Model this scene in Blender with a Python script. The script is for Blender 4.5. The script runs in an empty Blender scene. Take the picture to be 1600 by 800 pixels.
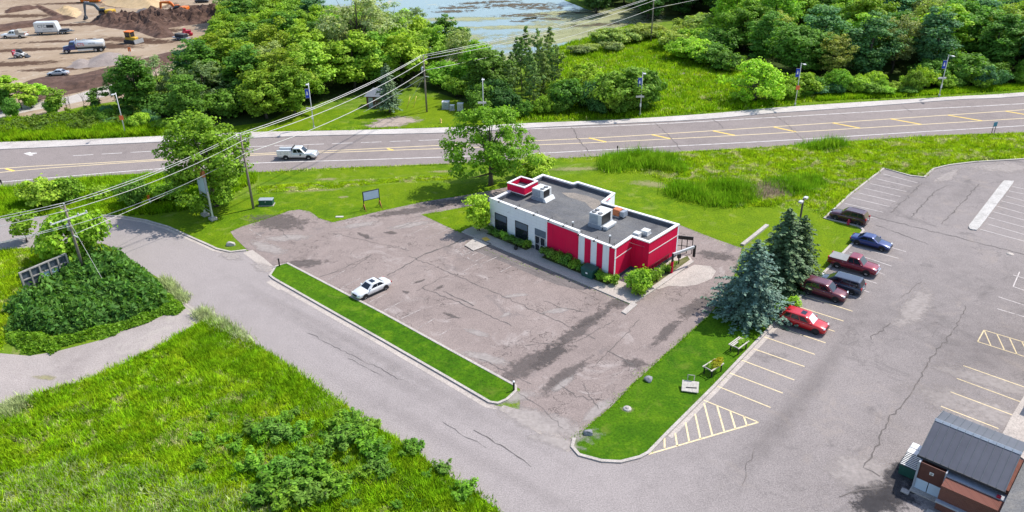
import bpy, bmesh, math, random
import numpy as np
from mathutils import Vector, Matrix
from mathutils.geometry import tessellate_polygon
R = math.radians
sc = bpy.context.scene
COL = sc.collection

# ------------------------------------------------------------------ camera, sky, sun, exposure
CF, CTH, CRO, CH = 1239.0, 0.47806, 0.0156, 46.3      # focal length in photo pixels, tilt, roll, height
cam = bpy.data.cameras.new('camera'); cam.sensor_width = 36.0; cam.lens = CF / 1600 * 36
cam.clip_start = 0.5; cam.clip_end = 3000
camo = bpy.data.objects.new('camera', cam); COL.objects.link(camo)
camo.matrix_world = Matrix.Translation((0, 0, CH)) @ Matrix.Rotation(math.pi / 2 - CTH, 4, 'X') @ Matrix.Rotation(-CRO, 4, 'Z')
sc.camera = camo
SUN_AZ, SUN_EL = 30.0, 53.0                            # direction the light comes from (from +X towards +Y)
w = bpy.data.worlds.new('World'); sc.world = w; w.use_nodes = True
nt = w.node_tree; nt.nodes.clear()
sky = nt.nodes.new('ShaderNodeTexSky'); sky.sky_type = 'NISHITA'; sky.sun_disc = False
sky.sun_elevation = R(SUN_EL); sky.sun_rotation = R(90 - SUN_AZ); sky.air_density = 1.0; sky.dust_density = 1.0
bg = nt.nodes.new('ShaderNodeBackground'); bg.inputs['Strength'].default_value = 0.15
wo = nt.nodes.new('ShaderNodeOutputWorld')
nt.links.new(sky.outputs[0], bg.inputs[0]); nt.links.new(bg.outputs[0], wo.inputs[0])
sl = bpy.data.lights.new('sun', 'SUN'); sl.energy = 3.7; sl.angle = R(0.53); sl.color = (1.0, 0.95, 0.88)
so = bpy.data.objects.new('sun', sl); COL.objects.link(so)
sd = Vector((math.cos(R(SUN_EL)) * math.cos(R(SUN_AZ)), math.cos(R(SUN_EL)) * math.sin(R(SUN_AZ)), math.sin(R(SUN_EL))))
so.rotation_euler = sd.to_track_quat('Z', 'Y').to_euler(); so.location = sd * 200
vs = sc.view_settings; vs.view_transform = 'Standard'; vs.look = 'None'; vs.gamma = 1.0; vs.use_curve_mapping = False
vs.exposure = 0.58
sc.cycles.max_bounces = 6; sc.cycles.diffuse_bounces = 3; sc.cycles.glossy_bounces = 3; sc.cycles.transmission_bounces = 4

# ------------------------------------------------------------------ helpers
def G(px, py, z=0.0):
    """point at height z that the photograph (1600 x 800) shows at px, py"""
    x, y = px - 800.0, py - 400.0
    c, s = math.cos(CRO), math.sin(CRO)
    x, y = c * x - s * y, s * x + c * y
    ct, st = math.cos(CTH), math.sin(CTH)
    d = (x, CF * ct - y * st, -CF * st - y * ct)
    t = (CH - z) / -d[2]
    return Vector((d[0] * t, d[1] * t, z))
def G2(p): v = G(*p); return (v.x, v.y)

def tag(o, label=None, cat=None, group=None, kind=None):
    if label: o['label'] = label
    if cat: o['category'] = cat
    if group: o['group'] = group
    if kind: o['kind'] = kind
    return o
def empty(name, loc, rz=0.0, label=None, cat=None, group=None):
    o = bpy.data.objects.new(name, None); COL.objects.link(o)
    o.location = loc; o.rotation_euler = (0, 0, rz); o.empty_display_size = 0.3
    return tag(o, label, cat, group)
def link(name, me, parent=None):
    o = bpy.data.objects.new(name, me); COL.objects.link(o)
    if parent: o.parent = parent
    return o
def copy_tree(src, parent=None):
    c = src.copy(); COL.objects.link(c)
    if parent: c.parent = parent
    for ch in list(src.children): copy_tree(ch, c)
    return c

class MB:
    """collects shapes into one mesh"""
    def __init__(s): s.v = []; s.f = []; s.m = []; s.sm = []
    def add(s, vs, fs, mi=0, smooth=False):
        b = len(s.v); s.v += [tuple(v) for v in vs]
        for f in fs: s.f.append([b + i for i in f]); s.m.append(mi); s.sm.append(smooth)
    def box(s, x0, x1, y0, y1, z0, z1, mi=0, rz=0.0, c=None, bev=0.0):
        if c is None: c = (0, 0)
        ca, sa = math.cos(rz), math.sin(rz)
        def T(x, y, z): return (c[0] + ca * x - sa * y, c[1] + sa * x + ca * y, z)
        if bev <= 0:
            vs = [T(x, y, z) for z in (z0, z1) for (x, y) in ((x0, y0), (x1, y0), (x1, y1), (x0, y1))]
            s.add(vs, [(3, 2, 1, 0), (4, 5, 6, 7), (0, 1, 5, 4), (1, 2, 6, 5), (2, 3, 7, 6), (3, 0, 4, 7)], mi)
        else:
            b = bev; rings = []
            for z, k in ((z0, b), (z0 + b, 0), (z1 - b, 0), (z1, b)):
                xa, xb, ya, yb = x0 + k, x1 - k, y0 + k, y1 - k
                rings.append([T(x, y, z) for x, y in ((xa + b, ya), (xb - b, ya), (xb, ya + b), (xb, yb - b), (xb - b, yb), (xa + b, yb), (xa, yb - b), (xa, ya + b))])
            s.loft(rings, mi)
    def loft(s, rings, mi=0, smooth=False, cap=True, closed=True):
        n = len(rings[0]); vs = [v for r in rings for v in r]; fs = []
        for i in range(len(rings) - 1):
            for j in range(n if closed else n - 1):
                k = (j + 1) % n
                fs.append((i * n + j, i * n + k, (i + 1) * n + k, (i + 1) * n + j))
        if cap:
            fs.append(tuple(range(n - 1, -1, -1))); fs.append(tuple((len(rings) - 1) * n + j for j in range(n)))
        s.add(vs, fs, mi, smooth)
    def prism(s, pts, z0, z1, mi=0):
        n = len(pts)
        vs = [(p[0], p[1], z0) for p in pts] + [(p[0], p[1], z1) for p in pts]
        fs = [(i, (i + 1) % n, n + (i + 1) % n, n + i) for i in range(n)]
        for t in tessellate_polygon([[Vector((p[0], p[1], 0)) for p in pts]]):
            fs.append((n + t[0], n + t[1], n + t[2])); fs.append((t[2], t[1], t[0]))
        s.add(vs, fs, mi)
    def sheet(s, pts, z, mi=0):
        vs = [(p[0], p[1], z) for p in pts]
        fs = []
        for t in tessellate_polygon([[Vector((p[0], p[1], 0)) for p in pts]]):
            a, b, c = (Vector(vs[i]) for i in t)
            fs.append(tuple(t) if (b - a).cross(c - a).z > 0 else tuple(reversed(t)))
        s.add(vs, fs, mi)
    def quad(s, a, b, c, d, mi=0): s.add([a, b, c, d], [(0, 1, 2, 3)], mi)
    def tube(s, pts, r, n=6, mi=0, smooth=True, cap=True):
        pts = [Vector(p) for p in pts]; rs = r if isinstance(r, (list, tuple)) else [r] * len(pts)
        rings = []; up = Vector((0, 0, 1))
        for i, p in enumerate(pts):
            d = (pts[min(i + 1, len(pts) - 1)] - pts[max(i - 1, 0)]).normalized()
            a = d.cross(up)
            if a.length < 1e-3: a = d.cross(Vector((1, 0, 0)))
            a.normalize(); b = a.cross(d)
            rings.append([p + (a * math.cos(2 * math.pi * k / n) + b * math.sin(2 * math.pi * k / n)) * rs[i] for k in range(n)])
        s.loft(rings, mi, smooth, cap)
    def cyl(s, c, r, z0, z1, n=16, mi=0, smooth=False): s.tube([(c[0], c[1], z0), (c[0], c[1], z1)], r, n, mi, smooth)
    def ribbon(s, pts, wd, z, mi=0):
        """flat strip of width wd along a ground path"""
        P = [Vector((p[0], p[1])) for p in pts]; L = []; Rr = []
        for i, p in enumerate(P):
            d = (P[min(i + 1, len(P) - 1)] - P[max(i - 1, 0)]).normalized(); n = Vector((-d.y, d.x))
            ww = wd[i] if isinstance(wd, (list, tuple)) else wd
            L.append(p + n * ww / 2); Rr.append(p - n * ww / 2)
        for i in range(len(P) - 1):
            s.quad((Rr[i].x, Rr[i].y, z), (Rr[i + 1].x, Rr[i + 1].y, z), (L[i + 1].x, L[i + 1].y, z), (L[i].x, L[i].y, z), mi)
    def kerb(s, pts, wd, z0, z1, mi=0, closed=False):
        P = [Vector((p[0], p[1])) for p in pts]
        if closed: P = P + [P[0]]
        rings = []; N = len(P)
        for i, p in enumerate(P):
            if closed: a, b = P[(i - 1) % (N - 1)], P[(i + 1) % (N - 1)]
            else: a, b = P[max(i - 1, 0)], P[min(i + 1, N - 1)]
            d = (b - a).normalized(); n = Vector((-d.y, d.x)); l = p + n * wd / 2; r = p - n * wd / 2
            rings.append([(r.x, r.y, z0), (r.x, r.y, z1), (l.x, l.y, z1), (l.x, l.y, z0)])
        s.loft(rings, mi, cap=not closed)
    def build(s, name, mats, parent=None, kind=None):
        me = bpy.data.meshes.new(name); me.from_pydata(s.v, [], s.f)
        for m in (mats if isinstance(mats, (list, tuple)) else [mats]): me.materials.append(m)
        me.polygons.foreach_set('material_index', s.m); me.polygons.foreach_set('use_smooth', s.sm)
        me.update()
        bm = bmesh.new(); bm.from_mesh(me); bmesh.ops.recalc_face_normals(bm, faces=bm.faces) if kind != 'sheet' else None
        bm.to_mesh(me); bm.free()
        return link(name, me, parent)
def sheet(name, pts, z, mat):
    m = MB(); m.sheet(pts, z); o = m.build(name, mat, kind='sheet'); o['kind'] = 'structure'; return o
def smooth_path(pts, k=6):
    """Catmull-Rom through pts"""
    P = [Vector(p[:2]) for p in pts]; out = []
    for i in range(len(P) - 1):
        a, b, c, d = P[max(i - 1, 0)], P[i], P[i + 1], P[min(i + 2, len(P) - 1)]
        for j in range(k):
            t = j / k
            out.append(0.5 * ((2 * b) + (c - a) * t + (2 * a - 5 * b + 4 * c - d) * t * t + (3 * b - a - 3 * c + d) * t ** 3))
    out.append(P[-1]); return [(p.x, p.y) for p in out]
def inside(pts, X, Y):
    X = np.asarray(X); Y = np.asarray(Y); r = np.zeros(X.shape, bool); n = len(pts)
    for i in range(n):
        x0, y0 = pts[i][:2]; x1, y1 = pts[(i + 1) % n][:2]
        if y0 == y1: continue
        c = ((y0 > Y) != (y1 > Y)) & (X < (x1 - x0) * (Y - y0) / (y1 - y0) + x0)
        r ^= c
    return r
def scatter(poly, spacing, rng, tries=20000):
    P = np.array(poly); lo = P.min(0); hi = P.max(0); out = []; cell = {}
    for _ in range(tries):
        x = rng.uniform(lo[0], hi[0]); y = rng.uniform(lo[1], hi[1])
        if not inside(poly, [x], [y])[0]: continue
        k = (int(x // spacing), int(y // spacing)); ok = True
        for i in (-1, 0, 1):
            for j in (-1, 0, 1):
                for q in cell.get((k[0] + i, k[1] + j), ()):
                    if (q[0] - x) ** 2 + (q[1] - y) ** 2 < spacing ** 2: ok = False
        if ok: cell.setdefault(k, []).append((x, y)); out.append((x, y))
    return out

# ------------------------------------------------------------------ materials
class NT:
    def __init__(s, name):
        s.mat = bpy.data.materials.new(name); s.mat.use_nodes = True; s.t = s.mat.node_tree; s.t.nodes.clear()
        s.out = s.t.nodes.new('ShaderNodeOutputMaterial')
    def n(s, typ, **kw):
        x = s.t.nodes.new(typ)
        for k, v in kw.items():
            if k.startswith('i_'):
                key = k[2:]; key = int(key) if key.isdigit() else key
                if hasattr(v, 'links') or isinstance(v, bpy.types.NodeSocket): s.t.links.new(v, x.inputs[key])
                else: x.inputs[key].default_value = v
            else: setattr(x, k, v)
        return x
    def l(s, a, b): s.t.links.new(a, b)
    def coord(s): return s.n('ShaderNodeTexCoord').outputs['Object']
    def noise(s, vec, scale, detail=4, rough=.55, dist=0.0):
        x = s.n('ShaderNodeTexNoise'); s.l(vec, x.inputs['Vector']); x.inputs['Scale'].default_value = scale
        x.inputs['Detail'].default_value = detail; x.inputs['Roughness'].default_value = rough; x.inputs['Distortion'].default_value = dist
        return x.outputs['Fac']
    def ramp(s, fac, stops):
        x = s.n('ShaderNodeValToRGB'); s.l(fac, x.inputs[0]); e = x.color_ramp.elements
        while len(e) > 1: e.remove(e[-1])
        e[0].position = stops[0][0]; c = stops[0][1]; e[0].color = (*c, 1) if not isinstance(c, float) else (c, c, c, 1)
        for p, c in stops[1:]:
            k = e.new(p); k.color = (*c, 1) if not isinstance(c, float) else (c, c, c, 1)
        return x.outputs[0]
    def mix(s, fac, a, b, mode='MIX'):
        x = s.n('ShaderNodeMix', data_type='RGBA', blend_type=mode)
        for sock, v in ((x.inputs[0], fac), (x.inputs[6], a), (x.inputs[7], b)):
            if isinstance(v, bpy.types.NodeSocket): s.l(v, sock)
            elif isinstance(v, (int, float)): sock.default_value = v
            else: sock.default_value = (*v, 1)
        return x.outputs[2]
    def math(s, op, a, b=0.0):
        x = s.n('ShaderNodeMath', operation=op)
        for i, v in enumerate((a, b)):
            if isinstance(v, bpy.types.NodeSocket): s.l(v, x.inputs[i])
            else: x.inputs[i].default_value = v
        return x.outputs[0]
    def pbr(s, col, rough=.8, metal=0.0, bump=None, bstr=.3, bdist=.05, spec=.3):
        p = s.n('ShaderNodeBsdfPrincipled')
        if isinstance(col, bpy.types.NodeSocket): s.l(col, p.inputs['Base Color'])
        else: p.inputs['Base Color'].default_value = (*col, 1)
        if isinstance(rough, bpy.types.NodeSocket): s.l(rough, p.inputs['Roughness'])
        else: p.inputs['Roughness'].default_value = rough
        p.inputs['Metallic'].default_value = metal; p.inputs['Specular IOR Level'].default_value = spec
        if bump is not None:
            b = s.n('ShaderNodeBump'); b.inputs['Strength'].default_value = bstr; b.inputs['Distance'].default_value = bdist
            s.l(bump, b.inputs['Height']); s.l(b.outputs[0], p.inputs['Normal'])
        s.l(p.outputs[0], s.out.inputs[0]); s.p = p
        return s.mat
_mc = {}
def paint(name, col, rough=.5, metal=0.0, var=.12, scale=3.0, spec=.4, coat=0.0):
    """plain coloured material with a little mottling and dirt"""
    if name in _mc: return _mc[name]
    t = NT(name); f = t.noise(t.coord(), scale, 5, .6)
    c = t.ramp(f, [(.3, tuple(x * (1 - var) for x in col)), (.7, tuple(min(1, x * (1 + var)) for x in col))])
    m = t.pbr(c, rough, metal, spec=spec)
    if coat: t.p.inputs['Coat Weight'].default_value = coat; t.p.inputs['Coat Roughness'].default_value = .08
    _mc[name] = m; return m
def carpaint(name, col): return paint(name, col, .32, .25, .04, 2.0, .5, .8)

def m_asphalt(name, a, b, c, blotch=.06, crack=0.0, crack_scale=.16, light=None, lightamt=.6, dark=None, blend=None):
    t = NT(name); v = t.coord()
    big = t.noise(v, blotch, 6, .6, .6); mid = t.noise(v, .55, 6, .65); fine = t.noise(v, 9.0, 4, .7)
    col = t.ramp(big, [(.3, a), (.52, b), (.72, c)])
    col = t.mix(t.ramp(mid, [(.35, 0.0), (.65, .55)]), col, tuple(x * 1.22 for x in b))
    col = t.mix(.8, col, t.ramp(fine, [(.3, .5), (.5, 1.0), (.7, 1.5)]), 'MULTIPLY')
    col = t.mix(t.math('MULTIPLY', t.ramp(t.noise(v, 1.7, 8, .75, 1.5), [(.56, 0.0), (.64, 1.0)]), .22), col, tuple(min(1, x * 1.5) for x in c))
    if light:
        ln = t.noise(v, .22, 9, .72, 1.2)
        col = t.mix(t.math('MULTIPLY', t.ramp(ln, [(.55, 0.0), (.66, 1.0)]), lightamt), col, light)
    if dark:
        dn = t.noise(t.n('ShaderNodeMapping', i_Vector=v, i_Location=(31., 7., 0.)).outputs[0], .13, 8, .7, .8)
        col = t.mix(t.ramp(dn, [(.58, 0.0), (.68, .8)]), col, dark)
    if crack:
        wv = t.n('ShaderNodeMix', data_type='VECTOR'); nz = t.n('ShaderNodeTexNoise'); t.l(v, nz.inputs['Vector']); nz.inputs['Scale'].default_value = .5; nz.inputs['Detail'].default_value = 5
        wv.inputs[0].default_value = .25; t.l(v, wv.inputs[4])
        sc_ = t.n('ShaderNodeVectorMath', operation='SCALE'); t.l(nz.outputs['Color'], sc_.inputs[0]); sc_.inputs['Scale'].default_value = 14.0
        ad = t.n('ShaderNodeVectorMath', operation='ADD'); t.l(v, ad.inputs[0]); t.l(sc_.outputs[0], ad.inputs[1])
        vo = t.n('ShaderNodeTexVoronoi', feature='DISTANCE_TO_EDGE'); t.l(ad.outputs[0], vo.inputs['Vector']); vo.inputs['Scale'].default_value = crack_scale
        k = t.ramp(vo.outputs['Distance'], [(.004, 1.0), (.012, 0.0)])
        gate = t.ramp(t.noise(v, .11, 3), [(.42, 0.0), (.55, 1.0)])
        col = t.mix(t.math('MULTIPLY', t.math('MULTIPLY', k, gate), crack), col, tuple(x * .35 for x in a))
    if blend:
        sx = t.n('ShaderNodeSeparateXYZ'); t.l(v, sx.inputs[0])
        base = t.ramp(t.noise(v, .04, 6, .6, .6), [(.3, blend[0]), (.52, blend[1]), (.72, blend[2])])
        base = t.mix(t.ramp(mid, [(.35, 0.0), (.65, .55)]), base, tuple(x * 1.15 for x in blend[1]))
        base = t.mix(.7, base, t.ramp(fine, [(.3, .5), (.5, 1.0), (.7, 1.5)]), 'MULTIPLY')
        k = t.ramp(t.math('ADD', t.math('MULTIPLY', sx.outputs[0], .03), t.math('MULTIPLY', big, .6)), [(.55, 0.0), (1.0, 1.0)])
        col = t.mix(k, base, col)
    return t.pbr(col, .92, 0, fine, .25, .02, spec=.2)

def m_grass(name, cols, scale=.25, straw=None, strawamt=.6, bump=.5):
    t = NT(name); v = t.coord()
    f = t.noise(v, scale, 8, .68, .5); g = t.noise(v, 4.5, 4, .7); h = t.noise(v, .045, 4, .5)
    c = t.ramp(f, [(.28, cols[0]), (.5, cols[1]), (.72, cols[2])])
    c = t.mix(t.ramp(h, [(.4, 0.0), (.62, .6)]), c, cols[3])
    c = t.mix(.75, c, t.ramp(g, [(.28, .35), (.5, .95), (.75, 1.5)]), 'MULTIPLY')
    if straw:
        s_ = t.noise(t.n('ShaderNodeMapping', i_Vector=v, i_Location=(50., 20., 0.)).outputs[0], .35, 9, .7, 1.0)
        c = t.mix(t.math('MULTIPLY', t.ramp(s_, [(.56, 0.0), (.68, 1.0)]), strawamt), c, straw)
    return t.pbr(c, .95, 0, g, bump, .15, spec=.1)

def m_leaf(name, var=.38, trans=.36, rough=.62, glint=.15):
    """leaf colour = the thing's own colour, varied from leaf to leaf and from clump to clump"""
    t = NT(name); oi = t.n('ShaderNodeObjectInfo'); ge = t.n('ShaderNodeNewGeometry')
    r = ge.outputs['Random Per Island']
    val = t.ramp(r, [(0.0, 1 - var), (.55, 1.0), (1.0, 1 + var * 1.2)])
    c = t.mix(1.0, oi.outputs['Color'], val, 'MULTIPLY')
    nz = t.noise(t.coord(), .35, 3)
    c = t.mix(t.ramp(nz, [(.4, 0.0), (.62, .55)]), c, t.mix(1.0, c, (1.28, 1.16, .8), 'MULTIPLY'))
    p = t.n('ShaderNodeBsdfPrincipled'); t.l(c, p.inputs['Base Color']); p.inputs['Roughness'].default_value = rough; p.inputs['Specular IOR Level'].default_value = glint
    tr = t.n('ShaderNodeBsdfTranslucent'); t.l(t.mix(1.0, c, (1.25, 1.3, .55), 'MULTIPLY'), tr.inputs['Color'])
    ms = t.n('ShaderNodeMixShader'); ms.inputs[0].default_value = trans; t.l(p.outputs[0], ms.inputs[1]); t.l(tr.outputs[0], ms.inputs[2])
    t.l(ms.outputs[0], t.out.inputs[0]); return t.mat
def m_blade(name, a, b, c, straw, strawlo=.58, strawhi=.7, scale=.3, trans=.42):
    t = NT(name); v = t.coord(); f = t.noise(v, scale, 7, .65, .4)
    col = t.ramp(f, [(.3, a), (.5, b), (.7, c)])
    s_ = t.noise(t.n('ShaderNodeMapping', i_Vector=v, i_Location=(50., 20., 0.)).outputs[0], .35, 9, .7, 1.0)
    col = t.mix(t.ramp(s_, [(strawlo, 0.0), (strawhi, .9)]), col, straw)
    r = t.n('ShaderNodeNewGeometry').outputs['Random Per Island']
    col = t.mix(1.0, col, t.ramp(r, [(0.0, .62), (.6, 1.0), (1.0, 1.45)]), 'MULTIPLY')
    col = t.mix(1.0, col, t.ramp(t.noise(v, 1.1, 5, .7), [(.3, .6), (.5, 1.0), (.7, 1.55)]), 'MULTIPLY')
    gm = t.n('ShaderNodeNewGeometry'); nm = t.n('ShaderNodeVectorMath', operation='MULTIPLY_ADD'); t.l(gm.outputs['Normal'], nm.inputs[0]); nm.inputs[1].default_value = (.45, .45, .45); nm.inputs[2].default_value = (0, 0, 1)
    no = t.n('ShaderNodeVectorMath', operation='NORMALIZE'); t.l(nm.outputs[0], no.inputs[0])
    d = t.n('ShaderNodeBsdfDiffuse'); t.l(col, d.inputs[0]); t.l(no.outputs[0], d.inputs['Normal']); tr = t.n('ShaderNodeBsdfTranslucent'); t.l(col, tr.inputs[0])
    ms = t.n('ShaderNodeMixShader'); ms.inputs[0].default_value = trans; t.l(d.outputs[0], ms.inputs[1]); t.l(tr.outputs[0], ms.inputs[2])
    t.l(ms.outputs[0], t.out.inputs[0]); return t.mat

M = {}
M['lot'] = m_asphalt('old_lot_asphalt', (.19, .152, .138), (.238, .192, .174), (.285, .232, .21), .06, .9, .12, (.42, .37, .345), .5, (.15, .13, .125))
RC = ((.245, .217, .208), (.285, .252, .241), (.315, .278, .266))
M['road'] = m_asphalt('road_asphalt', *RC, .04, .0)
M['highway'] = m_asphalt('highway_asphalt', (.195, .166, .156), (.227, .194, .182), (.255, .218, .204), .05, .0)
M['newlot'] = m_asphalt('new_lot_asphalt', (.178, .157, .15), (.225, .198, .188), (.262, .231, .22), .05, .25, .05, (.34, .285, .24), .3, (.135, .12, .115), blend=RC)
M['gravelroad'] = m_asphalt('gravel_drive', (.25, .215, .20), (.31, .27, .25), (.36, .31, .285), .12, .0, light=(.45, .41, .35), lightamt=.5)
M['concrete'] = m_asphalt('pale_concrete', (.33, .295, .265), (.40, .36, .325), (.46, .42, .385), .6)
M['walk'] = m_asphalt('walkway_concrete', (.37, .335, .315), (.46, .425, .40), (.53, .495, .47), .12, dark=(.27, .24, .225))
M['apron'] = m_asphalt('old_concrete', (.33, .29, .26), (.40, .35, .31), (.45, .40, .35), .3)
M['patch'] = m_asphalt('patched_asphalt', (.10, .092, .09), (.125, .112, .11), (.155, .14, .135), .3)
M['crack'] = paint('crack_tar', (.115, .10, .092), .9)
M['lightwear'] = paint('worn_aggregate', (.40, .36, .33), .95, var=.25, scale=1.5)
def m_worn(name, col, wear=.6, edge=.08):
    t = NT(name); v = t.coord(); a = t.ramp(t.noise(v, 1.1, 9, .75), [(wear - edge, 1.0), (wear + edge, .12)])
    d = t.n('ShaderNodeBsdfDiffuse'); t.l(t.ramp(t.noise(v, 5, 3), [(.3, tuple(x * .8 for x in col)), (.7, tuple(min(1, x * 1.1) for x in col))]), d.inputs[0]); tr = t.n('ShaderNodeBsdfTransparent'); ms = t.n('ShaderNodeMixShader')
    t.l(a, ms.inputs[0]); t.l(tr.outputs[0], ms.inputs[1]); t.l(d.outputs[0], ms.inputs[2]); t.l(ms.outputs[0], t.out.inputs[0]); return t.mat
M['white_line'] = m_worn('white_road_paint', (.70, .67, .64), .60); M['yellow_line'] = paint('yellow_road_paint', (.78, .56, .16), .7, var=.18, scale=1.5)
M['yellow_worn'] = m_worn('yellow_hatch_paint', (.78, .56, .16), .64); M['pale_yellow'] = m_worn('faded_yellow_paint', (.76, .62, .38), .66); M['faded_old'] = m_worn('nearly_gone_paint', (.46, .41, .385), .53, .1); M['faded'] = m_worn('worn_white_paint', (.60, .55, .52), .60)
M['meadow'] = m_grass('meadow_grass', [(.055, .115, .008), (.115, .20, .012), (.20, .28, .03), (.16, .24, .010)], .25, (.33, .28, .13), .5)
M['lawn_lush'] = m_grass('lush_lawn', [(.022, .085, .002), (.05, .135, .003), (.11, .21, .006), (.09, .185, .004)], .55, (.22, .25, .04), .3, .6)
M['lawn'] = m_grass('mown_lawn', [(.05, .12, .002), (.10, .19, .003), (.18, .255, .005), (.165, .235, .004)], .5, (.30, .30, .09), .35, .5)
M['dirt'] = m_asphalt('sandy_dirt', (.22, .155, .10), (.30, .225, .155), (.37, .295, .22), .07, light=(.44, .375, .30), lightamt=.7, dark=(.17, .115, .08))
M['soil'] = m_asphalt('dark_topsoil', (.05, .03, .022), (.095, .056, .042), (.17, .105, .08), .45, light=(.24, .16, .12), lightamt=.5, dark=(.035, .022, .018))
M['clay'] = m_asphalt('yellow_clay', (.36, .25, .13), (.45, .33, .19), (.52, .40, .25), .15)
# ------------------------------------------------------------------ ground, roads, lots
def PG(*pts): return [G2(p) for p in pts]
sheet('ground', [(-700, -60), (700, -60), (700, 900), (-700, 900)], 0.0, M['meadow'])

far_edge = PG((-400, 238), (0, 223), (130, 219), (260, 213), (400, 207), (520, 205), (700, 200), (820, 193.5), (960, 188), (1100, 179), (1200, 170), (1300, 163), (1400, 157), (1500, 151), (1600, 145), (1900, 120))
walk_edge = PG((-400, 250), (0, 234), (130, 228), (260, 222), (400, 216), (520, 212), (700, 208), (820, 201), (960, 194), (1100, 187), (1200, 178), (1300, 171), (1400, 163.5), (1500, 156), (1600, 151), (1900, 126))
near_edge = PG((-400, 327), (0, 294.5), (100, 279.5), (240, 270.5), (400, 269), (490, 264), (709, 255.5), (870, 247.5), (1022, 240), (1200, 229.5), (1440, 213), (1600, 207), (1900, 193))
far_edge, walk_edge, near_edge = (smooth_path(p, 4) for p in (far_edge, walk_edge, near_edge))
sheet('road', near_edge + walk_edge[::-1], .020, M['highway'])
m = MB(); rs = [[(a[0], a[1], z) for z in (0.0,)] for a in far_edge]
sw = MB()
N_ = len(far_edge)
for i in range(N_ - 1):
    a, b = far_edge[i], far_edge[i + 1]; c, d = walk_edge[i], walk_edge[i + 1]
    sw.quad((c[0], c[1], .13), (d[0], d[1], .13), (b[0], b[1], .13), (a[0], a[1], .13))
    sw.quad((c[0], c[1], 0), (d[0], d[1], 0), (d[0], d[1], .13), (c[0], c[1], .13))
    sw.quad((a[0], a[1], .13), (b[0], b[1], .13), (b[0], b[1], 0), (a[0], a[1], 0))
o = sw.build('pavement', M['walk'], kind='sheet'); o['kind'] = 'structure'

# side street and the big lot it runs into
up = PG((-250, 352), (0, 341), (70, 338), (140, 337), (192, 339.5), (228, 345.5), (264, 356), (300, 372.5), (324, 383), (339, 389.6), (360, 394), (387, 392), (425, 420), (421, 430), (500, 478), (600, 534), (700, 592), (775, 634), (812, 640), (893, 698), (905, 712), (940, 721), (970, 722.5), (1000, 715), (1020, 702))
lowe = PG((-250, 420), (0, 391), (60, 386), (120, 378), (163, 381), (192, 396), (216, 414.5), (252, 437), (290, 470), (332, 494), (400, 539), (456, 576), (511, 616), (553.6, 645.6), (592.6, 670), (641, 699), (680, 732), (739, 767.6), (781, 800), (900, 890))
sheet('side_street', up + PG((1100, 800), (1100, 900)) + lowe[::-1], .012, M['newlot'])
lotR = PG((1000, 715), (1040, 680), (1115, 605), (1215.6, 499.5), (1255.5, 458.7), (1291, 423), (1332, 381), (1348, 361), (1338, 353), (1288, 341.5), (1330, 303), (1381, 263.6), (1422, 275), (1446, 277), (1458, 264.5), (1482, 258.5), (1524, 253.4), (1600, 249), (1800, 240), (1900, 400), (1900, 900), (1040, 900), (1000, 800))
sheet('parking_lot', lotR, .016, M['newlot'])
sheet('driveway', PG((-60, 565), (0, 552), (45, 556), (85, 550), (155, 532), (175, 522), (235, 502), (262, 490), (290, 470), (310, 474), (332, 494), (320, 500), (290, 520), (250, 540), (200, 565), (150, 590), (75, 612), (30, 627), (0, 642), (-60, 668)), .008, M['gravelroad'])
# worn old lot with the lane behind the restaurant
lotL = PG((387, 391), (366, 371), (360, 362), (378, 354), (400, 347.5), (427, 338.6), (452, 329.5), (467.5, 327.5), (484, 330.5), (499, 341), (520, 347.5), (535, 344), (598, 329), (661, 315.5), (724, 305.6), (760, 299), (800, 291)) + \
    [tuple(G(850, 268, 4.5).xy), tuple(G(985, 296, 4.5).xy)] + PG((1063, 352), (1119, 374), (1160, 388), (1150, 425), (1128, 466), (1107, 494), (1050, 545), (1000, 590), (950, 640), (897, 685), (893, 699), (812, 642), (812.5, 608), (700, 545), (600, 490), (448.8, 412), (425, 421))
sheet('parking_lot_old', lotL, .020, M['lot'])
sheet('lawn_wedge', PG((659.5, 335.6), (690, 330.5), (730, 323), (790, 309), (800, 330), (770, 345), (745, 366), (720, 364)), .028, M['lawn'])
# mown lawns
sheet('lawn', PG((170, 342), (228, 346.5), (264, 357), (300, 373.5), (324, 384), (345, 391), (366, 371), (360, 362), (378, 354), (400, 347.5), (427, 338.6), (467.5, 327.5), (499, 341), (520, 347.5), (598, 329), (661, 315.5), (724, 305.6), (800, 291)) +
      [tuple(G(850, 268, 4.5).xy), tuple(G(985, 296, 4.5).xy)] + PG((1063, 352), (1119, 374), (1160, 388), (1199, 352), (1200, 352), (1150, 425), (1107, 494), (1050, 545), (950, 640), (897, 686), (905, 711), (940, 720.5), (970, 722), (1000, 714), (1040, 680), (1115, 605), (1215, 499), (1291, 423), (1332, 381), (1347, 361), (1288, 342), (1256, 318), (1200, 322), (1140, 322), (1105, 318), (1075, 308), (1050, 295), (1040, 285), (1010, 267), (980, 267), (940, 266), (880, 274), (800, 283), (720, 287), (640, 285), (560, 293), (480, 301), (405, 303), (350, 318), (290, 330), (230, 338)), .004, M['lawn'])
sheet('lawn_strip', PG((560, 262.5), (709, 257), (870, 249), (960, 244.5), (940, 252), (870, 258), (709, 270), (560, 280), (440, 285), (405, 284), (405, 270)), .004, M['lawn'])
sheet('lawn_park', PG((345, 207), (520, 204), (700, 198.5), (770, 195), (745, 180), (722, 162), (690, 152), (640, 152), (585, 172), (500, 170), (420, 178), (370, 188)), .004, M['lawn'])
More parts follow.
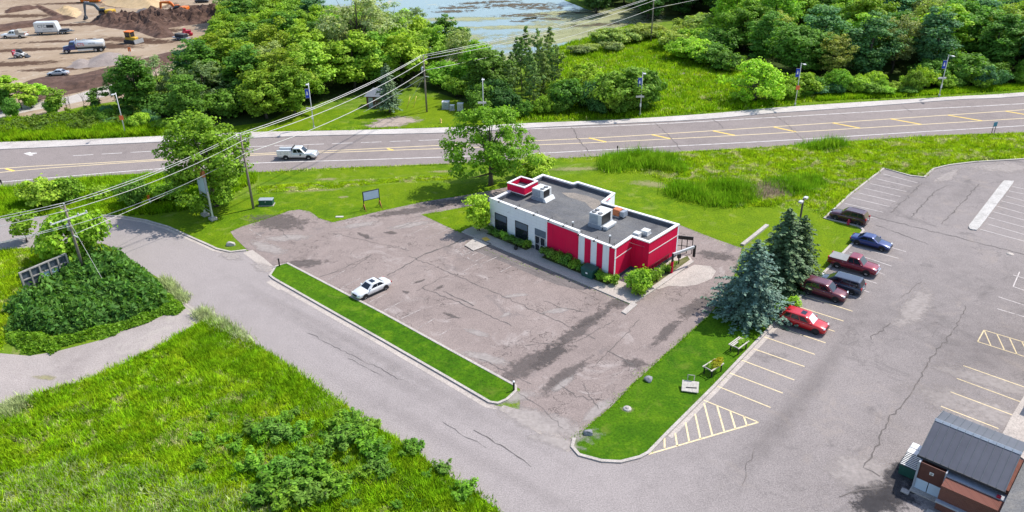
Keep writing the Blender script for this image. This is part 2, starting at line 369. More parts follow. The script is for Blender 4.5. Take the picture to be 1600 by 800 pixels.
# grass island between street and lot, inside its kerb
isl = PG((422, 431), (431, 417), (449, 412), (600, 491), (700, 546), (806, 604), (806, 612), (792, 625), (778, 631), (765, 629), (700, 591), (600, 533.5), (500, 477), (428, 436))
sheet('traffic_island', isl, .10, M['lawn_lush'])
sheet('lawn', PG((897, 686), (950, 640), (1000, 590), (1050, 545), (1107, 494), (1140, 450), (1200, 400), (1262, 440), (1255, 457), (1215, 499), (1115, 604), (1040, 679), (1000, 714), (970, 722), (940, 720.5), (905, 711)), .010, M['lawn_lush'])
k = MB(); k.kerb(isl, .28, 0.0, .14, closed=True)
for pts in (PG((140, 336), (192, 339), (228, 345), (264, 355.5), (300, 372), (324, 382.5), (339, 389.5), (360, 394.3), (385, 391.5)),
            PG((897, 686), (894, 699), (905, 711.5), (940, 721), (970, 722.5), (1000, 715), (1013, 708), (1040, 680), (1115, 605), (1177, 540), (1215.6, 499.5), (1255.5, 458.7), (1291, 423), (1332, 381), (1349, 361), (1345, 356), (1337, 353), (1288, 341.5), (1330, 303), (1381, 263.6), (1422, 275), (1444, 277.5), (1452, 270), (1458, 264.5), (1482, 258.5), (1524, 253.4), (1600, 249), (1750, 242))):
    k.kerb(pts, .30, 0.0, .14)
o = k.build('kerb', M['concrete']); o['kind'] = 'structure'
# gutter pans beside the kerbs, worn mouth of the old lot
g_ = MB()
def off_path(pts, d):
    P = [Vector(p) for p in pts]; out = []
    for i, p in enumerate(P):
        t = (P[min(i + 1, len(P) - 1)] - P[max(i - 1, 0)]).normalized(); out.append((p.x - t.y * d, p.y + t.x * d))
    return out
g_.ribbon(off_path(PG((425, 437), (500, 479), (600, 535), (700, 593), (765, 631), (780, 634)), -.42), .5, .024)
g_.ribbon(off_path(PG((192, 339), (228, 345), (264, 355.5), (300, 372), (324, 382.5), (339, 389.5), (360, 394.3)), -.4), .5, .024)
g_.ribbon(off_path(PG((1215.6, 499.5), (1115, 605), (1040, 680)), .42), .45, .024)
g_.ribbon(PG((387, 393), (405, 406), (424, 423)), 1.3, .026)
g_.ribbon(PG((420, 440), (426, 443), (440, 452)), .8, .026)
g_.ribbon(PG((783, 637), (812, 648), (850, 672), (893, 703)), [.8, 1.2, 1.4, .9], .026)
g_.ribbon(PG((281, 468), (300, 482), (330, 500), (400, 545), (456, 581), (511, 621), (553, 650), (641, 704)), .22, .026)
o = g_.build('gutter', M['apron'], kind='sheet'); o['kind'] = 'structure'

# ------------------------------------------------------------------ painted markings
def line(mb, a, b, wd=.12, z=.028): mb.ribbon([G2(a), G2(b)], wd, z)
wl = MB(); yl = MB(); py_ = MB(); fd = MB(); fo = MB()
def edge(mb, pts, wd, z=.026): mb.ribbon(smooth_path(PG(*pts), 4), wd, z)
edge(wl, [(-300, 310), (9, 284), (240, 264.5), (400, 255), (560, 250), (709, 245), (836, 240), (965, 233), (1200, 220.8), (1400, 208.5), (1600, 196.5), (1850, 181)], .22)
edge(wl, [(820, 201.8), (1000, 195), (1200, 184), (1400, 172.5), (1600, 162), (1850, 145)], .22)
for i in range(14):
    x0 = 114 + i * 45; f = lambda x: float(np.interp(x, [114, 234, 400, 700], [243.5, 236.6, 229, 218]))
    if x0 + 30 < 705: line(wl, (x0, f(x0)), (x0 + 32, f(x0 + 32)), .17)
edge(py_, [(-300, 303), (0, 269.6), (130, 259), (249, 251), (400, 242.6), (499, 239), (712, 231.5), (830, 227), (960, 221.5), (1200, 209), (1400, 197), (1600, 185), (1850, 169)], .22)
edge(py_, [(-300, 290), (0, 263.6), (130, 256), (246, 249.3), (400, 240.3), (499, 236.4), (712, 226), (830, 220.3), (960, 214), (1200, 198.8), (1400, 185.3), (1600, 171.6), (1850, 152)], .22)
for a, b in (((920, 215.6), (947, 222)), ((1018.5, 210.6), (1048, 217)), ((1114, 204.6), (1148, 211.6)), ((1209, 198.6), (1243.5, 206)), ((1301, 192.2), (1344, 200.4)), ((1392, 186), (1440, 194.6)), ((1481, 180), (1534.5, 189)), ((1571, 173.8), (1625, 183)), ((605, 232.2), (614.5, 235)), ((9, 263.6), (22, 267.5))):
    line(yl, a, b, .45)
# turn arrow on the carriageway
ar = [G2(p) for p in ((37, 240), (47, 237.6), (49, 239), (57, 238.6), (57.5, 240.3), (50, 241.2), (52, 243), (47, 243.5))]
wl.sheet(ar, .028)
LR = [((1194, 526.5), (1273, 554)), ((1177.5, 545.3), (1257, 573)), ((1159, 563), (1241, 594)), ((1140, 583), (1223, 614.5)), ((1120.5, 603.5), (1204, 637)), ((1099.5, 625.6), (1185, 660)),
      ((1212, 510), (1290, 536)), ((1229, 494), (1304, 518)), ((1245.7, 478.8), (1318, 502)), ((1257.5, 463), (1332, 486.5))]
for a, b in LR: line(py_, a, b, .13)
for a, b in [((1276, 446), (1345, 467)), ((1290, 430.5), (1358, 457)), ((1300, 421), (1370, 443)), ((1315, 408), (1382, 429)), ((1327, 394), (1393, 416)), ((1333, 384.5), (1404, 404)), ((1348, 374), (1415.5, 393.5)),
             ((1300, 331), (1371, 341.5)), ((1320, 318), (1380, 332)), ((1330.5, 309.2), (1390, 323)), ((1340.5, 301.4), (1399, 315.3)), ((1350, 294), (1407, 307.4)), ((1360, 287), (1416, 299.5)), ((1369.5, 279.5), (1425, 292.4)), ((1380, 272), (1434, 286)),
             ((1581.5, 291.5), (1640, 304)), ((1576.5, 298.4), (1640, 312)), ((1570.5, 306), (1640, 325)), ((1564.5, 314), (1640, 333)), ((1557, 322), (1640, 345)), ((1550.4, 330.5), (1640, 355)), ((1543.5, 339.5), (1640, 366)), ((1537.5, 348.5), (1640, 378)), ((1531.5, 358.4), (1640, 388))]:
    line(fd, a, b, .12)
hat = [((1013, 710), (1185, 660)), ((1038, 679), (1038.5, 700)), ((1055, 677), (1058, 697)), ((1071, 660), (1077, 691)), ((1086, 647), (1094.5, 686)), ((1100, 630), (1113, 680)), ((1120.5, 635), (1131.5, 674)), ((1141, 643), (1149, 670)), ((1162, 651), (1167, 665))]
for a, b in hat: line(py_, a, b, .16)
for a, b in [((1537.5, 516), (1640, 547)), ((1527.5, 534), (1640, 570)), ((1537.5, 516), (1527.5, 534)), ((1538, 517), (1548, 540)), ((1557.5, 522), (1569, 546.5)), ((1577.5, 529), (1589, 554)), ((1597, 535), (1610, 560)),
             ((1505, 571.5), (1640, 619)), ((1495, 591.5), (1640, 645)), ((1485, 612.5), (1620, 663)), ((1470, 635), (1560, 670))]: line(py_, a, b, .12)
for a, b in [((1557.5, 482.5), (1640, 507)), ((1560, 464), (1640, 490)), ((1583, 430), (1640, 447)), ((1583, 448), (1640, 467)), ((1593, 425), (1583, 448))]: line(fd, a, b, .12)
for a, b in [((576, 473), (606, 458)), ((600.6, 485.5), (630, 470)), ((627, 498), (657, 484)), ((653, 513.6), (679, 498)), ((512.5, 437.5), (539, 423)), ((535, 449), (563, 435)), ((687, 524), (704, 514)),
             ((641.5, 366), (680.5, 349)), ((664, 374.6), (703, 357)), ((620.5, 357.5), (661, 341.6)), ((723, 425), (746, 412)), ((751, 413), (778, 401)), ((782, 425), (800, 416)),
             ((711, 391), (733, 381)), ((725, 399), (747, 389)), ((735, 384), (748, 390)), ((712, 391), (726, 399)), ((717, 392), (722, 400)), ((724, 390), (728, 398)), ((730, 403), (748, 394)), ((730, 403), (742, 409)), ((748, 394), (759, 400)), ((742, 409), (759, 400)), ((400, 372), (424, 369)), ((388, 357), (410, 370))]:
    line(fo, a, b, .11, .032)
for mb, mt in ((wl, 'white_line'), (yl, 'yellow_worn'), (py_, 'pale_yellow'), (fd, 'faded'), (fo, 'faded_old')):
    o = mb.build('road_markings', M[mt], kind='sheet'); o['kind'] = 'structure'

# ------------------------------------------------------------------ patches, cracks, worn stretches
rng = random.Random(7)
def blob(px, py, rx, ry, ang=0, n=22, jag=.28, seed=None):
    r = random.Random(seed if seed is not None else int(px * 7 + py)); c = G(px, py); out = []
    ph = [(k, r.uniform(0, 6.28), r.uniform(.3, 1) / k ** .7) for k in (2, 3, 5, 7, 9)]
    for i in range(n * 2):
        a = math.pi * i / n; k = 1 + jag * sum(q[2] * math.sin(q[0] * a + q[1]) for q in ph)
        x, y = rx * k * math.cos(a), ry * k * math.sin(a); ca, sa = math.cos(ang), math.sin(ang)
        out.append((c.x + ca * x - sa * y, c.y + sa * x + ca * y))
    return out
def soft(name, items, mat, z, dz=.0003):
    """ragged-edged stains: a fan whose rim fades out through noise"""
    V, F, A = [], [], []
    for i, it in enumerate(items):
        p = blob(*it[:2], it[2] * 1.35, it[3] * 1.35, it[4], 14, .22); b = len(V); c = G(it[0], it[1]); zz = z + i * dz
        V.append((c.x, c.y, zz)); A.append(1.0)
        for q in p: V.append((q[0], q[1], zz)); A.append(0.0)
        for j in range(len(p)): F.append((b, b + 1 + j, b + 1 + (j + 1) % len(p)))
    me = bpy.data.meshes.new(name); me.from_pydata(V, [], F); me.materials.append(mat)
    at = me.attributes.new('spread', 'FLOAT', 'POINT'); at.data.foreach_set('value', A)
    o = link(name, me); o['kind'] = 'structure'; return o
def m_stain(name, col, hard=.1, nscale=1.3, amt=.75, gain=1.0):
    t = NT(name); v = t.coord(); at = t.n('ShaderNodeAttribute', attribute_name='spread').outputs['Fac']
    k = t.math('ADD', t.math('MULTIPLY', at, gain), t.math('MULTIPLY', t.math('SUBTRACT', t.noise(v, nscale, 9, .72), .5), 1.5))
    a = t.math('MULTIPLY', t.ramp(k, [(.34 - hard, 0.0), (.34 + hard, 1.0)]), amt)
    f = t.noise(v, 2.2, 6, .7)
    d = t.n('ShaderNodeBsdfDiffuse'); t.l(t.ramp(f, [(.3, tuple(x * .75 for x in col)), (.7, tuple(x * 1.2 for x in col))]), d.inputs[0])
    tr = t.n('ShaderNodeBsdfTransparent'); ms = t.n('ShaderNodeMixShader'); t.l(a, ms.inputs[0]); t.l(tr.outputs[0], ms.inputs[1]); t.l(d.outputs[0], ms.inputs[2]); t.l(ms.outputs[0], t.out.inputs[0])
    return t.mat
M['stain_dark'] = m_stain('dark_patching', (.13, .113, .107), .12, 1.2, .55, .8); M['stain_light'] = m_stain('bleached_aggregate', (.40, .355, .33), .2, .6, .7)
M['stain_soil'] = m_stain('churned_earth', (.11, .068, .05), .12, .5, .75, .75)
M['stain_dry'] = m_stain('dry_straw', (.36, .33, .17), .3, 1.3, .6); M['stain_bare'] = m_stain('bare_gravel', (.40, .33, .28), .15, .8, .9); M['stain_weed'] = m_stain('dead_lily_mat', (.13, .11, .08), .08, .4, .9, .5); M['stain_algae'] = m_stain('pale_algae', (.36, .37, .21), .2, .3, .85, .75); M['stain_oil_shade'] = m_stain('oily_shade_asphalt', (.06, .057, .06), .14, 1.1, .75, .75); M['stain_soft'] = m_stain('tyre_grime', (.15, .133, .126), .45, .6, .09)
pt = MB()
M['patch_shade'] = m_asphalt('sealed_shade_strip', (.13, .112, .108), (.16, .138, .13), (.20, .172, .162), .5, dark=(.09, .08, .08))
PATCH = [(611, 364, 1.0, .6, 0), (570, 369, 1.6, .5, -.7), (435, 347, 5.5, 2.6, -.5), (475, 412, 3.2, 1.3, .2), (966, 474, 2.0, 1.2, .5), (990, 568, 1.5, 1.0, .3), (634, 457, .8, .3, -.6), (686, 450, 1.0, .35, .8), (655, 440, .9, .25, .6), (705, 493, 1.2, .3, -.7),
         (700, 300, .1, .1, 0), (830, 568, 5.5, 1.6, .75), (880, 590, 4.0, 1.0, .8), (900, 520, 5.5, .9, .85), (860, 555, 3.5, 1.0, .9), (1085, 480, 3.5, 1.2, .85), (1040, 520, 3.2, .8, .9), (925, 497, 4.0, .7, .75), (1120, 400, 3, 1.3, -.3), (772, 378, .1, .1, 0),
         (640, 330, 6, 1.3, .3), (705, 316, 6.5, 1.4, .25)]
soft('road_patches', [q for q in PATCH if q[2] > .2], M['stain_dark'], .0262, .0002)
LIGHT = [(795, 620, 3.0, 1.0, .2), (850, 660, 5, 1.5, -.5), (870, 690, 2.4, .8, -.4), (880, 600, 1.5, .5, .8), (640, 352, 3, .8, .4), (560, 352, 2.5, .8, .3), (450, 372, 3.0, 1.0, .1), (420, 388, 3.5, 1.0, -.6), (805, 462, 1.6, .4, .2), (790, 492, .9, .3, .8), (870, 486, 1.6, .5, .2), (745, 520, 1.4, .5, -.6), (760, 560, 2.5, .7, -.5), (935, 640, 2.4, .6, .8)]
soft('road_worn_surface', LIGHT, M['stain_light'], .0312, .0002)
soft('road_worn_surface', [(1530, 640, 6, 2.2, -.6), (1560, 600, 5, 1.5, -.6), (1495, 690, 6, 2, .8), (1430, 480, 6, 1.2, .9), (1570, 262, 6, 2, .1), (1480, 275, 4, 1, .7), (1360, 740, 4, 2, 0)], M['stain_light'], .0262, .0002)
soft('road_grime', [(1250, 620, 12, 1.2, .86), (1290, 575, 9, 1.0, .86), (1395, 330, 6, 1.2, .7), (1340, 400, 9, 2.0, .86), (1200, 690, 9, 1.2, .8), (1460, 600, 12, 3, .8), (1550, 540, 6, 3, .3), (1420, 300, 6, 1, .8), (1505, 300, 6, 1, .8), (560, 560, 16, .8, -.72), (650, 590, 18, .7, -.72), (480, 500, 16, .8, -.72), (700, 690, 16, .8, -.7), (1360, 770, 5, 2.5, .2)], M['stain_soft'], .0285, .0002)
soft('road_oil_shade', [(1385, 775, 3.2, 1.8, .3), (1405, 745, 2.2, 1.2, .8), (1370, 790, 2.5, 1.2, 0)], M['stain_oil_shade'], .0305, .0002)  # oily ground, its dark colour also painting the brick building's larger shadow
soft('road_worn_surface', [(360, 400, 2.2, .8, -.6), (410, 418, 1.8, .8, -.6), (1000, 700, .1, .1, 0)][:2], M['stain_light'], .0385, .0002)
sheet('road_patch_shade', PG((742, 392.5), (768, 382.2), (915, 445), (921, 450), (912, 453.5), (895, 451), (870, 445), (835, 431), (790, 411)), .0275, M['patch_shade'])  # patched asphalt, darkened to paint the restaurant's shadow band wider beside the walkway
ap = MB()
ap.sheet(PG((1012, 452), (1038, 441), (1066, 424), (1085, 414), (1110, 416), (1119, 424), (1112, 436), (1090, 445), (1070, 448), (1045, 447), (1030, 452)), .0345)
o = ap.build('road_concrete_slab', M['apron'], kind='sheet'); o['kind'] = 'structure'
cr = MB()
def crack(pts, wd=.09, seed=0):
    r = random.Random(seed); P = PG(*pts); out = []
    for i in range(len(P) - 1):
        a, b = Vector(P[i]), Vector(P[i + 1]); L = (b - a).length; n = max(2, int(L / .5)); nn = Vector((-(b - a).y, (b - a).x)) / L
        for j in range(n): out.append(tuple(a + (b - a) * j / n + nn * r.gauss(0, .09)))
    out.append(P[-1]); cr.ribbon(out, [wd * .7 * r.uniform(.3, 1.5) for _ in out], .0361 + seed * .00007)
CR = [([(500, 434), (530, 422), (575, 401)], .16), ([(550, 420), (580, 398)], .14), ([(605, 431), (640, 412), (662, 398)], .2), ([(662, 398), (700, 385), (725, 372)], .3), ([(640, 400), (700, 425), (760, 452), (850, 492), (930, 530)], .12), ([(660, 450), (700, 466), (760, 491), (800, 510)], .15), ([(692, 455), (740, 478)], .2),
      ([(700, 498), (720, 497)], .2), ([(820, 540), (900, 535), (960, 500)], .12), ([(950, 548), (975, 562), (990, 570)], .2), ([(850, 470), (880, 482), (920, 488)], .12), ([(760, 395), (850, 432), (940, 470)], .08), ([(560, 385), (548, 398)], .1), ([(700, 430), (650, 455)], .1), ([(860, 590), (900, 620), (940, 625)], .1), ([(910, 600), (935, 640)], .1), ([(750, 560), (830, 600)], .1),
      ([(790, 600), (850, 640), (880, 670)], .09), ([(1000, 500), (960, 540), (925, 575)], .1), ([(430, 350), (450, 372)], .12), ([(410, 345), (425, 362)], .15), ([(520, 365), (600, 382), (640, 392)], .07),
      ([(826, 204), (834, 222), (848, 243)], .16), ([(893, 199), (902, 215), (920, 238)], .2), ([(1024, 193), (1048, 215), (1065, 236)], .2), ([(1114, 187), (1128, 197), (1130, 201)], .15), ([(1208, 180), (1225, 190), (1258, 222)], .15), ([(1310, 176), (1325, 182)], .15), ([(1410, 166), (1425, 176)], .15),
      ([(1350, 335), (1400, 348), (1500, 372), (1600, 398)], .13), ([(1392, 333), (1440, 287)], .14), ([(1424, 340), (1460, 300), (1480, 290)], .2), ([(1470, 350), (1505, 315), (1530, 288)], .22), ([(1370, 352), (1450, 382)], .12), ([(1490, 518), (1455, 560), (1420, 620), (1390, 655), (1362, 715)], .16), ([(1360, 530), (1392, 505)], .12), ([(1362, 715), (1350, 730), (1375, 745)], .18), ([(1310, 776), (1345, 765), (1380, 762)], .2), ([(1405, 468), (1440, 440)], .08), ([(1510, 478), (1490, 515)], .1),
      ([(480, 520), (560, 560), (640, 600)], .06), ([(740, 672), (790, 700), (830, 730)], .1), ([(690, 660), (760, 700)], .05), ([(545, 560), (600, 590)], .05), ([(640, 705), (655, 713)], .05), ([(1160, 760), (1165, 730), (1180, 700)], .05)]
for i, (p_, w_) in enumerate(CR): crack(p_, w_, i + 1)
o = cr.build('road_cracks', M['crack'], kind='sheet'); o['kind'] = 'structure'

# ------------------------------------------------------------------ pond
t = NT('pond_water'); v = t.coord()
f1 = t.noise(v, .035, 7, .62, .8); f2 = t.noise(v, .22, 6, .7, .3)
alg = t.ramp(t.math('ADD', t.math('MULTIPLY', f1, .75), t.math('MULTIPLY', f2, .25)), [(.60, 0.0), (.66, 1.0)])
algc = t.ramp(f2, [(.3, (.16, .14, .06)), (.5, (.42, .38, .22)), (.7, (.50, .46, .30))])
wp = t.n('ShaderNodeBsdfPrincipled'); wp.inputs['Base Color'].default_value = (.20, .27, .26, 1); wp.inputs['Roughness'].default_value = .12; wp.inputs['IOR'].default_value = 1.33
bm_ = t.n('ShaderNodeBump'); bm_.inputs['Strength'].default_value = .06; t.l(t.noise(v, 1.6, 3), bm_.inputs['Height']); t.l(bm_.outputs[0], wp.inputs['Normal'])
ad_ = t.n('ShaderNodeBsdfDiffuse'); t.l(algc, ad_.inputs[0])
ms_ = t.n('ShaderNodeMixShader'); t.l(alg, ms_.inputs[0]); t.l(wp.outputs[0], ms_.inputs[1]); t.l(ad_.outputs[0], ms_.inputs[2]); t.l(ms_.outputs[0], t.out.inputs[0]); M['water'] = t.mat
sheet('pond_water', smooth_path(PG((470, -60), (470, 20), (520, 40), (600, 60), (680, 88), (730, 105), (790, 103), (860, 76), (895, 67), (930, 55), (975, 41), (985, 34), (960, 24), (925, 17), (900, 8), (860, -8), (800, -30)), 4), .02, M['water'])
# mats of dead lily and reed on the water
FW = [(805, 8, 20, 6), (825, 24, 13, 5), (846, 12, 14, 6), (860, 30, 7, 3), (720, 12, 12, 5), (705, 18, 9, 4), (925, 40, 7, 2.6), (945, 38, 8, 2.2), (965, 37, 5, 1.6), (740, 5, 8, 4), (775, 3, 12, 4), (905, 20, 8, 2), (818, 33, 6, 2)]
M['litter'] = m_asphalt('dead_lily', (.07, .055, .04), (.16, .135, .10), (.34, .30, .22), .7)
o = soft('floating_weed', [(x, y, a, b, .05) for (x, y, a, b) in FW], M['stain_weed'], .03, .003); o['kind'] = 'stuff'
soft('floating_algae', [(700, 60, 12, 7, .2), (720, 30, 16, 4, 0), (850, 42, 20, 3, .1), (900, 50, 26, 9, .5), (850, 60, 16, 6, .5), (940, 30, 24, 9, .3), (790, 92, 22, 6, .3), (760, 97, 14, 5, .1), (880, 62, 22, 4, .5), (930, 22, 22, 6, .3), (955, 45, 16, 2.2, .2), (515, 18, 16, 12, 0), (880, 20, 16, 4, .2), (800, 42, 18, 2, 0), (700, 85, 8, 8, 0)], M['stain_algae'], .026, .0002)

# ------------------------------------------------------------------ building site: bare earth
sheet('dirt', PG((-300, 215), (0, 184), (60, 182), (130, 166), (190, 157), (240, 120), (300, 100), (330, 30), (350, 12), (420, 4), (430, -40), (420, -120), (-600, -120)), .006, M['dirt'])
sheet('dirt_path', PG((-100, 190), (0, 176), (42, 164), (110, 150), (183, 129), (200, 132), (183, 147), (110, 162), (45, 174), (0, 184), (-100, 204)), .014, M['concrete'])
def mound(name, poly, h, mat, label=None, cat=None, rough=.35, step=.9, seed=0, fall=3.0, kind='structure'):
    P = np.array(poly); lo = P.min(0) - .5; hi = P.max(0) + .5
    nx, ny = max(4, int((hi[0] - lo[0]) / step)), max(4, int((hi[1] - lo[1]) / step))
    xs = np.linspace(lo[0], hi[0], nx); ys = np.linspace(lo[1], hi[1], ny); X, Y = np.meshgrid(xs, ys)
    d = np.full(X.shape, 1e9)
    for i in range(len(P)):
        a, b = P[i], P[(i + 1) % len(P)]; ab = b - a; t_ = np.clip(((X - a[0]) * ab[0] + (Y - a[1]) * ab[1]) / max(1e-6, ab @ ab), 0, 1)
        d = np.minimum(d, np.hypot(X - a[0] - t_ * ab[0], Y - a[1] - t_ * ab[1]))
    ins = inside(poly, X, Y); r = np.random.RandomState(seed)
    nz = np.zeros(X.shape)
    for s_, am in ((7, .5), (3, .35), (1.4, .25)):
        a1, a2, a3, a4 = r.uniform(0, 6.28, 4); th = r.uniform(0, 6.28)
        nz += am * (np.sin((X * math.cos(th) + Y * math.sin(th)) / s_ * 2 + a1) * np.sin((-X * math.sin(th) + Y * math.cos(th)) / s_ * 2.3 + a2))
    nz += r.uniform(-.3, .3, X.shape)
    H = np.where(ins, np.minimum(1, d / fall), 0); Z = h * H * (1 + rough * nz) - .05 * (~ins) + .01
    mb = MB(); mb.v = [(float(X[j, i]), float(Y[j, i]), float(Z[j, i])) for j in range(ny) for i in range(nx)]
    for j in range(ny - 1):
        for i in range(nx - 1):
            if ins[j, i] or ins[j, i + 1] or ins[j + 1, i] or ins[j + 1, i + 1]:
                mb.f.append([j * nx + i, j * nx + i + 1, (j + 1) * nx + i + 1, (j + 1) * nx + i]); mb.m.append(0); mb.sm.append(cat is not None)
    o = mb.build(name, mat, kind='sheet')
    if cat: tag(o, label, cat)
    else: o['kind'] = kind
    return o
mound('soil', PG((25, 133), (60, 121), (120, 117), (200, 98), (260, 82), (303, 74), (303, 92), (250, 105), (190, 128), (110, 147), (45, 160), (20, 150)), .9, M['soil'], seed=1, rough=.25, fall=4)
mound('soil', PG((150, 27), (200, 26), (250, 22), (310, 17), (370, 12), (372, 24), (320, 36), (262, 44), (276, 58), (245, 60), (215, 49), (180, 45), (160, 42), (140, 36)), 2.0, M['soil'], seed=2, rough=1.0, fall=5, step=.6)
mound('clay', PG((160, 3), (190, -4), (250, -6), (262, 6), (240, 14), (205, 13), (170, 9)), 3.5, M['clay'], seed=3, rough=.15, fall=9)
mound('soil', PG((208, 22), (222, 13), (236, 15), (244, 24), (225, 27)), 2.2, M['patch'], seed=4, rough=.2, fall=5)
mound('dirt_bank', PG((-20, 42), (0, 42), (60, 33), (100, 26), (120, 28), (60, 40), (0, 50), (-20, 52)), .9, M['soil'], seed=5, rough=.2, fall=1.5)
mound('dirt_bank', PG((10, 16), (55, 10), (60, 13), (10, 21)), 1.0, M['soil'], seed=6, rough=.2, fall=1.5)
mound('dirt_bank', PG((54, 9), (62, 9), (98, 25), (88, 28)), 1.1, M['soil'], seed=7, rough=.2, fall=1.2)
mound('rubble_bank', PG((88, 15), (118, 12), (128, 20), (118, 28), (100, 26)), .9, M['clay'], seed=8, rough=.9, fall=2)
soft('road_dirt_ruts', [(60, 40, 14, 3, .05), (110, 64, 16, 2.2, .1), (40, 78, 16, 2.5, .08), (20, 100, 14, 3, .1), (90, 108, 12, 2, .1), (170, 72, 10, 4, -.2), (205, 62, 12, 4, -.3), (240, 66, 8, 3, 0), (255, 48, 9, 3, 0), (180, 90, 8, 2, 0), (130, 38, 12, 3, .2), (30, 25, 14, 4, 0), (215, 8, 16, 5, 0), (310, 10, 14, 4, 0), (120, 5, 16, 3, 0)], M['stain_soil'], .0105, .0002)
M['gravel'] = m_asphalt('grey_gravel', (.20, .165, .15), (.25, .21, .19), (.29, .25, .225), .6)
mound('gravel_pile', PG((130, 105), (143, 92), (165, 82), (185, 83), (205, 96), (190, 101), (150, 105)), 2.6, M['gravel'], 'broad heap of grey gravel in front of the tanker truck', 'gravel pile', rough=.03, seed=9, fall=7.5)
mound('gravel_pile', PG((107, 105), (117, 97), (127, 91), (140, 97), (142, 104), (125, 107)), 1.9, M['gravel'], 'small pointed heap of gravel beside the broad one', 'gravel pile', rough=.03, seed=10, fall=4.0)
soft('bare_earth', [(617, 190, 4.4, 3.2, 0), (600, 195, 3.5, 1.6, 0), (1095, 113, 6, 3, -.3)], M['stain_bare'], .010)
r_ = random.Random(5)
soft('dry_grass', [(437, 295, 3, .8, .1), (512, 280, 1.6, .6, 0), (560, 283, 2, .7, 0), (690, 268, 2, .5, 0), (490, 297, 3.5, .6, .05), (900, 264, 4, .8, 0), (1020, 288, 3, 1.2, -.3), (1305, 251, 3, 1.0, 0), (1175, 268, 2.2, .9, 0), (1150, 276, 2.5, .8, 0), (1070, 285, 2, .8, 0), (980, 640, .5, .4, 0), (536, 308, .8, .4, 0), (455, 365, .5, .3, 0)] +
     [(r_.uniform(20, 420), r_.uniform(590, 800), r_.uniform(.4, 1.3), r_.uniform(.25, .6), r_.uniform(-.3, .5)) for _ in range(34)], M['stain_dry'], .014)
# ------------------------------------------------------------------ the restaurant
HL, HR = 4.9, 4.5
A0 = Vector((math.cos(R(-39.0)), math.sin(R(-39.0)))); B0 = Vector((-A0.y, A0.x))
BO = G(765, 309, 4.6).xy
def UV(u, v): return Vector((BO.x + A0.x * u + B0.x * v, BO.y + A0.y * u + B0.y * v))
FL = G(765, 309, 4.9).xy; SP = G(903, 361, 4.9).xy; FR = G(961, 388, 4.5).xy; N1 = G(987.7, 370, 4.5).xy; N2 = G(1014.7, 379, 4.5).xy; RR = G(1061.5, 350.5, 4.5).xy
B1 = UV(12.9, 8.0); B2 = UV(12.5, 11.3); B3 = UV(6.2, 11.7); B4 = UV(5.96, 10.85); BL = UV(.64, 11.0)
plan = [FL, FR, N1, N2, RR, B1, B2, B3, B4, BL]
def m_weathered(name, col, fade, dirt, spec=.12):
    t = NT(name); v = t.coord(); st = t.noise(t.n('ShaderNodeMapping', i_Vector=v, i_Scale=(3.0, 3.0, .25)).outputs[0], 1.0, 6, .6); bl = t.noise(v, .45, 6, .6)
    c = t.mix(t.ramp(bl, [(.35, 0.0), (.7, .5)]), col, fade); c = t.mix(t.ramp(st, [(.52, 0.0), (.75, .45)]), c, dirt)
    return t.pbr(c, .8, spec=spec)
M['red_wall'] = m_weathered('crimson_painted_panel', (.70, .006, .060), (.60, .03, .075), (.36, .012, .05))
M['white_wall'] = m_weathered('white_painted_siding', (.78, .81, .82), (.72, .74, .75), (.56, .57, .56))
M['coping'] = paint('white_metal_coping', (.80, .79, .77), .4, var=.05)
M['base_dark'] = paint('slate_base_paint', (.06, .075, .10), .7)
M['roofing'] = m_asphalt('roof_membrane', (.095, .095, .10), (.125, .125, .127), (.16, .157, .152), .25, 0, light=(.42, .37, .30), lightamt=.18, dark=(.075, .075, .08))
M['stone_tan'] = m_asphalt('tan_silt', (.17, .155, .14), (.23, .20, .17), (.28, .245, .20), .5)
M['parapet_in'] = paint('grey_parapet_lining', (.11, .115, .13), .8, var=.25, scale=.9)
M['glass_dark'] = paint('dark_window_glass', (.012, .016, .022), .06, 0, .1, spec=.6)
M['shade'] = paint('blue_grey_window_panel', (.10, .135, .175), .5)
M['alu'] = paint('aluminium_frame', (.55, .55, .56), .4, .4)
M['black_metal'] = paint('black_metal', (.02, .02, .022), .5, .2)
M['steel'] = paint('galvanised_steel', (.48, .49, .50), .45, .5, .12)
M['ac_white'] = paint('white_unit_casing', (.68, .68, .66), .45, .1, .08)
M['ac_grey'] = paint('grey_unit_casing', (.36, .40, .45), .5, .3, .12)
M['rust'] = paint('rusty_orange_casing', (.50, .17, .07), .7, .1, .25)
M['dark_green'] = paint('dark_green_metal', (.02, .085, .065), .5, .1, .15)
M['wood_pole'] = paint('weathered_pole_wood', (.23, .19, .155), .9, 0, .2, 4)
M['pale_metal'] = paint('pale_grey_metal', (.58, .58, .57), .45, .3)
M['yellow_pad'] = paint('yellow_tactile_pad', (.72, .47, .08), .7)
rest = empty('restaurant', (UV(11, 5).x, UV(11, 5).y, 0), 0, 'flat roofed single storey restaurant with crimson and white walls', 'restaurant')
def keep(o, root): o.matrix_parent_inverse = root.matrix_basis.inverted(); return o
def part(mb, name, mat, root=None, label=None):
    o = mb.build(name, mat, root)
    if root and root.parent is None: keep(o, root)
    elif root: keep_root(o, root)
    if label: o['label'] = label
    return o
def keep_root(o, p):
    c = Matrix.Identity(4); q = p; chain = []
    while q: chain.append(q); q = q.parent
    for q in reversed(chain): c = c @ q.matrix_parent_inverse @ q.matrix_basis
    o.matrix_parent_inverse = c.inverted()
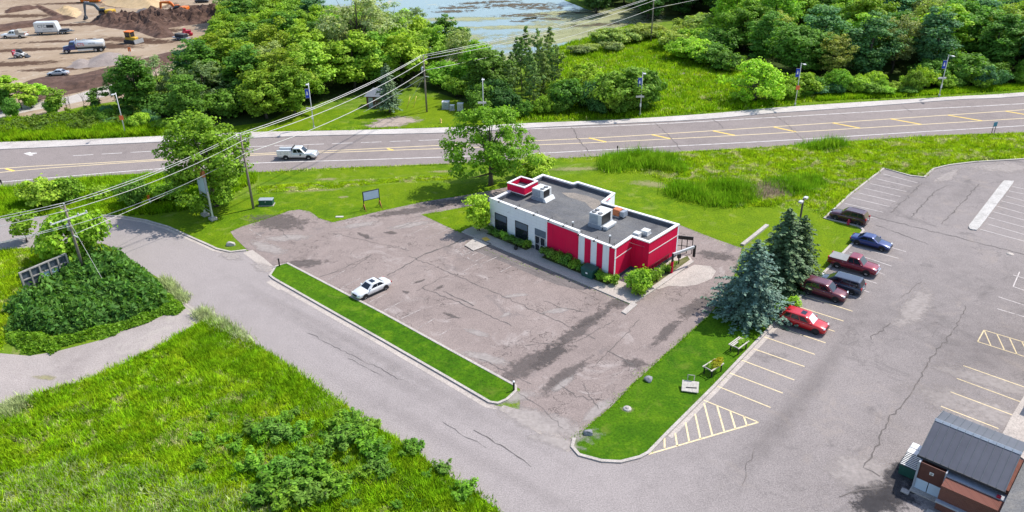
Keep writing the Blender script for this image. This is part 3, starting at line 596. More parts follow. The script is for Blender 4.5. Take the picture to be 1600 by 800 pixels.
def wallbox(mb, p0, p1, u0, u1, z0, z1, d0, d1, mi=0):
    """box along wall p0-p1 (outside is to the right of p0->p1 for this plan), u metres from p0, d metres outward"""
    t = (p1 - p0).normalized(); n = Vector((t.y, -t.x))
    q = [p0 + t * u0 + n * d0, p0 + t * u1 + n * d0, p0 + t * u1 + n * d1, p0 + t * u0 + n * d1]
    mb.prism([(v.x, v.y) for v in q], z0, z1, mi)
TH = .28
def seg(p0, p1, H, mat, label=None, z0=.55):
    mb = MB(); L = (p1 - p0).length; wallbox(mb, p0, p1, 0, L, z0, H - .09, -TH, 0); return part(mb, 'wall', M[mat], rest, label)
front_t = (FR - FL).normalized(); UT = (SP - FL).dot(front_t); SPf = FL + front_t * UT; LF = (FR - FL).length
seg(FL, SPf, HL, 'white_wall', 'white street-front wall'); seg(SPf, FR, HR, 'white_wall')
seg(FR, N1, HR, 'red_wall', 'sunlit crimson end wall'); seg(N1, N2, HR, 'red_wall'); seg(N2, RR, HR, 'red_wall', 'long sunlit crimson end wall')
for a, b in ((RR, B1), (B1, B2), (B2, B3), (B3, B4), (B4, BL)): seg(a, b, HR if a is RR else HR + .1, 'white_wall')
seg(BL, FL, HR + .1, 'white_wall')
mb = MB()
for a, b in zip(plan, plan[1:] + plan[:1]): wallbox(mb, a, b, 0, (b - a).length, 0, .55, -.2, .03)
part(mb, 'foundation', M['base_dark'], rest)
mb = MB(); c_ = sum(plan, Vector((0, 0))) / len(plan)
def inset(poly, d):
    out = []; n = len(poly)
    for i in range(n):
        p, a, b = poly[i], poly[i - 1], poly[(i + 1) % n]; t0 = (p - a).normalized(); t1 = (b - p).normalized()
        n0 = Vector((-t0.y, t0.x)); n1 = Vector((-t1.y, t1.x)); k = (n0 + n1); k = k / max(.25, k.dot(n0)) ; out.append(p + k * d)
    return out
ins = inset(plan, TH - .02); mb.prism([(p.x, p.y) for p in ins], 3.75, 3.95)
roof = part(mb, 'roof', M['roofing'], rest)
mb = MB()
for v_ in (1.4, 3.3, 5.2, 7.1):
    a_, b_ = UV(.6, v_ - .6), UV(23.2 if v_ < 7 else 12.5, v_ - .6); mb.ribbon([tuple(a_), tuple(b_)], .07, 3.954)
for u_ in (4, 8.2, 12.4, 16.6, 20.8): mb.ribbon([tuple(UV(u_, -1.2)), tuple(UV(u_, 7.2))], .05, 3.957)
for q_ in mb.f: pass
ro_ = mb.build('membrane_seam', M['parapet_in'], roof, 'sheet'); keep_root(ro_, roof)
mb = MB(); mb.sheet([tuple(UV(u_, v_)) for u_, v_ in ((5.8, 8.4), (7.4, 7.7), (10.2, 7.6), (11.6, 6.6), (12.6, 6.2), (12.3, 7.4), (12.1, 8.6), (11.2, 9.3), (9.0, 9.6), (7.2, 9.4))], 3.960); ro_ = mb.build('ponding_stain', M['stone_tan'], roof, 'sheet'); keep_root(ro_, roof)
mb = MB(); ic = inset(plan, TH + .003); ih = [HL - .25, HR - .2, HR - .2, HR - .2, HR - .2, HR - .1, HR, HR, HR, HR]
for i in range(len(ic)):
    a, b = ic[i], ic[(i + 1) % len(ic)]; H = HR - .1 if i else HR - .1
    wallbox(mb, a, b, 0, (b - a).length, 3.93, H, -.02, .0)
part(mb, 'parapet_lining', M['parapet_in'], rest)
mb = MB(); oc = inset(plan, -.06); jc = inset(plan, TH + .06)
for i in range(len(plan)):
    a, b, c, d = oc[i], oc[(i + 1) % len(plan)], jc[(i + 1) % len(plan)], jc[i]
    zt = HR if 0 < i < 5 else HR + .1
    if i == 0:
        t1 = SPf - front_t * 0
        n_ = Vector((front_t.y, -front_t.x))
        k0, k1 = SPf + n_ * .06, SPf - n_ * (TH + .06)
        mb.prism([(v.x, v.y) for v in (a, k0, k1, d)], HL - .09, HL + .04); mb.prism([(v.x, v.y) for v in (k0, b, c, k1)], HR - .09, HR + .04)
        k2, k3 = k0 + front_t * .12, k1 + front_t * .12
        mb.prism([(v.x, v.y) for v in (k0, k2, k3, k1)], HR + .041, HL + .04)
    else: mb.prism([(v.x, v.y) for v in (a, b, c, d)], zt - .09, zt + .04 + .001 * i)
part(mb, 'coping', M['coping'], rest)
# crimson panels and stripes on the front, a white line on the end walls
def fpanel(u0, u1, z0, z1, mat, name='panel', d=.05, root=rest, label=None):
    mb = MB(); wallbox(mb, FL, FR, u0, u1, z0, z1, .003, d); return part(mb, name, M[mat], root, label)
fpanel(10.25, 15.3, .7, HL - .32, 'red_wall', label='wide crimson front panel')
for u0, u1 in ((16.3, 17.2), (18.15, 19.0), (20.0, LF - .01)): fpanel(u0, u1, .45, HR - .13, 'red_wall', 'stripe')
mb = MB()
for a, b in ((FR, N1), (N2, RR)): wallbox(mb, a, b, .05, (b - a).length - .03, 3.02, 3.12, .002, .03)
part(mb, 'trim_line', M['coping'], rest)
mb = MB()
for z in (1.1, 1.7, 2.3, 2.9, 3.35, 3.8, 4.25): wallbox(mb, FL, FR, .05, 10.2, z, z + .025, .001, .012)
part(mb, 'siding_line', M['ac_white'], rest)
for u0, u1 in ((.95, 3.2), (4.7, 6.95)):
    mb = MB()
    for a in ((u0, u1, .75, .83), (u0, u1, 3.02, 3.1), (u0, u0 + .08, .83, 3.02), (u1 - .08, u1, .83, 3.02), (u0, u1, 2.1, 2.17)): wallbox(mb, FL, FR, *a, .004, .07)
    f_ = part(mb, 'window', M['black_metal'], rest)
    fpanel(u0 + .08, u1 - .08, .83, 2.1, 'glass_dark', 'pane', .03, f_); fpanel(u0 + .08, u1 - .08, 2.17, 3.02, 'shade', 'shade_panel', .035, f_)
    mb = MB(); wallbox(mb, FL, FR, u0, u1, .70, .75, .004, .12); part(mb, 'sill', M['alu'], f_)
fpanel(8.15, 10.0, 2.2, 3.1, 'shade', 'transom')
for u0 in (8.2, 9.1):
    mb = MB()
    for a in ((u0, u0 + .86, .0, .12), (u0, u0 + .86, 2.08, 2.18), (u0, u0 + .08, .12, 2.08), (u0 + .78, u0 + .86, .12, 2.08), (u0 + .08, u0 + .78, 1.0, 1.05)): wallbox(mb, FL, FR, *a, .033, .10)
    d_ = part(mb, 'door', M['alu'], rest); fpanel(u0 + .08, u0 + .78, .12, 2.08, 'glass_dark', 'pane', .06, d_)
    mb = MB(); h_ = u0 + (.70 if u0 < 9 else .12); wallbox(mb, FL, FR, h_, h_ + .04, .9, 1.3, .101, .14); part(mb, 'handle', M['steel'], d_)
# raised crimson sign box at the roof corner
mb = MB(); tb = [UV(.13, 3.6), UV(3.1, 3.6), UV(3.1, 6.6), UV(.13, 6.6)]
for i in range(4): wallbox(mb, tb[i], tb[(i + 1) % 4], 0 if i % 2 == 0 else .2, 3 - (0 if i % 2 == 0 else .2), 4.56, 5.55, -.2, 0)
sb = part(mb, 'sign_box', M['red_wall'], rest)
mb = MB()
for i in range(4):
    t0 = tb[i]; t1 = tb[(i + 1) % 4]; L = (t1 - t0).length
    wallbox(mb, t0, t1, -.04 if i % 2 == 0 else .24, L + (.04 if i % 2 == 0 else -.24), 5.551, 5.65, -.24, .04)
    wallbox(mb, t0, t1, -.02 if i % 2 == 0 else .22, L + (.02 if i % 2 == 0 else -.22), 4.47, 4.559, -.22, .02)
part(mb, 'trim', M['coping'], sb)
mb = MB(); mb.prism([(p.x, p.y) for p in (UV(.4, 3.9), UV(2.8, 3.9), UV(2.8, 6.3), UV(.4, 6.3))], 3.96, 4.9); part(mb, 'pedestal', M['parapet_in'], sb)
mb = MB(); mb.prism([(p.x, p.y) for p in (UV(12.6, 7.95), UV(12.9, 7.95), UV(12.9, 9.6), UV(12.6, 9.6))], HR, HR + .05); part(mb, 'parapet_cap', M['red_wall'], rest)
# small gooseneck brackets along the front parapet
for u in (1.9, 5.0, 8.1, 10.6, 13.0, 15.4, 17.8, 20.3):
    p = FL + front_t * u; n_ = Vector((front_t.y, -front_t.x)); b = p - n_ * .5; H = HL if u < UT else HR
    mb = MB(); mb.tube([(b.x, b.y, 3.96), (b.x, b.y, H + .35), (p.x + n_.x * .1, p.y + n_.y * .1, H + .12)], .03, 5)
    br = part(mb, 'lamp_bracket', M['black_metal'], rest)
    mb = MB(); q = p + n_ * .22; mb.box(-.1, .1, -.1, .1, H - .02, H + .12, 0, 0, (q.x, q.y)); part(mb, 'lamp_head', M['black_metal'], br)
# rooftop plant
def unit(u, v, wx, wy, z0, h, name, label, cat, body, fans=(), skirt=True, grey=True):
    c = UV(u, v); rz = R(-39.0)
    root = empty(name, (c.x, c.y, 3.95), rz, label, cat)
    mb = MB(); mb.box(-wx / 2, wx / 2, -wy / 2, wy / 2, z0, z0 + h, 0, bev=.04); mb.build('casing', M[body], root)
    if grey:
        mb = MB(); mb.box(-wx / 2 + .08, wx / 2 - .5, -wy / 2 - .03, -wy / 2 - .003, z0 + .1, z0 + h - .12)
        for k in range(6): mb.box(-wx / 2 + .1, wx / 2 - .52, -wy / 2 - .05, -wy / 2 - .03, z0 + .18 + k * (h - .4) / 6, z0 + .22 + k * (h - .4) / 6)
        mb.build('side_grille', M['ac_grey'], root)
        mb = MB(); mb.box(wx / 2 + .003, wx / 2 + .03, -wy / 2 + .1, wy / 2 - .5, z0 + .1, z0 + h - .12); mb.build('coil', M['black_metal'], root)
    for fx, fy in fans:
        mb = MB(); mb.tube([(fx, fy, z0 + h + .001), (fx, fy, z0 + h + .07)], .3, 16); f = mb.build('fan', M['black_metal'], root)
        mb = MB()
        for a in range(6): mb.box(-.3, .3, -.012, .012, z0 + h + .07, z0 + h + .085, 0, a * math.pi / 6, (fx, fy))
        mb.build('fan_guard', M['steel'], f)
    if skirt:
        mb = MB(); mb.box(-wx / 2 - .08, wx / 2 + .08, -wy / 2 - .08, wy / 2 + .08, .0, z0); mb.build('curb', M['ac_grey' if grey else 'steel'], root)
    return root
a1 = unit(4.75, 5.25, 1.9, 1.9, .45, 1.15, 'rooftop_unit', 'white rooftop air conditioner with two fans beside the crimson sign box', 'air conditioner', 'ac_white', ((.45, .35), (.45, -.45)))
mb = MB(); mb.loft([[(1.03, -1.05, .02), (1.5, -1.05, .02), (1.5, 1.05, .02), (1.03, 1.05, .02)], [(1.03, -1.0, .5), (1.2, -1.0, .5), (1.2, 1.0, .5), (1.03, 1.0, .5)]]); mb.build('duct_hood', M['ac_white'], a1)
a2 = unit(15.6, 3.0, 1.8, 2.6, .45, 1.45, 'rooftop_unit', 'tall white rooftop air conditioner with three fans beside rusty exhaust box', 'air conditioner', 'ac_white', ((-.45, -.85), (.45, -.85), (-.45, -.15)))
mb = MB(); mb.box(1.05, 1.75, -1.2, 1.0, .3, .5); mb.box(1.1, 1.6, -1.1, .9, 0, .3); mb.build('duct_hood', M['ac_white'], a2)
a3 = unit(15.9, 6.5, .95, .95, .15, .85, 'exhaust_unit', 'rusty orange exhaust box on the flat restaurant roof', 'roof exhaust', 'rust', grey=False)
mb = MB(); mb.loft([[(.5, -.35, .2), (.5, .35, .2), (.5, .35, .8), (.5, -.35, .8)], [(1.2, -.5, .2), (1.2, .5, .2), (1.2, .5, .95), (1.2, -.5, .95)]]); mb.build('hood', M['ac_grey'], a3)
unit(21.0, 2.75, .8, .8, .12, .45, 'roof_vent', 'smaller pale square vent box near the parapet notch', 'roof vent', 'ac_white', grey=False)
unit(21.55, 3.85, .95, .95, .15, .5, 'roof_vent', 'larger pale square vent box nearest the end parapet', 'roof vent', 'ac_white', grey=False)
for (u, v, nm) in ((13.6, -.2, 'thin roof vent pipe with pale cap standing behind the wide crimson panel'), (19.3, -.7, 'thin roof vent pipe with pale cap standing behind the crimson stripes')):
    c = UV(u, v); e = empty('vent_pipe', (c.x, c.y, 3.95), 0, nm, 'vent pipe')
    mb = MB(); mb.cyl((0, 0), .06, 0, .85, 8); mb.build('pipe', M['black_metal'], e); mb = MB(); mb.cyl((0, 0), .13, .85, 1.02, 10); mb.build('cap', M['ac_white'], e)

# ---- walkway, beds and what stands round the building
wk = MB()
wk.prism(PG((722.5, 363), (727, 359.5), (743, 353.5)) + [tuple(FL), tuple(FR), tuple(N1), tuple(N2), tuple(RR + B0 * .3)] + PG((1078, 402), (1082, 408.5), (1038, 441.6), (987.5, 475.8)), 0.0, .12)
o = wk.build('walkway', M['apron']); o['kind'] = 'structure'
wk = MB(); wk.kerb(PG((722, 363), (987.5, 476)), .22, 0, .135); wk.kerb(PG((987.5, 476), (1038, 441.8), (1083, 409)), .3, 0, .15)
wk.prism(PG((971, 488.5), (978, 492), (996, 477), (988, 473)), 0, .14); o = wk.build('kerb', M['concrete']); o['kind'] = 'structure'
wk = MB(); wk.sheet(PG((726, 384.5), (742, 372), (768, 382), (740, 393)), .135); o = wk.build('ramp', M['concrete'], kind='sheet'); o['kind'] = 'structure'
wk = MB(); wk.sheet(PG((752, 373.5), (760, 371.5), (766.5, 376), (758, 378.3)), .140); o = wk.build('ramp', M['yellow_pad'], kind='sheet'); o['kind'] = 'structure'
bed = MB(); bed.sheet(PG((1000, 437), (1017, 450), (1078, 407), (1074, 401)) , .126); 
M['mulch'] = m_grass('weedy_soil', [(.07, .085, .02), (.13, .13, .05), (.22, .19, .12), (.10, .13, .02)], .8)
o = bed.build('flower_bed', M['mulch'], kind='sheet'); o['kind'] = 'structure'
bed = MB(); n_ = Vector((front_t.y, -front_t.x)); bed.sheet([tuple(FL + front_t * .3 + n_ * .04), tuple(FL + front_t * .3 + n_ * 1.1), tuple(FL + front_t * 7.6 + n_ * 1.1), tuple(FL + front_t * 7.6 + n_ * .04)], .126); bed.sheet([tuple(FL + front_t * 10.3 + n_ * .04), tuple(FL + front_t * 10.3 + n_ * 1.2), tuple(FR + n_ * 1.2), tuple(FR + n_ * .04)], .126)
o = bed.build('flower_bed', M['mulch'], kind='sheet'); o['kind'] = 'structure'
c = UV(17.85, -2.0) ; c = FL + front_t * 17.9 + n_ * .95
dp = empty('waste_bin', (c.x, c.y, .12), math.atan2(front_t.y, front_t.x), 'dark green steel waste bin with sloped lid against the striped front wall', 'waste bin')
mb = MB(); mb.loft([[(-.8, -.55, .05), (.8, -.55, .05), (.8, .6, .05), (-.8, .6, .05)], [(-.88, -.6, .95), (.88, -.6, .95), (.88, .62, .95), (-.88, .62, .95)], [(-.88, -.5, 1.1), (.88, -.5, 1.1), (.88, .62, 1.25), (-.88, .62, 1.25)]]); mb.build('body', M['dark_green'], dp)
mb = MB(); mb.loft([[(-.92, -.58, 1.11), (.92, -.58, 1.11), (.92, .64, 1.26), (-.92, .64, 1.26)], [(-.9, -.54, 1.17), (.9, -.54, 1.17), (.9, .62, 1.32), (-.9, .62, 1.32)]]); mb.build('lid', M['dark_green'], dp)
mb = MB(); mb.box(-.15, .15, -.603, -.59, .55, .75); mb.build('sticker', M['coping'], dp)
for x in (-.93, .88):
    mb = MB(); mb.box(x, x + .06, -.25, .25, .4, .6); mb.build('side_pocket', M['black_metal'], dp)
# drive-through canopy frame: black menu frame, red post with white arm, low iron railing
c = UV(24.2, 9.3); e = empty('menu_frame', (c.x, c.y, .02), R(-15), 'black steel menu frame standing behind the crimson end wall', 'menu frame')
mb = MB(); mb.box(-1.05, 1.05, -.06, .06, 1.9, 2.35); mb.build('header', M['black_metal'], e)
for x in (-1.0, -.33, .33, 1.0):
    mb = MB(); mb.box(x - .05, x + .05, -.05, .05, 0, 1.9); mb.build('post', M['black_metal'], e)
mb = MB(); mb.box(-1.0, 1.0, -.03, .03, .95, 1.02); mb.build('crossbar', M['black_metal'], e)
c = G(1049, 426, .12); e = empty('clearance_bar', (c.x, c.y, .12), R(33), 'red post carrying a pale horizontal clearance arm', 'clearance bar')
mb = MB(); mb.cyl((0, 0), .17, 0, 1.5, 12); mb.build('post', M['red_wall'], e); mb = MB(); mb.cyl((0, 0), .13, 1.5, 2.6, 10); mb.build('upper_post', M['black_metal'], e)
mb = MB(); mb.box(0, 3.6, -.12, .12, 2.35, 2.62); mb.build('arm', M['pale_metal'], e); mb = MB(); mb.box(3.5, 3.7, -.14, .14, 1.1, 2.65); mb.build('hanger', M['black_metal'], e)
c = G(1060, 412, .12); e = empty('speaker_post', (c.x, c.y, .12), R(20), 'short black ordering speaker post in the weedy bed', 'speaker post')
mb = MB(); mb.box(-.06, .06, -.06, .06, 0, .8); mb.build('post', M['black_metal'], e); mb = MB(); mb.box(-.2, .2, -.14, .14, .8, 1.35); mb.build('speaker_box', M['black_metal'], e)
e = empty('iron_railing', (G(1013, 431, .12).x, G(1013, 431, .12).y, .12), 0, 'black iron railing along the foot of the crimson end wall', 'railing')
a, b = G(1012, 430, .12), G(1046, 408, .12); L = (b - a).length; d = (b - a) / L; mb = MB(); rl = MB()
for i in range(int(L / .32)):
    p = a + d * (i * .32); mb.box(-.025, .025, -.025, .025, .12, 1.15, 0, 0, (p.x, p.y))
for z in (.4, 1.2): rl.tube([(a.x, a.y, z), (b.x, b.y, z)], .03, 6)
keep(mb.build('picket', M['black_metal'], e), e); keep(rl.build('rail', M['black_metal'], e), e)
c = FL + front_t * 6.4 + n_ * 1.75; e = empty('ash_bin', (c.x, c.y, .12), 0, 'small black ash bin standing on the walkway by the windows', 'ash bin')
mb = MB(); mb.tube([(0, 0, 0), (0, 0, .1), (0, 0, .35), (0, 0, .42)], [.2, .27, .25, .12], 12); mb.build('bowl', M['black_metal'], e); mb = MB(); mb.cyl((0, 0), .035, .42, .95, 8); mb.build('stem', M['black_metal'], e)
# ------------------------------------------------------------------ plants
def quads_mesh(name, C, N, S, mat, rs, aspect=1.35, extra=None):
    """leaf cards: centres C, facing N, size S"""
    n = len(C); N = N / np.maximum(1e-6, np.linalg.norm(N, axis=1, keepdims=True))
    a = np.cross(N, rs.normal(size=(n, 3))); a /= np.maximum(1e-6, np.linalg.norm(a, axis=1, keepdims=True)); b = np.cross(N, a)
    s = S[:, None]; V = np.empty((n, 4, 3)); bend = N * s * .18
    V[:, 0] = C - a * s * aspect * .5; V[:, 1] = C - b * s * .5 + bend; V[:, 2] = C + a * s * aspect * .5; V[:, 3] = C + b * s * .5 + bend
    me = bpy.data.meshes.new(name); me.vertices.add(n * 4); me.vertices.foreach_set('co', V.reshape(-1).astype(np.float32))
    me.loops.add(n * 4); me.loops.foreach_set('vertex_index', np.arange(n * 4, dtype=np.int32))
    me.polygons.add(n); me.polygons.foreach_set('loop_start', np.arange(0, n * 4, 4, dtype=np.int32)); me.polygons.foreach_set('loop_total', np.full(n, 4, np.int32))
    me.materials.append(mat); me.update(calc_edges=True); return me
M['leaf'] = m_leaf('tree_leaf'); M['needle'] = m_leaf('conifer_needle', .4, .08, .6, .2); M['bark'] = paint('tree_bark', (.10, .08, .065), .95, var=.3, scale=2); M['pale_bark'] = paint('bleached_bark', (.36, .33, .30), .95, var=.2, scale=2)
def sph(rs, n):
    d = rs.normal(size=(n, 3)); return d / np.linalg.norm(d, axis=1, keepdims=True)
def crown(seed, h, r, base, n, nclump, cr, leaf, shape='round', up=.35, squash=1.0):
    """clumps of leaves through a crown from z=base to h, radius r; returns mesh and clump centres"""
    rs = np.random.RandomState(seed); zc = (h + base) / 2; hz = (h - base) / 2
    d = sph(rs, nclump); k = rs.uniform(.35, 1.0, nclump) ** .55
    if shape == 'round': rad = np.stack([np.full(nclump, r - cr * .6)] * 2 + [np.full(nclump, hz - cr * .5)], 1); P = d * rad * k[:, None]; P[:, 2] += zc
    elif shape == 'column':
        z = rs.uniform(0, 1, nclump); rr = r * np.sin(np.clip(z * .95 + .08, 0, 1) * math.pi) ** .6 * rs.uniform(.1, .9, nclump); a = rs.uniform(0, 6.28, nclump)
        P = np.stack([rr * np.cos(a), rr * np.sin(a), base + z * (h - base - cr * .4)], 1)
    elif shape == 'spread':
        z = rs.uniform(0, 1, nclump) ** .8; rr = r * (1 - .55 * (z - .35) ** 2 * 2.4).clip(.25, 1) * np.sqrt(rs.uniform(.05, 1, nclump)); a = rs.uniform(0, 6.28, nclump)
        P = np.stack([rr * np.cos(a), rr * np.sin(a), base + z * (h - base) * (1 - .35 * (rr / r) ** 2)], 1)
    ph = rs.uniform(0, 6.28, 6); th = np.arctan2(P[:, 1], P[:, 0]); q = 1 + .16 * np.sin(2 * th + ph[0]) + .13 * np.sin(3 * th + ph[1] + P[:, 2] * .5) + .1 * np.sin(P[:, 2] * 1.3 + ph[2])
    P[:, :2] *= q[:, None]; P[:, :2] += rs.normal(0, r * .08, (nclump, 2)); P[:, 2] += rs.normal(0, hz * .07, nclump)
    CR_ = cr * rs.uniform(.6, 1.35, nclump); w_ = CR_ ** 2; idx = rs.choice(nclump, n, p=w_ / w_.sum())
    dd = sph(rs, n); dd[:, 2] = dd[:, 2] * .8 + .18; rad = rs.uniform(.3, 1.15, n) ** .6; rad[:n // 6] *= rs.uniform(1, 1.55, n // 6)
    C = P[idx] + dd * (CR_[idx] * rad)[:, None] * np.array([1, 1, .8 * squash])
    out = C - np.array([0, 0, zc * .8]); out /= np.maximum(.01, np.linalg.norm(out, axis=1, keepdims=True))
    N = dd * .7 + out * .35 + rs.normal(0, .45, (n, 3)); N[:, 2] += up
    return quads_mesh('crown', C, N, leaf * rs.uniform(.65, 1.4, n), M['leaf'], rs), P
def trunk(seed, h, r, P, k=9, r0=.22, mat='bark', base=0.3, multi=1):
    rs = random.Random(seed); mb = MB()
    for q in range(multi):
        ox, oy = (0, 0) if multi == 1 else (rs.uniform(-.3, .3), rs.uniform(-.3, .3))
        top = h * .82; pts = []; x, y = ox, oy
        for i in range(7):
            z = top * i / 6; pts.append((x, y, z)); x += rs.uniform(-.03, .03) * h * (.4 + .6 * (multi > 1)); y += rs.uniform(-.03, .03) * h * (.4 + .6 * (multi > 1))
        rr = [r0 * (1.35 if i == 0 else 1) * (1 - .8 * i / 6) for i in range(7)]; mb.tube(pts, rr, 7)
        order = sorted(range(len(P)), key=lambda i: rs.random())[:k]
        for i in order:
            c = Vector(P[i]); zt = max(base * h, min(top * .9, c.z * rs.uniform(.45, .75))); j = min(5, int(zt / top * 6)); f = zt / top * 6 - j
            s = Vector(pts[j]).lerp(Vector(pts[min(6, j + 1)]), f); mid = s.lerp(c, .55) + Vector((rs.uniform(-.2, .2), rs.uniform(-.2, .2), -.06 * (c - s).length))
            q0 = r0 * .5 * (1 - zt / h); mb.tube([s, mid, c], [max(.035, q0), max(.025, q0 * .6), .02], 5)
    o = mb.build('trunk', M[mat]); me = o.data; bpy.data.objects.remove(o); return me
KIND = {}
def variant(kind, *a, tk=9, r0=.22, tmat='bark', tb=.3, multi=1, **kw):
    me, P = crown(*a, **kw); KIND.setdefault(kind, []).append((me, trunk(a[0], a[1], a[2], P, tk, r0, tmat, tb, multi), a[1], a[2]))
#        kind     seed  h    r    base  n    clumps cr  leaf
for s in (1, 2, 3, 51): variant('broad', s, 11, 4.3, .7, 8600, 110, .85, .31)
for s in (4, 5, 52): variant('tall', s, 14, 3.5, .9, 8200, 110, .85, .31)
for s in (6, 7): variant('airy', s, 15, 4.6, 2.0, 5200, 110, .8, .29, tk=26, tb=.2)
for s in (8, 9): variant('poplar', s, 11, 1.9, .8, 2300, 70, .42, .24, shape='column', tk=12, r0=.12, tb=.1)
for s in (10, 11, 12): variant('bush', s, 3.6, 2.5, .1, 4200, 60, .6, .23, tk=8, r0=.07, tb=.05, multi=3)
for s in (13, 14): variant('sapling', s, 5, 1.5, .9, 900, 22, .55, .24, tk=9, r0=.06, tb=.15)
variant('specimen', 21, 13, 6.9, 2.6, 11500, 150, .95, .30, shape='spread', tk=26, r0=.38, tb=.16)
variant('fulltree', 22, 15, 5.6, .6, 12500, 150, .95, .30, tk=16, r0=.3, tb=.12)
variant('cottonwood', 23, 19, 6.5, 4.5, 5200, 90, 1.05, .34, tk=40, r0=.36, tb=.25)
variant('roundbush', 24, 5.2, 2.1, .3, 3600, 40, .65, .22, tk=8, r0=.07, tb=.05, multi=3)
for s in (25, 26): variant('shrub', s, 1.3, .8, .05, 900, 18, .34, .14, tk=6, r0=.025, tb=.05, multi=3)
variant('lowtree', 27, 7.5, 5.2, 1.0, 5200, 60, 1.05, .32, shape='spread', tk=18, r0=.2, tb=.08, multi=3)
def sumac(seed):
    """upright weedy shrub: stems with whorls of long leaves"""
    rs = np.random.RandomState(seed); C, N, S = [], [], []; mb = MB()
    for st in range(9):
        a = rs.uniform(0, 6.28); L = rs.uniform(.1, .75); top = np.array([L * math.cos(a), L * math.sin(a), rs.uniform(.7, 1.35)]); bot = np.array([L * .2 * math.cos(a), L * .2 * math.sin(a), 0])
        mb.tube([tuple(bot), tuple(top)], .02, 4)
        for i in range(60):
            f = rs.uniform(.3, 1.05); p = bot + (top - bot) * f; b = rs.uniform(0, 6.28); q = rs.uniform(.05, .28) * (1.2 - .5 * f)
            C.append(p + np.array([q * math.cos(b), q * math.sin(b), rs.uniform(-.02, .06)])); N.append([.5 * math.cos(b), .5 * math.sin(b), .9]); S.append(rs.uniform(.07, .14))
    me = quads_mesh('foliage', np.array(C), np.array(N) + rs.normal(0, .25, (len(C), 3)), np.array(S), M['leaf'], rs, 2.2)
    o = mb.build('stem', M['bark']); tm = o.data; bpy.data.objects.remove(o); KIND.setdefault('sumac', []).append((me, tm, 1.3, .8))
for s in (31, 32, 33): sumac(s)
def conifer(seed, h, r, n_t, mat='needle', droop=.28, name='spruce', skirt=.0):
    rs = np.random.RandomState(seed); C, N, S = [], [], []; mb = MB(); mb.tube([(0, 0, 0), (0, 0, h * .5), (0, 0, h * .98)], [.2, .13, .02], 7)
    for i in range(n_t):
        f = i / (n_t - 1); z = skirt + .25 + f * (h - .5); R_ = r * (1 - f) ** .66 * rs.uniform(.85, 1.1) + .15; nb = int(6 + 9 * (1 - f)); a0 = rs.uniform(0, 6.28)
        for k in range(nb):
            a = a0 + 6.283 * k / nb + rs.uniform(-.2, .2); Lb = R_ * rs.uniform(.58, 1.2); m = max(7, int(Lb * 16)); dz = -droop * Lb
            if k % 2 == 0: mb.tube([(0, 0, z), (Lb * .9 * math.cos(a), Lb * .9 * math.sin(a), z + dz * .8)], [.04, .012], 4)
            for j in range(m):
                t_ = rs.uniform(.12, 1.03); wd = .32 * (1 - t_) * Lb * .55 + .14; o_ = rs.uniform(-1, 1) * wd; q = Lb * t_
                C.append([q * math.cos(a) - o_ * math.sin(a), q * math.sin(a) + o_ * math.cos(a), z + dz * t_ ** 1.3 + .1 * t_ ** 3 * Lb - abs(o_) * .22 + rs.uniform(-.09, .09)])
                N.append([.45 * math.cos(a), .45 * math.sin(a), 1.0]); S.append(rs.uniform(.14, .30))
    me = quads_mesh('crown', np.array(C), np.array(N) + rs.normal(0, .38, (len(C), 3)), np.array(S), M[mat], rs, 1.5)
    o = mb.build('trunk', M['bark']); tm = o.data; bpy.data.objects.remove(o); KIND.setdefault(name, []).append((me, tm, h, r))
conifer(41, 10.5, 4.3, 30, name='blue_spruce', droop=.30); conifer(42, 11, 2.9, 32, name='dark_spruce', droop=.35); conifer(43, 9, 3.0, 26, name='dark_spruce', droop=.3); conifer(44, 9, 3.0, 24, name='lawn_spruce', droop=.22, skirt=1.3)

YG = (.27, .42, .04); GR = (0.218, 0.396, 0.041); MG = (0.137, 0.287, 0.041); DK = (0.082, 0.192, 0.0478); SV = (0.3, 0.396, 0.178); OL = (0.342, 0.437, 0.0956); BS = (.155, .24, .215); DS = (0.0956, 0.178, 0.082); LM = (0.342, 0.547, 0.0547); BG = (0.123, 0.273, 0.109)
prng = random.Random(99)
def plant(kind, loc, h, name, label, cat, tint, group=None, width=None, var=.14, ctag=None, v=None):
    ms = KIND[kind]; me, tm, h0, r0 = ms[v if v is not None else prng.randrange(len(ms))]
    s = h / h0; sx = s if width is None else width / (2 * r0)
    root = empty(name, (loc[0], loc[1], loc[2] if len(loc) > 2 else 0.0), prng.uniform(0, 6.28), label, cat, group); root.scale = (sx, sx * prng.uniform(.92, 1.08), s)
    woody = kind not in ('sumac', 'bush', 'roundbush', 'shrub')
    c = link('crown' if woody else 'foliage', me, root); t_ = link('trunk' if woody else 'stem', tm, root)
    k = 1 + prng.uniform(-var, var); c.color = (min(1, tint[0] * k * prng.uniform(.9, 1.12)), min(1, tint[1] * k), min(1, tint[2] * k * prng.uniform(.8, 1.2)), 1)
    return root
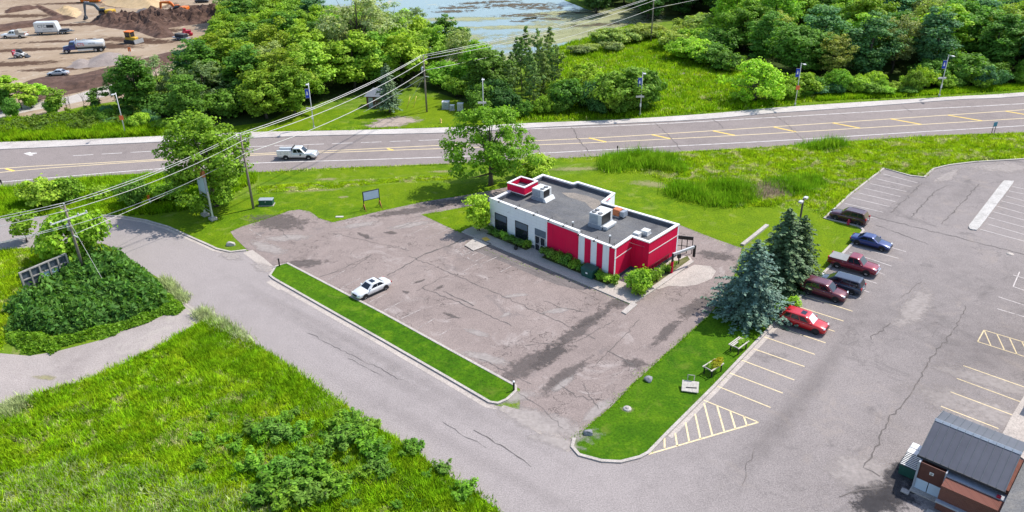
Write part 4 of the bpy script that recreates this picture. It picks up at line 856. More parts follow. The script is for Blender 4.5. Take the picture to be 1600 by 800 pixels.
# ---- single trees and shrubs
def at(x, y): return tuple(G(x, y))
plant('specimen', at(767, 289), 12.2, 'shade_tree', 'broad spreading shade tree on the lawn between restaurant and highway', 'tree', GR, width=12.4)
plant('fulltree', at(338, 322), 14.6, 'shade_tree', 'dense full tree leafed almost to the ground behind the tall empty sign', 'tree', GR, width=13.2)
plant('roundbush', at(746, 361), 5.4, 'tall_shrub', 'tall round yellow-green shrub at the corner of the white wall', 'shrub', LM, width=4.4)
plant('bush', at(835, 276), 3.2, 'shrub', 'loose bright shrub behind the restaurant under the spreading shade tree', 'shrub', LM, width=6.5)
plant('blue_spruce', at(1169, 490), 9.2, 'blue_spruce', 'large blue spruce leaning over the parking row', 'spruce tree', BS, width=9.6)
plant('dark_spruce', at(1217, 441), 9.6, 'dark_spruce', 'tallest dark green spruce behind the blue spruce', 'spruce tree', DS, width=7.6, v=0)
plant('dark_spruce', at(1243, 433), 8.2, 'dark_spruce', 'shorter dark green spruce beside the parking lot lamp', 'spruce tree', DS, width=6.2, v=1)
plant('bush', at(118, 408), 6.6, 'roadside_tree', 'dense bushy tree crowding the utility pole with the transformer', 'tree', GR, width=8.0)
plant('bush', at(70, 322), 4.2, 'roadside_bush', 'broad bush nearest the highway beyond the side street', 'bush', LM, width=6.5)
plant('bush', at(108, 318), 4.0, 'roadside_bush', 'upright light green bush beside the broad highway bush', 'bush', GR, width=5.0)
plant('sapling', at(42, 378), 4.8, 'young_tree', 'slim young tree at the edge of the side street', 'tree', GR, width=4.4)
plant('bush', at(212, 322), 4.6, 'roadside_bush', 'rounded dark bush beside the orange marker post', 'bush', MG, width=5.2)
plant('bush', at(262, 312), 2.6, 'roadside_bush', 'low bright bush in the tall grass behind the orange marker post', 'bush', LM, width=5.0)
plant('shrub', at(155, 312), 2.0, 'roadside_bush', 'small yellowish bush in the tall grass near the highway verge', 'bush', YG, width=3.0)
plant('lowtree', at(1178, 158), 7.6, 'spreading_tree', 'low wide tree standing alone by the far highway pavement', 'tree', LM, width=12.5)
plant('bush', at(1253, 148), 4.4, 'yellow_bush', 'yellow-green bush beside the street lamp with the orange sign', 'bush', YG, width=7)
plant('bush', at(1226, 155), 3.0, 'yellow_bush', 'small yellow-green bush between the low wide tree and street lamp', 'bush', YG, width=5)
plant('lawn_spruce', at(609, 176), 8.6, 'lawn_spruce', 'pale needled spruce beside the small brick shed', 'spruce tree', (.18, .26, .12), width=5.2, v=0)
plant('broad', at(462, 180), 9.6, 'lawn_tree', 'rounded bright tree on the lawn behind the banner street lamp', 'tree', GR, width=9.5, v=0)
plant('cottonwood', at(566, 118), 19.5, 'cottonwood_tree', 'tall open silvery cottonwood rising above the shoreline wood', 'tree', SV, width=17)
plant('cottonwood', at(612, 96), 14, 'cottonwood_tree', 'shorter silvery cottonwood against the pond', 'tree', SV, width=13)
for (x, y, h) in ((840, 128, 11.5), (855, 134, 10.5), (815, 142, 11), (828, 152, 10), (848, 158, 9.5), (800, 150, 9), (862, 140, 9), (786, 148, 9), (796, 164, 8), (870, 148, 10), (835, 168, 9), (808, 132, 10), (822, 120, 11), (780, 158, 8.5), (858, 118, 10.5), (845, 144, 11)):
    plant('poplar', at(x, y), h, 'young_poplar', 'slender young poplar in the grove between highway and pond', 'poplar tree', (.19, .30, .09), 'slender poplars between highway and pond', width=3.4)
for (x, y, h, k, t_) in ((880, 160, 5.5, 'bush', YG), (905, 155, 6, 'bush', YG), (890, 172, 6, 'bush', MG), (925, 172, 5.5, 'bush', DK), (875, 178, 3, 'bush', MG), (955, 175, 7.5, 'bush', GR), (978, 172, 8.5, 'broad', GR), (1003, 168, 7.5, 'bush', MG), (945, 160, 6, 'bush', LM), (912, 142, 6, 'bush', LM), (850, 178, 3.4, 'bush', GR), (820, 182, 3.0, 'bush', MG), (772, 172, 6, 'bush', DK), (792, 176, 4.6, 'bush', DK), (755, 176, 5.5, 'bush', MG), (938, 178, 3.5, 'bush', DK), (968, 178, 3, 'bush', MG)):
    plant(k, at(x, y), h, 'verge_tree', 'leafy tree or tall bush of the thicket behind the pavement street lamp', 'tree', t_, 'thicket between highway and pond', width=h * 1.25)
for (x, y, h, t_) in ((955, 70, 4.2, OL), (980, 66, 3.4, OL), (1000, 62, 4.2, OL), (945, 66, 3.2, MG), (1022, 58, 3.2, OL), (955, 80, 2.6, SV), (905, 85, 2.5, SV), (920, 82, 2.4, OL), (1010, 50, 2.6, OL)):
    plant('bush', at(x, y), h, 'willow_bush', 'low rounded willow bush in the marsh by the pond', 'bush', t_, 'willow bushes by the pond', width=h * 2.3)
for (x, y, h, t_) in ((1050, 78, 5, OL), (1075, 62, 5.5, OL), (1098, 58, 6, OL), (1070, 92, 5, LM), (1095, 98, 5.2, LM), (1112, 102, 5, MG), (1088, 76, 5.5, LM), (1120, 84, 6, MG), (1060, 70, 4.5, OL), (1112, 66, 6, LM), (1130, 110, 4.5, MG)):
    plant('bush', at(x, y), h, 'willow_bush', 'rounded willow bush massed along the edge of the wood', 'bush', t_, 'willow bushes along the wood', width=h * 1.9)
for (x, y, h, k, t_) in ((14, 158, 6, 'sapling', LM), (4, 172, 5, 'bush', MG), (34, 170, 6, 'sapling', LM), (50, 168, 3, 'bush', GR), (60, 160, 4.5, 'sapling', LM), (90, 178, 5.5, 'sapling', GR), (84, 180, 3.5, 'bush', GR), (22, 184, 4, 'bush', MG), (158, 168, 4.5, 'sapling', MG), (150, 172, 2, 'bush', DK)):
    plant(k, at(x, y), h, 'scrub_tree', 'scrubby sapling along the edge of the building site', 'tree', t_, 'saplings along the building site', width=h * .95)
for (x, y) in ((106, 176), (134, 174), (112, 178)):
    e = plant('sapling', at(x, y), 5, 'bare_sapling', 'thin nearly leafless sapling by the grey path', 'tree', OL, 'bare saplings by the path', width=2.6); e.children[0].data = KIND['shrub'][0][0]; e.children[0].scale = (.6, .6, .9)
plant('airy', at(187, 166), 8.2, 'dark_ragged_tree', 'ragged dark tree at the corner of the grey path and the wood', 'tree', DK, width=4.2)
plant('airy', at(212, 164), 9.2, 'dark_ragged_tree', 'taller ragged dark tree next to the bright edge of the wood', 'tree', DK, width=4.6)
plant('broad', at(370, 44), 10.5, 'silvery_tree', 'silvery grey tree at the top edge of the wood by the soil heaps', 'tree', SV, width=9)
# ---- woods
def wood(poly, spacing, kinds, group, label, hr, seed, maxn=300, name='woodland_tree'):
    rg = random.Random(seed); pts = scatter(PG(*poly), spacing, rg, 6000)[:maxn]
    for (x, y) in pts:
        k, t_, f = rg.choices(kinds, [q[2] for q in kinds])[0]; h = rg.uniform(*hr) * {'bush': .45, 'poplar': .9}.get(k, 1)
        h0, r0 = KIND[k][0][2:4]
        plant(k, (x, y), h, name, label, 'tree', t_, group, width=2 * r0 * h / h0 * rg.uniform(1.1, 1.45) * {'tall': 1.2}.get(k, 1), var=.2)
    return len(pts)
cnt = [wood([(205, 172), (262, 196), (350, 197), (420, 186), (450, 168), (520, 150), (560, 145), (560, 100), (470, 55), (420, 34), (372, 38), (352, 82), (340, 120), (300, 142), (250, 160)], 6.7, [('broad', YG, 3), ('broad', GR, 3), ('tall', MG, 2), ('tall', BG, 2), ('airy', SV, 1), ('bush', MG, 1.5)], 'wood beside the building site', 'leafy tree of the wood between building site and pond', (9, 13), 11),
       wood([(575, 140), (650, 128), (700, 145), (745, 162), (780, 160), (760, 120), (740, 112), (700, 92), (640, 62), (560, 60), (560, 110)], 6.3, [('broad', LM, 3), ('broad', GR, 3), ('tall', MG, 2), ('airy', SV, 1.5), ('bush', GR, 2)], 'wood on the pond shore', 'leafy tree of the wood along the near pond shore', (8, 12), 12),
       wood([(372, 38), (420, 25), (475, 40), (480, 8), (470, -15), (405, -10)], 9.5, [('broad', DK, 3), ('airy', SV, 2), ('tall', BG, 2), ('broad', MG, 2)], 'trees beyond the bright wood', 'dark distant tree between building site and pond', (10, 14), 13),
       wood([(1195, 108), (1240, 128), (1300, 133), (1400, 135), (1500, 130), (1620, 122), (1760, 110), (1760, 30), (1150, 35), (1135, 70)], 7.2, [('broad', GR, 3), ('broad', MG, 2), ('tall', MG, 3), ('tall', LM, 2.5), ('airy', SV, 3), ('airy', OL, 2), ('bush', MG, 1.5), ('tall', BG, 2)], 'wood along the highway', 'leafy tree of the large wood behind the highway', (10, 15), 14),
       wood([(1135, 40), (1760, 30), (1760, -60), (1100, -50)], 11.5, [('broad', GR, 3), ('broad', MG, 3), ('airy', SV, 2), ('tall', BG, 2)], 'wood along the highway', 'leafy tree of the large wood behind the highway', (11, 16), 15),
       wood([(925, 20), (1000, 34), (1080, 26), (1140, 30), (1120, -30), (930, -40)], 9.5, [('broad', DK, 3), ('tall', DK, 2), ('broad', MG, 2)], 'dark trees beyond the marsh', 'dark tree of the row beyond the marsh and pond', (11, 15), 16)]
print('WOODS', cnt)
for i in range(46):
    x = prng.uniform(1255, 1640); y = float(np.interp(x, [1255, 1300, 1400, 1500, 1640], [154, 150, 147, 141, 132])) - prng.uniform(0, 12)
    plant('bush', at(x, y), prng.choice((1.8, 2.2, 2.8, 3.6, 4.6)), 'undergrowth_bush', 'leafy bush at the foot of the wood beside the far pavement', 'bush', prng.choice((MG, BG, GR, LM)), 'undergrowth along the far pavement', width=prng.uniform(3, 5.5))
for i in range(20):
    x = prng.uniform(150, 262); y = float(np.interp(x, [150, 262], [200, 205])) - prng.uniform(2, 22)
    plant('bush', at(x, y), prng.uniform(1.4, 2.6), 'undergrowth_bush', 'low leafy bush in the weedy verge under the wood', 'bush', prng.choice((MG, BG, GR, LM)), 'undergrowth under the wood', width=prng.uniform(3, 5))
# leafless grey trees in the big wood
def bare_tree(seed, h):
    rs = random.Random(seed); mb = MB()
    def br(p, d, L, r, k):
        q = p + d * L; mb.tube([p, p.lerp(q, .5) + Vector((rs.uniform(-.1, .1), rs.uniform(-.1, .1), 0)) * L * .3, q], [r, r * .75, r * .5], 5)
        if k:
            for _ in range(rs.choice((3, 3, 4))):
                a = rs.uniform(0, 6.28); e = Vector((math.cos(a), math.sin(a), 0)); br(q if rs.random() < .6 else p.lerp(q, .7), (d + e * rs.uniform(.35, .75)).normalized(), L * rs.uniform(.55, .8), r * .55, k - 1)
    br(Vector((0, 0, 0)), Vector((0, 0, 1)), h * .33, .28, 4); o = mb.build('branches', M['pale_bark']); me = o.data; bpy.data.objects.remove(o); return me
bt = [bare_tree(s, 14) for s in (3, 5)]
for i, (x, y, s) in enumerate(((1490, 52, 1.15), (1512, 46, 1.2), (1535, 50, 1.1), (1470, 70, .8))):
    o = link('bare_tree', bt[i % 2]); o.location = at(x, y); o.scale = (s * 1.25, s * 1.25, s); o.rotation_euler[2] = i * 1.7
    tag(o, 'leafless grey tree rising out of the large wood', 'tree', 'leafless trees in the wood')
# ---- planting round the restaurant
for u, d, h, wd, t_ in ((.6, .6, 1.0, 1.5, MG), (1.8, .6, .95, 1.6, MG), (3.0, .65, 1.1, 1.3, LM), (4.6, .65, 1.0, 1.7, MG), (5.9, .65, 1.0, 1.7, MG), (7.2, .6, 1.15, 1.4, GR)):
    p = FL + front_t * u + n_ * d; plant('shrub', (p.x, p.y, .12), h, 'foundation_shrub', 'low clipped shrub under the restaurant windows', 'shrub', t_, 'shrubs under the restaurant windows', width=wd)
for u, d, h, wd, t_ in ((10.6, .6, 1.3, 1.5, MG), (11.6, .7, 1.5, 1.7, MG), (12.8, .7, 1.3, 1.7, GR), (14.0, .7, 1.5, 1.8, MG), (15.2, .7, 1.2, 1.5, GR), (16.2, .6, 1.0, 1.2, MG), (19.4, .6, 1.1, 1.4, GR), (20.5, .7, 1.2, 1.6, LM), (21.4, .5, 1.2, 1.3, GR)):
    p = FL + front_t * u + n_ * d; plant('shrub', (p.x, p.y, .12), h, 'weedy_shrub', 'overgrown weedy shrub along the crimson front panels', 'shrub', t_, 'overgrown shrubs along the crimson panels', width=wd)
for i, (x, y, h, wd, t_) in enumerate(((988, 452, 2.4, 2.2, LM), (1003, 455, 2.6, 2.6, LM), (1012, 446, 2.2, 2.2, GR), (996, 463, 1.6, 1.8, YG))):
    p = at(x, y); plant('shrub', (p[0], p[1], .12), h, 'yellow_shrub', 'bright yellow-green shrub at the crimson corner of the restaurant', 'shrub', t_, 'bright shrubs at the crimson corner', width=wd)
for i in range(16):
    x = prng.uniform(1020, 1072); y = float(np.interp(x, [1020, 1072], [440, 405])) + prng.uniform(-5, 4); p = at(x, y)
    plant('sumac', (p[0], p[1], .12), prng.uniform(.6, 1.2), 'bed_weed', 'tall weed in the bed beside the iron railing', 'weed', prng.choice((MG, GR, OL)), 'weeds beside the iron railing', width=.9)
plant('shrub', at(1242, 478), 1.0, 'kerb_shrub', 'small shrub between the spruces and the kerb', 'shrub', LM, width=1.6)
# ---- weedy shrubs in the field by the camera
fr = random.Random(17)
FS = [q for q in [(fr.uniform(300, 740), fr.uniform(640, 800), fr.uniform(.4, .75)) for _ in range(44)] if q[1] > np.interp(q[0], [300, 511, 592, 680, 781], [560, 630, 684, 745, 815])] + [(590, 720, 1.4), (575, 705, 1.6), (548, 690, 1.7), (535, 700, 1.5), (560, 680, 1.4), (530, 672, 1.3), (550, 660, 1.2), (585, 668, 1.0), (640, 712, 1.1), (650, 705, 1.1), (690, 737, 1.1), (730, 772, 1.2), (720, 780, 1.0), (445, 660, 1.0), (440, 690, 1.4), (420, 680, 1.4), (460, 690, 1.3), (400, 675, 1.2), (475, 678, 1.1), (410, 690, 1.2),
      (395, 735, 1.4), (420, 745, 1.5), (450, 740, 1.4), (480, 735, 1.4), (500, 745, 1.5), (520, 760, 1.3), (430, 770, 1.6), (460, 775, 1.6), (490, 785, 1.5), (410, 785, 1.5), (440, 795, 1.5), (530, 775, 1.2), (585, 735, 1.2), (600, 745, 1.0), (350, 690, .9), (370, 705, .9), (330, 700, .8), (315, 735, .9), (310, 690, .8), (570, 745, 1.0), (505, 715, 1.2), (470, 715, 1.1)]
for x, y, h in FS:
    plant('sumac', at(x, y), h * fr.uniform(.8, 1.1), 'field_shrub', 'leafy weed shrub standing in the grass field by the street', 'shrub', fr.choice(((.13, .29, .03), (.18, .36, .03), (.15, .30, .04))), 'leafy shrubs in the grass field', width=h * 1.8)
# ---- vine hummock, pale weeds, tall grass: uncountable growth
def carpet(name, poly, n, zf, size, mat, tint, seed, up=.9, aspect=1.4, spread=.5):
    rs = np.random.RandomState(seed); P = np.array(poly); lo, hi = P.min(0), P.max(0); pts = np.empty((0, 2))
    while len(pts) < n:
        q = rs.uniform(lo, hi, (n * 2, 2)); q = q[inside(poly, q[:, 0], q[:, 1])]; pts = np.concatenate([pts, q])
    pts = pts[:n]; z = zf(pts[:, 0], pts[:, 1], rs)
    N = np.stack([rs.normal(0, spread, n), rs.normal(0, spread, n), np.full(n, up)], 1)
    o = link(name, quads_mesh(name, np.column_stack([pts, z]), N, size * rs.uniform(.6, 1.4, n), mat, rs, aspect)); o.color = (*tint, 1); o['kind'] = 'stuff'; return o
def dome(poly, h, amp=.35, rag=.3, fall=2.2):
    P = np.array(poly)
    def f(x, y, rs):
        d = np.full(x.shape, 1e9)
        for i in range(len(P)):
            a, b = P[i], P[(i + 1) % len(P)]; ab = b - a; t_ = np.clip(((x - a[0]) * ab[0] + (y - a[1]) * ab[1]) / max(1e-6, ab @ ab), 0, 1); d = np.minimum(d, np.hypot(x - a[0] - t_ * ab[0], y - a[1] - t_ * ab[1]))
        H = h * np.sqrt(np.clip(d / fall, 0.02, 1)) * (1 + amp * (np.sin(x * 1.1 + 1.3 * np.sin(y * .7)) * np.sin(y * 1.3 + np.sin(x * .9)) * .6 + .55 * np.sin(x * 2.3 + 2 * np.sin(y * 1.7)) * np.sin(y * 2.1 + 1.5 * np.sin(x * 1.3)) + .3 * np.sin(x * 4.1 + 2 * np.sin(y * 3))))
        return np.maximum(.05, H * (1 - rag * rs.uniform(0, 1, x.shape) ** 1.3))
    return f
def ragged(poly, amp, seed):
    r = random.Random(seed); out = []; n = len(poly)
    for i, p in enumerate(poly):
        a, b = Vector(poly[i - 1]), Vector(poly[(i + 1) % n]); d = (b - a); d = d.normalized() if d.length > 1e-6 else Vector((1, 0)); out.append((p[0] - d.y * r.gauss(0, amp), p[1] + d.x * r.gauss(0, amp)))
    return out
hum = ragged(smooth_path(PG((8, 520), (20, 480), (45, 455), (70, 440), (115, 420), (160, 398), (205, 405), (225, 425), (245, 440), (260, 460), (266, 478), (240, 490), (190, 505), (150, 518), (100, 522), (50, 522), (8, 520)), 4)[:-1], .35, 3)
carpet('ground_cover', hum, 26000, dome(hum, 1.35, .42, .5), .24, M['leaf'], (.085, .20, .04), 51, .9, 1.6)
carpet('ground_cover', hum, 1800, dome(hum, 1.8, .6, .25, 1.2), .3, M['leaf'], (.11, .25, .05), 56, .5, 2.2, .9)
carpet('ground_cover', hum, 9000, dome(hum, 1.5, .42, .3), .22, M['leaf'], (.13, .27, .05), 55, .7, 1.8, .7)
frng = ragged(smooth_path(PG((30, 545), (10, 525), (40, 520), (100, 524), (160, 512), (240, 486), (262, 462), (275, 466), (286, 480), (278, 490), (235, 502), (180, 524), (150, 530), (110, 538), (85, 548), (50, 553), (30, 545)), 4)[:-1], .3, 4)
carpet('ground_cover', frng, 9000, dome(frng, .7, .5, .8, 1.2), .2, M['leaf'], (.18, .34, .03), 52, .5, 1.8, .8)
def blades(name, poly, n, h, wd, mat, seed, per=4, lean=.45, gap=0.0, clump=.22, hvar=.5, avoid=()):
    rs = np.random.RandomState(seed); P = np.array(poly); lo, hi = P.min(0), P.max(0); pts = np.empty((0, 2))
    while len(pts) < n:
        q = rs.uniform(lo, hi, (n * 3, 2)); ok = inside(poly, q[:, 0], q[:, 1])
        for a in avoid: ok &= ~inside(a, q[:, 0], q[:, 1])
        if gap > 0:
            g_ = np.sin(q[:, 0] * .9 + 2 * np.sin(q[:, 1] * .45)) * np.sin(q[:, 1] * 1.1 + 1.7 * np.sin(q[:, 0] * .38)) + .5 * np.sin(q[:, 0] * 2.7 + q[:, 1] * 2.1); ok &= rs.uniform(0, 1, len(q)) < 1 - gap * (g_ > .55)
        pts = np.concatenate([pts, q[ok]])
    pts = pts[:n]; m = n * per; b = np.repeat(pts, per, 0) + rs.normal(0, clump, (m, 2)); a = rs.uniform(0, 6.28, m)
    H = h * np.repeat(1 + hvar * np.sin(pts[:, 0] * .7 + np.sin(pts[:, 1] * .8)) * np.sin(pts[:, 1] * .55 + 1.2) * .7, per) * rs.uniform(.55, 1.25, m); L = H * lean * rs.uniform(.2, 1.3, m); ph = a + 1.57 + rs.normal(0, .5, m)
    V = np.empty((m, 3, 3)); V[:, 0, 0] = b[:, 0] - wd * np.cos(a); V[:, 0, 1] = b[:, 1] - wd * np.sin(a); V[:, 0, 2] = 0; V[:, 1, 0] = b[:, 0] + wd * np.cos(a); V[:, 1, 1] = b[:, 1] + wd * np.sin(a); V[:, 1, 2] = 0
    V[:, 2, 0] = b[:, 0] + L * np.cos(ph); V[:, 2, 1] = b[:, 1] + L * np.sin(ph); V[:, 2, 2] = H
    me = bpy.data.meshes.new(name); me.vertices.add(m * 3); me.vertices.foreach_set('co', V.reshape(-1).astype(np.float32)); me.loops.add(m * 3); me.loops.foreach_set('vertex_index', np.arange(m * 3, dtype=np.int32))
    me.polygons.add(m); me.polygons.foreach_set('loop_start', np.arange(0, m * 3, 3, dtype=np.int32)); me.polygons.foreach_set('loop_total', np.full(m, 3, np.int32)); me.materials.append(mat); me.update(calc_edges=True)
    o = link(name, me); o['kind'] = 'stuff'; return o
M['field_blade'] = m_blade('field_grass_blade', (.21, .41, .010), (.37, .57, .014), (.54, .68, .03), (.70, .64, .33), .53, .62)
M['lush_blade'] = m_blade('lush_grass_blade', (.16, .36, .010), (.27, .50, .012), (.42, .60, .02), (.5, .5, .15), .66, .8)
M['reed_blade'] = m_blade('reed_blade', (.14, .34, .012), (.22, .46, .015), (.34, .54, .03), (.4, .45, .15), .68, .85)
M['tan_blade'] = m_blade('dead_reed_blade', (.33, .25, .17), (.42, .33, .23), (.5, .42, .3), (.5, .42, .3))
fieldp = PG((-40, 660), (0, 644), (30, 629), (75, 614), (150, 592), (200, 567), (250, 542), (290, 522), (320, 502), (334, 500), (400, 544), (456, 581), (511, 621), (553, 650), (592, 675), (641, 704), (680, 737), (739, 773), (781, 806), (840, 850), (-60, 850))
M['pale_blade'] = m_blade('pale_weed_blade', (.36, .46, .16), (.48, .56, .24), (.6, .66, .36), (.6, .62, .35), .6, .75)
for i, ps in enumerate((((250, 436), (262, 442), (292, 466), (290, 474), (274, 466)), ((300, 494), (318, 484), (345, 502), (392, 532), (385, 538), (350, 518)), ((0, 642), (30, 627), (45, 628), (20, 650), (0, 655)))):
    blades('pale_weeds', PG(*ps), 330, .85, .05, M['pale_blade'], 80 + i, 5, .7, 0, .35, .5)
blades('pale_weeds', PG((0, 740), (120, 720), (250, 740), (330, 770), (420, 760), (430, 850), (-30, 850)), 2600, .55, .045, M['pale_blade'], 85, 4, .9, .9, .3)
blades('tall_grass', fieldp, 30000, .40, .05, M['field_blade'], 61, 4, .8, .93)
blades('tall_grass', fieldp, 2600, .62, .06, M['lush_blade'], 86, 22, .7, .9, .32)
fieldl = PG((250, 545), (290, 523), (320, 503), (334, 501), (400, 545), (456, 582), (511, 622), (553, 651), (592, 676), (641, 705), (680, 738), (739, 774), (781, 807), (700, 800), (600, 730), (500, 660), (400, 600), (320, 570))
blades('tall_grass', fieldl, 9000, .55, .05, M['lush_blade'], 62, 4, .6, .2)
leftp = PG((-60, 395), (0, 392), (60, 388), (120, 381), (160, 385), (200, 408), (160, 400), (100, 425), (40, 460), (10, 520), (0, 550), (-60, 560))
blades('tall_grass', leftp, 9000, .5, .05, M['field_blade'], 63, 4, .6, .3)
verge = PG((-60, 333), (0, 297), (100, 283), (240, 274), (330, 272), (400, 272), (400, 284), (345, 312), (290, 328), (230, 336), (150, 335), (60, 337), (-60, 342))
blades('tall_grass', verge, 15000, .75, .06, M['lush_blade'], 64, 4, .6, .3)
verge2 = PG((400, 272), (490, 267), (709, 258), (709, 284), (640, 284), (560, 292), (480, 300), (405, 302))
blades('tall_grass', PG((400, 291), (560, 283), (709, 273), (709, 281), (640, 283), (560, 290), (480, 298), (405, 301)), 2600, .18, .06, M['field_blade'], 65, 4, .8, .2)
mead = PG((975, 248), (1022, 243), (1200, 233), (1440, 216), (1600, 210), (1720, 206), (1720, 242), (1600, 247), (1524, 251), (1482, 256), (1456, 262), (1446, 274), (1422, 273), (1381, 261), (1330, 300), (1286, 339), (1256, 318), (1200, 322), (1140, 322), (1105, 318), (1075, 308), (1050, 295), (1040, 285), (1010, 267))
blades('tall_grass', mead, 26000, .42, .06, M['field_blade'], 66, 4, .7, .45)
reed1 = PG((942, 264), (950, 250), (975, 244), (1010, 243), (1050, 252), (1072, 262), (1065, 270), (1040, 266), (1000, 263), (960, 267))
blades('reed', reed1, 2600, 1.25, .05, M['reed_blade'], 67, 4, .45, 0, .75, 1.0)
reed2 = PG((1047, 302), (1060, 292), (1090, 290), (1130, 290), (1165, 296), (1180, 308), (1165, 320), (1130, 321), (1095, 316), (1065, 309))
blades('reed', reed2, 2600, 1.1, .05, M['reed_blade'], 68, 4, .45, 0, .8, 1.0)
blades('reed', PG((1195, 288), (1240, 278), (1280, 280), (1290, 290), (1260, 302), (1230, 305)), 1500, .9, .05, M['reed_blade'], 69, 4, .45, 0, .8, 1.0)
blades('dead_reed', PG((1168, 302), (1190, 290), (1215, 286), (1235, 292), (1225, 306), (1190, 312)), 1100, .7, .05, M['tan_blade'], 70, 4, .6, 0, .6)
blades('reed', PG((1245, 229), (1300, 225), (1318, 226), (1310, 233), (1250, 235)), 500, 1.3, .05, M['reed_blade'], 71, 4, .5, 0, .7, 1.0)
marsh = PG((800, 190), (900, 187), (1000, 183), (1100, 176), (1200, 167), (1270, 160), (1270, 150), (1200, 120), (1120, 110), (1040, 60), (985, 40), (930, 56), (860, 77), (850, 100), (870, 150))
blades('marsh_grass', marsh, 11000, .8, .09, M['lush_blade'], 72, 4, .6, .6)
blades('marsh_grass', marsh, 9000, .6, .09, M['field_blade'], 172, 4, .7, .5)
vg = PG((-60, 242), (0, 221), (130, 217), (260, 211), (330, 209), (330, 200), (230, 190), (180, 170), (100, 182), (0, 192), (-60, 205))
blades('verge_weeds', vg, 14000, 1.0, .09, M['lush_blade'], 73, 4, .5, .3)
vgp = PG((-60, 236), (0, 214), (130, 208), (240, 196), (180, 172), (100, 182), (0, 192), (-60, 205))
carpet('verge_weeds', vgp, 16000, dome(vgp, 1.1, .5, .6, 2), .3, M['leaf'], (.13, .215, .035), 74, .7)
wl_ = PG((1275, 158), (1400, 152), (1500, 146), (1600, 140), (1700, 134), (1700, 128), (1500, 138), (1400, 145), (1275, 150))
blades('verge_weeds', wl_, 5000, .6, .09, M['lush_blade'], 75, 4, .6)
# forest floor so that no lit lawn shows between the trunks
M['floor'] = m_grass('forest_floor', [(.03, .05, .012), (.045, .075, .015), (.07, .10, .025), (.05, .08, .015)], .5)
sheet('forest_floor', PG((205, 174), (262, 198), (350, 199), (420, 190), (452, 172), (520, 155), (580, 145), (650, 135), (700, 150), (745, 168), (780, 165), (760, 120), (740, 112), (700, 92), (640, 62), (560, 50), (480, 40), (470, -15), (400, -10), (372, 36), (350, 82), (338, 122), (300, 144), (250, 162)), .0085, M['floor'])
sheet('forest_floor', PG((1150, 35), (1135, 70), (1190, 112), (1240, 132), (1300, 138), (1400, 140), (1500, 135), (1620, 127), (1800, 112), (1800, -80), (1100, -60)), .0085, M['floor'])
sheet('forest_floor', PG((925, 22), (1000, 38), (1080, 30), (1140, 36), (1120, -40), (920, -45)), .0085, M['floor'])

# grass spilling over the edges of lawns, kerbs and lots
def edge_blades(name, path, per_m, h, wd, mat, seed, jit=.22):
    rs = np.random.RandomState(seed); P = np.array(path); sg = np.diff(P, axis=0); L = np.hypot(sg[:, 0], sg[:, 1]); n = int(L.sum() * per_m); k = rs.choice(len(L), n, p=L / L.sum()); t_ = rs.uniform(0, 1, n)[:, None]
    pts = P[k] + sg[k] * t_ + rs.normal(0, jit, (n, 2)) * (1 + .8 * np.sin(P[k][:, :1] * 1.7 + t_ * 3)); a = rs.uniform(0, 6.28, n); H = h * rs.uniform(.4, 1.3, n); Ln = H * rs.uniform(.2, 1.1, n); ph = rs.uniform(0, 6.28, n)
    V = np.empty((n, 3, 3)); V[:, 0] = np.column_stack([pts[:, 0] - wd * np.cos(a), pts[:, 1] - wd * np.sin(a), np.full(n, .03)]); V[:, 1] = np.column_stack([pts[:, 0] + wd * np.cos(a), pts[:, 1] + wd * np.sin(a), np.full(n, .03)]); V[:, 2] = np.column_stack([pts[:, 0] + Ln * np.cos(ph), pts[:, 1] + Ln * np.sin(ph), .03 + H])
    me = bpy.data.meshes.new(name); me.from_pydata(V.reshape(-1, 3).tolist(), [], np.arange(n * 3).reshape(-1, 3).tolist()); me.materials.append(mat); o = link(name, me); o['kind'] = 'stuff'; return o
EB = [(897, 685), (950, 640), (1000, 590), (1050, 545), (1107, 494)]
edge_blades('edge_grass', PG(*EB), 45, .16, .035, M['lush_blade'], 90)
edge_blades('edge_grass', PG((1107, 494), (1128, 466), (1150, 425), (1160, 388), (1119, 374), (1063, 352)), 20, .14, .035, M['lush_blade'], 91)
edge_blades('edge_grass', PG((360, 362), (378, 354), (400, 347), (427, 338), (452, 329), (467, 327), (484, 330), (499, 341), (520, 347), (535, 344), (598, 329), (661, 315), (724, 305), (760, 299)), 30, .16, .035, M['lush_blade'], 92)
edge_blades('edge_grass', PG((659.5, 335.6), (690, 330.5), (730, 323)), 30, .14, .035, M['lush_blade'], 93); edge_blades('edge_grass', PG((659.5, 335.6), (720, 364)), 30, .14, .035, M['lush_blade'], 94)
edge_blades('edge_grass', PG((0, 644), (30, 629), (75, 614), (150, 592), (200, 567), (250, 542), (290, 522), (320, 502)), 40, .4, .05, M['field_blade'], 95, .35)
edge_blades('edge_grass', PG((332, 497), (400, 542), (456, 579), (511, 619), (553, 648), (592, 673), (641, 702), (680, 735), (739, 770), (781, 803)), 40, .4, .05, M['lush_blade'], 96, .22)
edge_blades('edge_grass', PG((940, 266), (980, 267), (1010, 267), (1040, 285), (1050, 295), (1075, 308), (1105, 318), (1140, 322), (1200, 322), (1256, 318)), 40, .4, .05, M['field_blade'], 97, .5)
edge_blades('edge_grass', PG((1013, 707), (1040, 678), (1115, 603), (1177, 538), (1215, 497), (1291, 421)), 14, .14, .03, M['lush_blade'], 98, .12)
edge_blades('edge_grass', PG((405, 270), (490, 265), (709, 256.5), (870, 248.5), (1022, 241), (1200, 230.5), (1440, 214), (1600, 208)), 25, .3, .06, M['field_blade'], 99, .3)
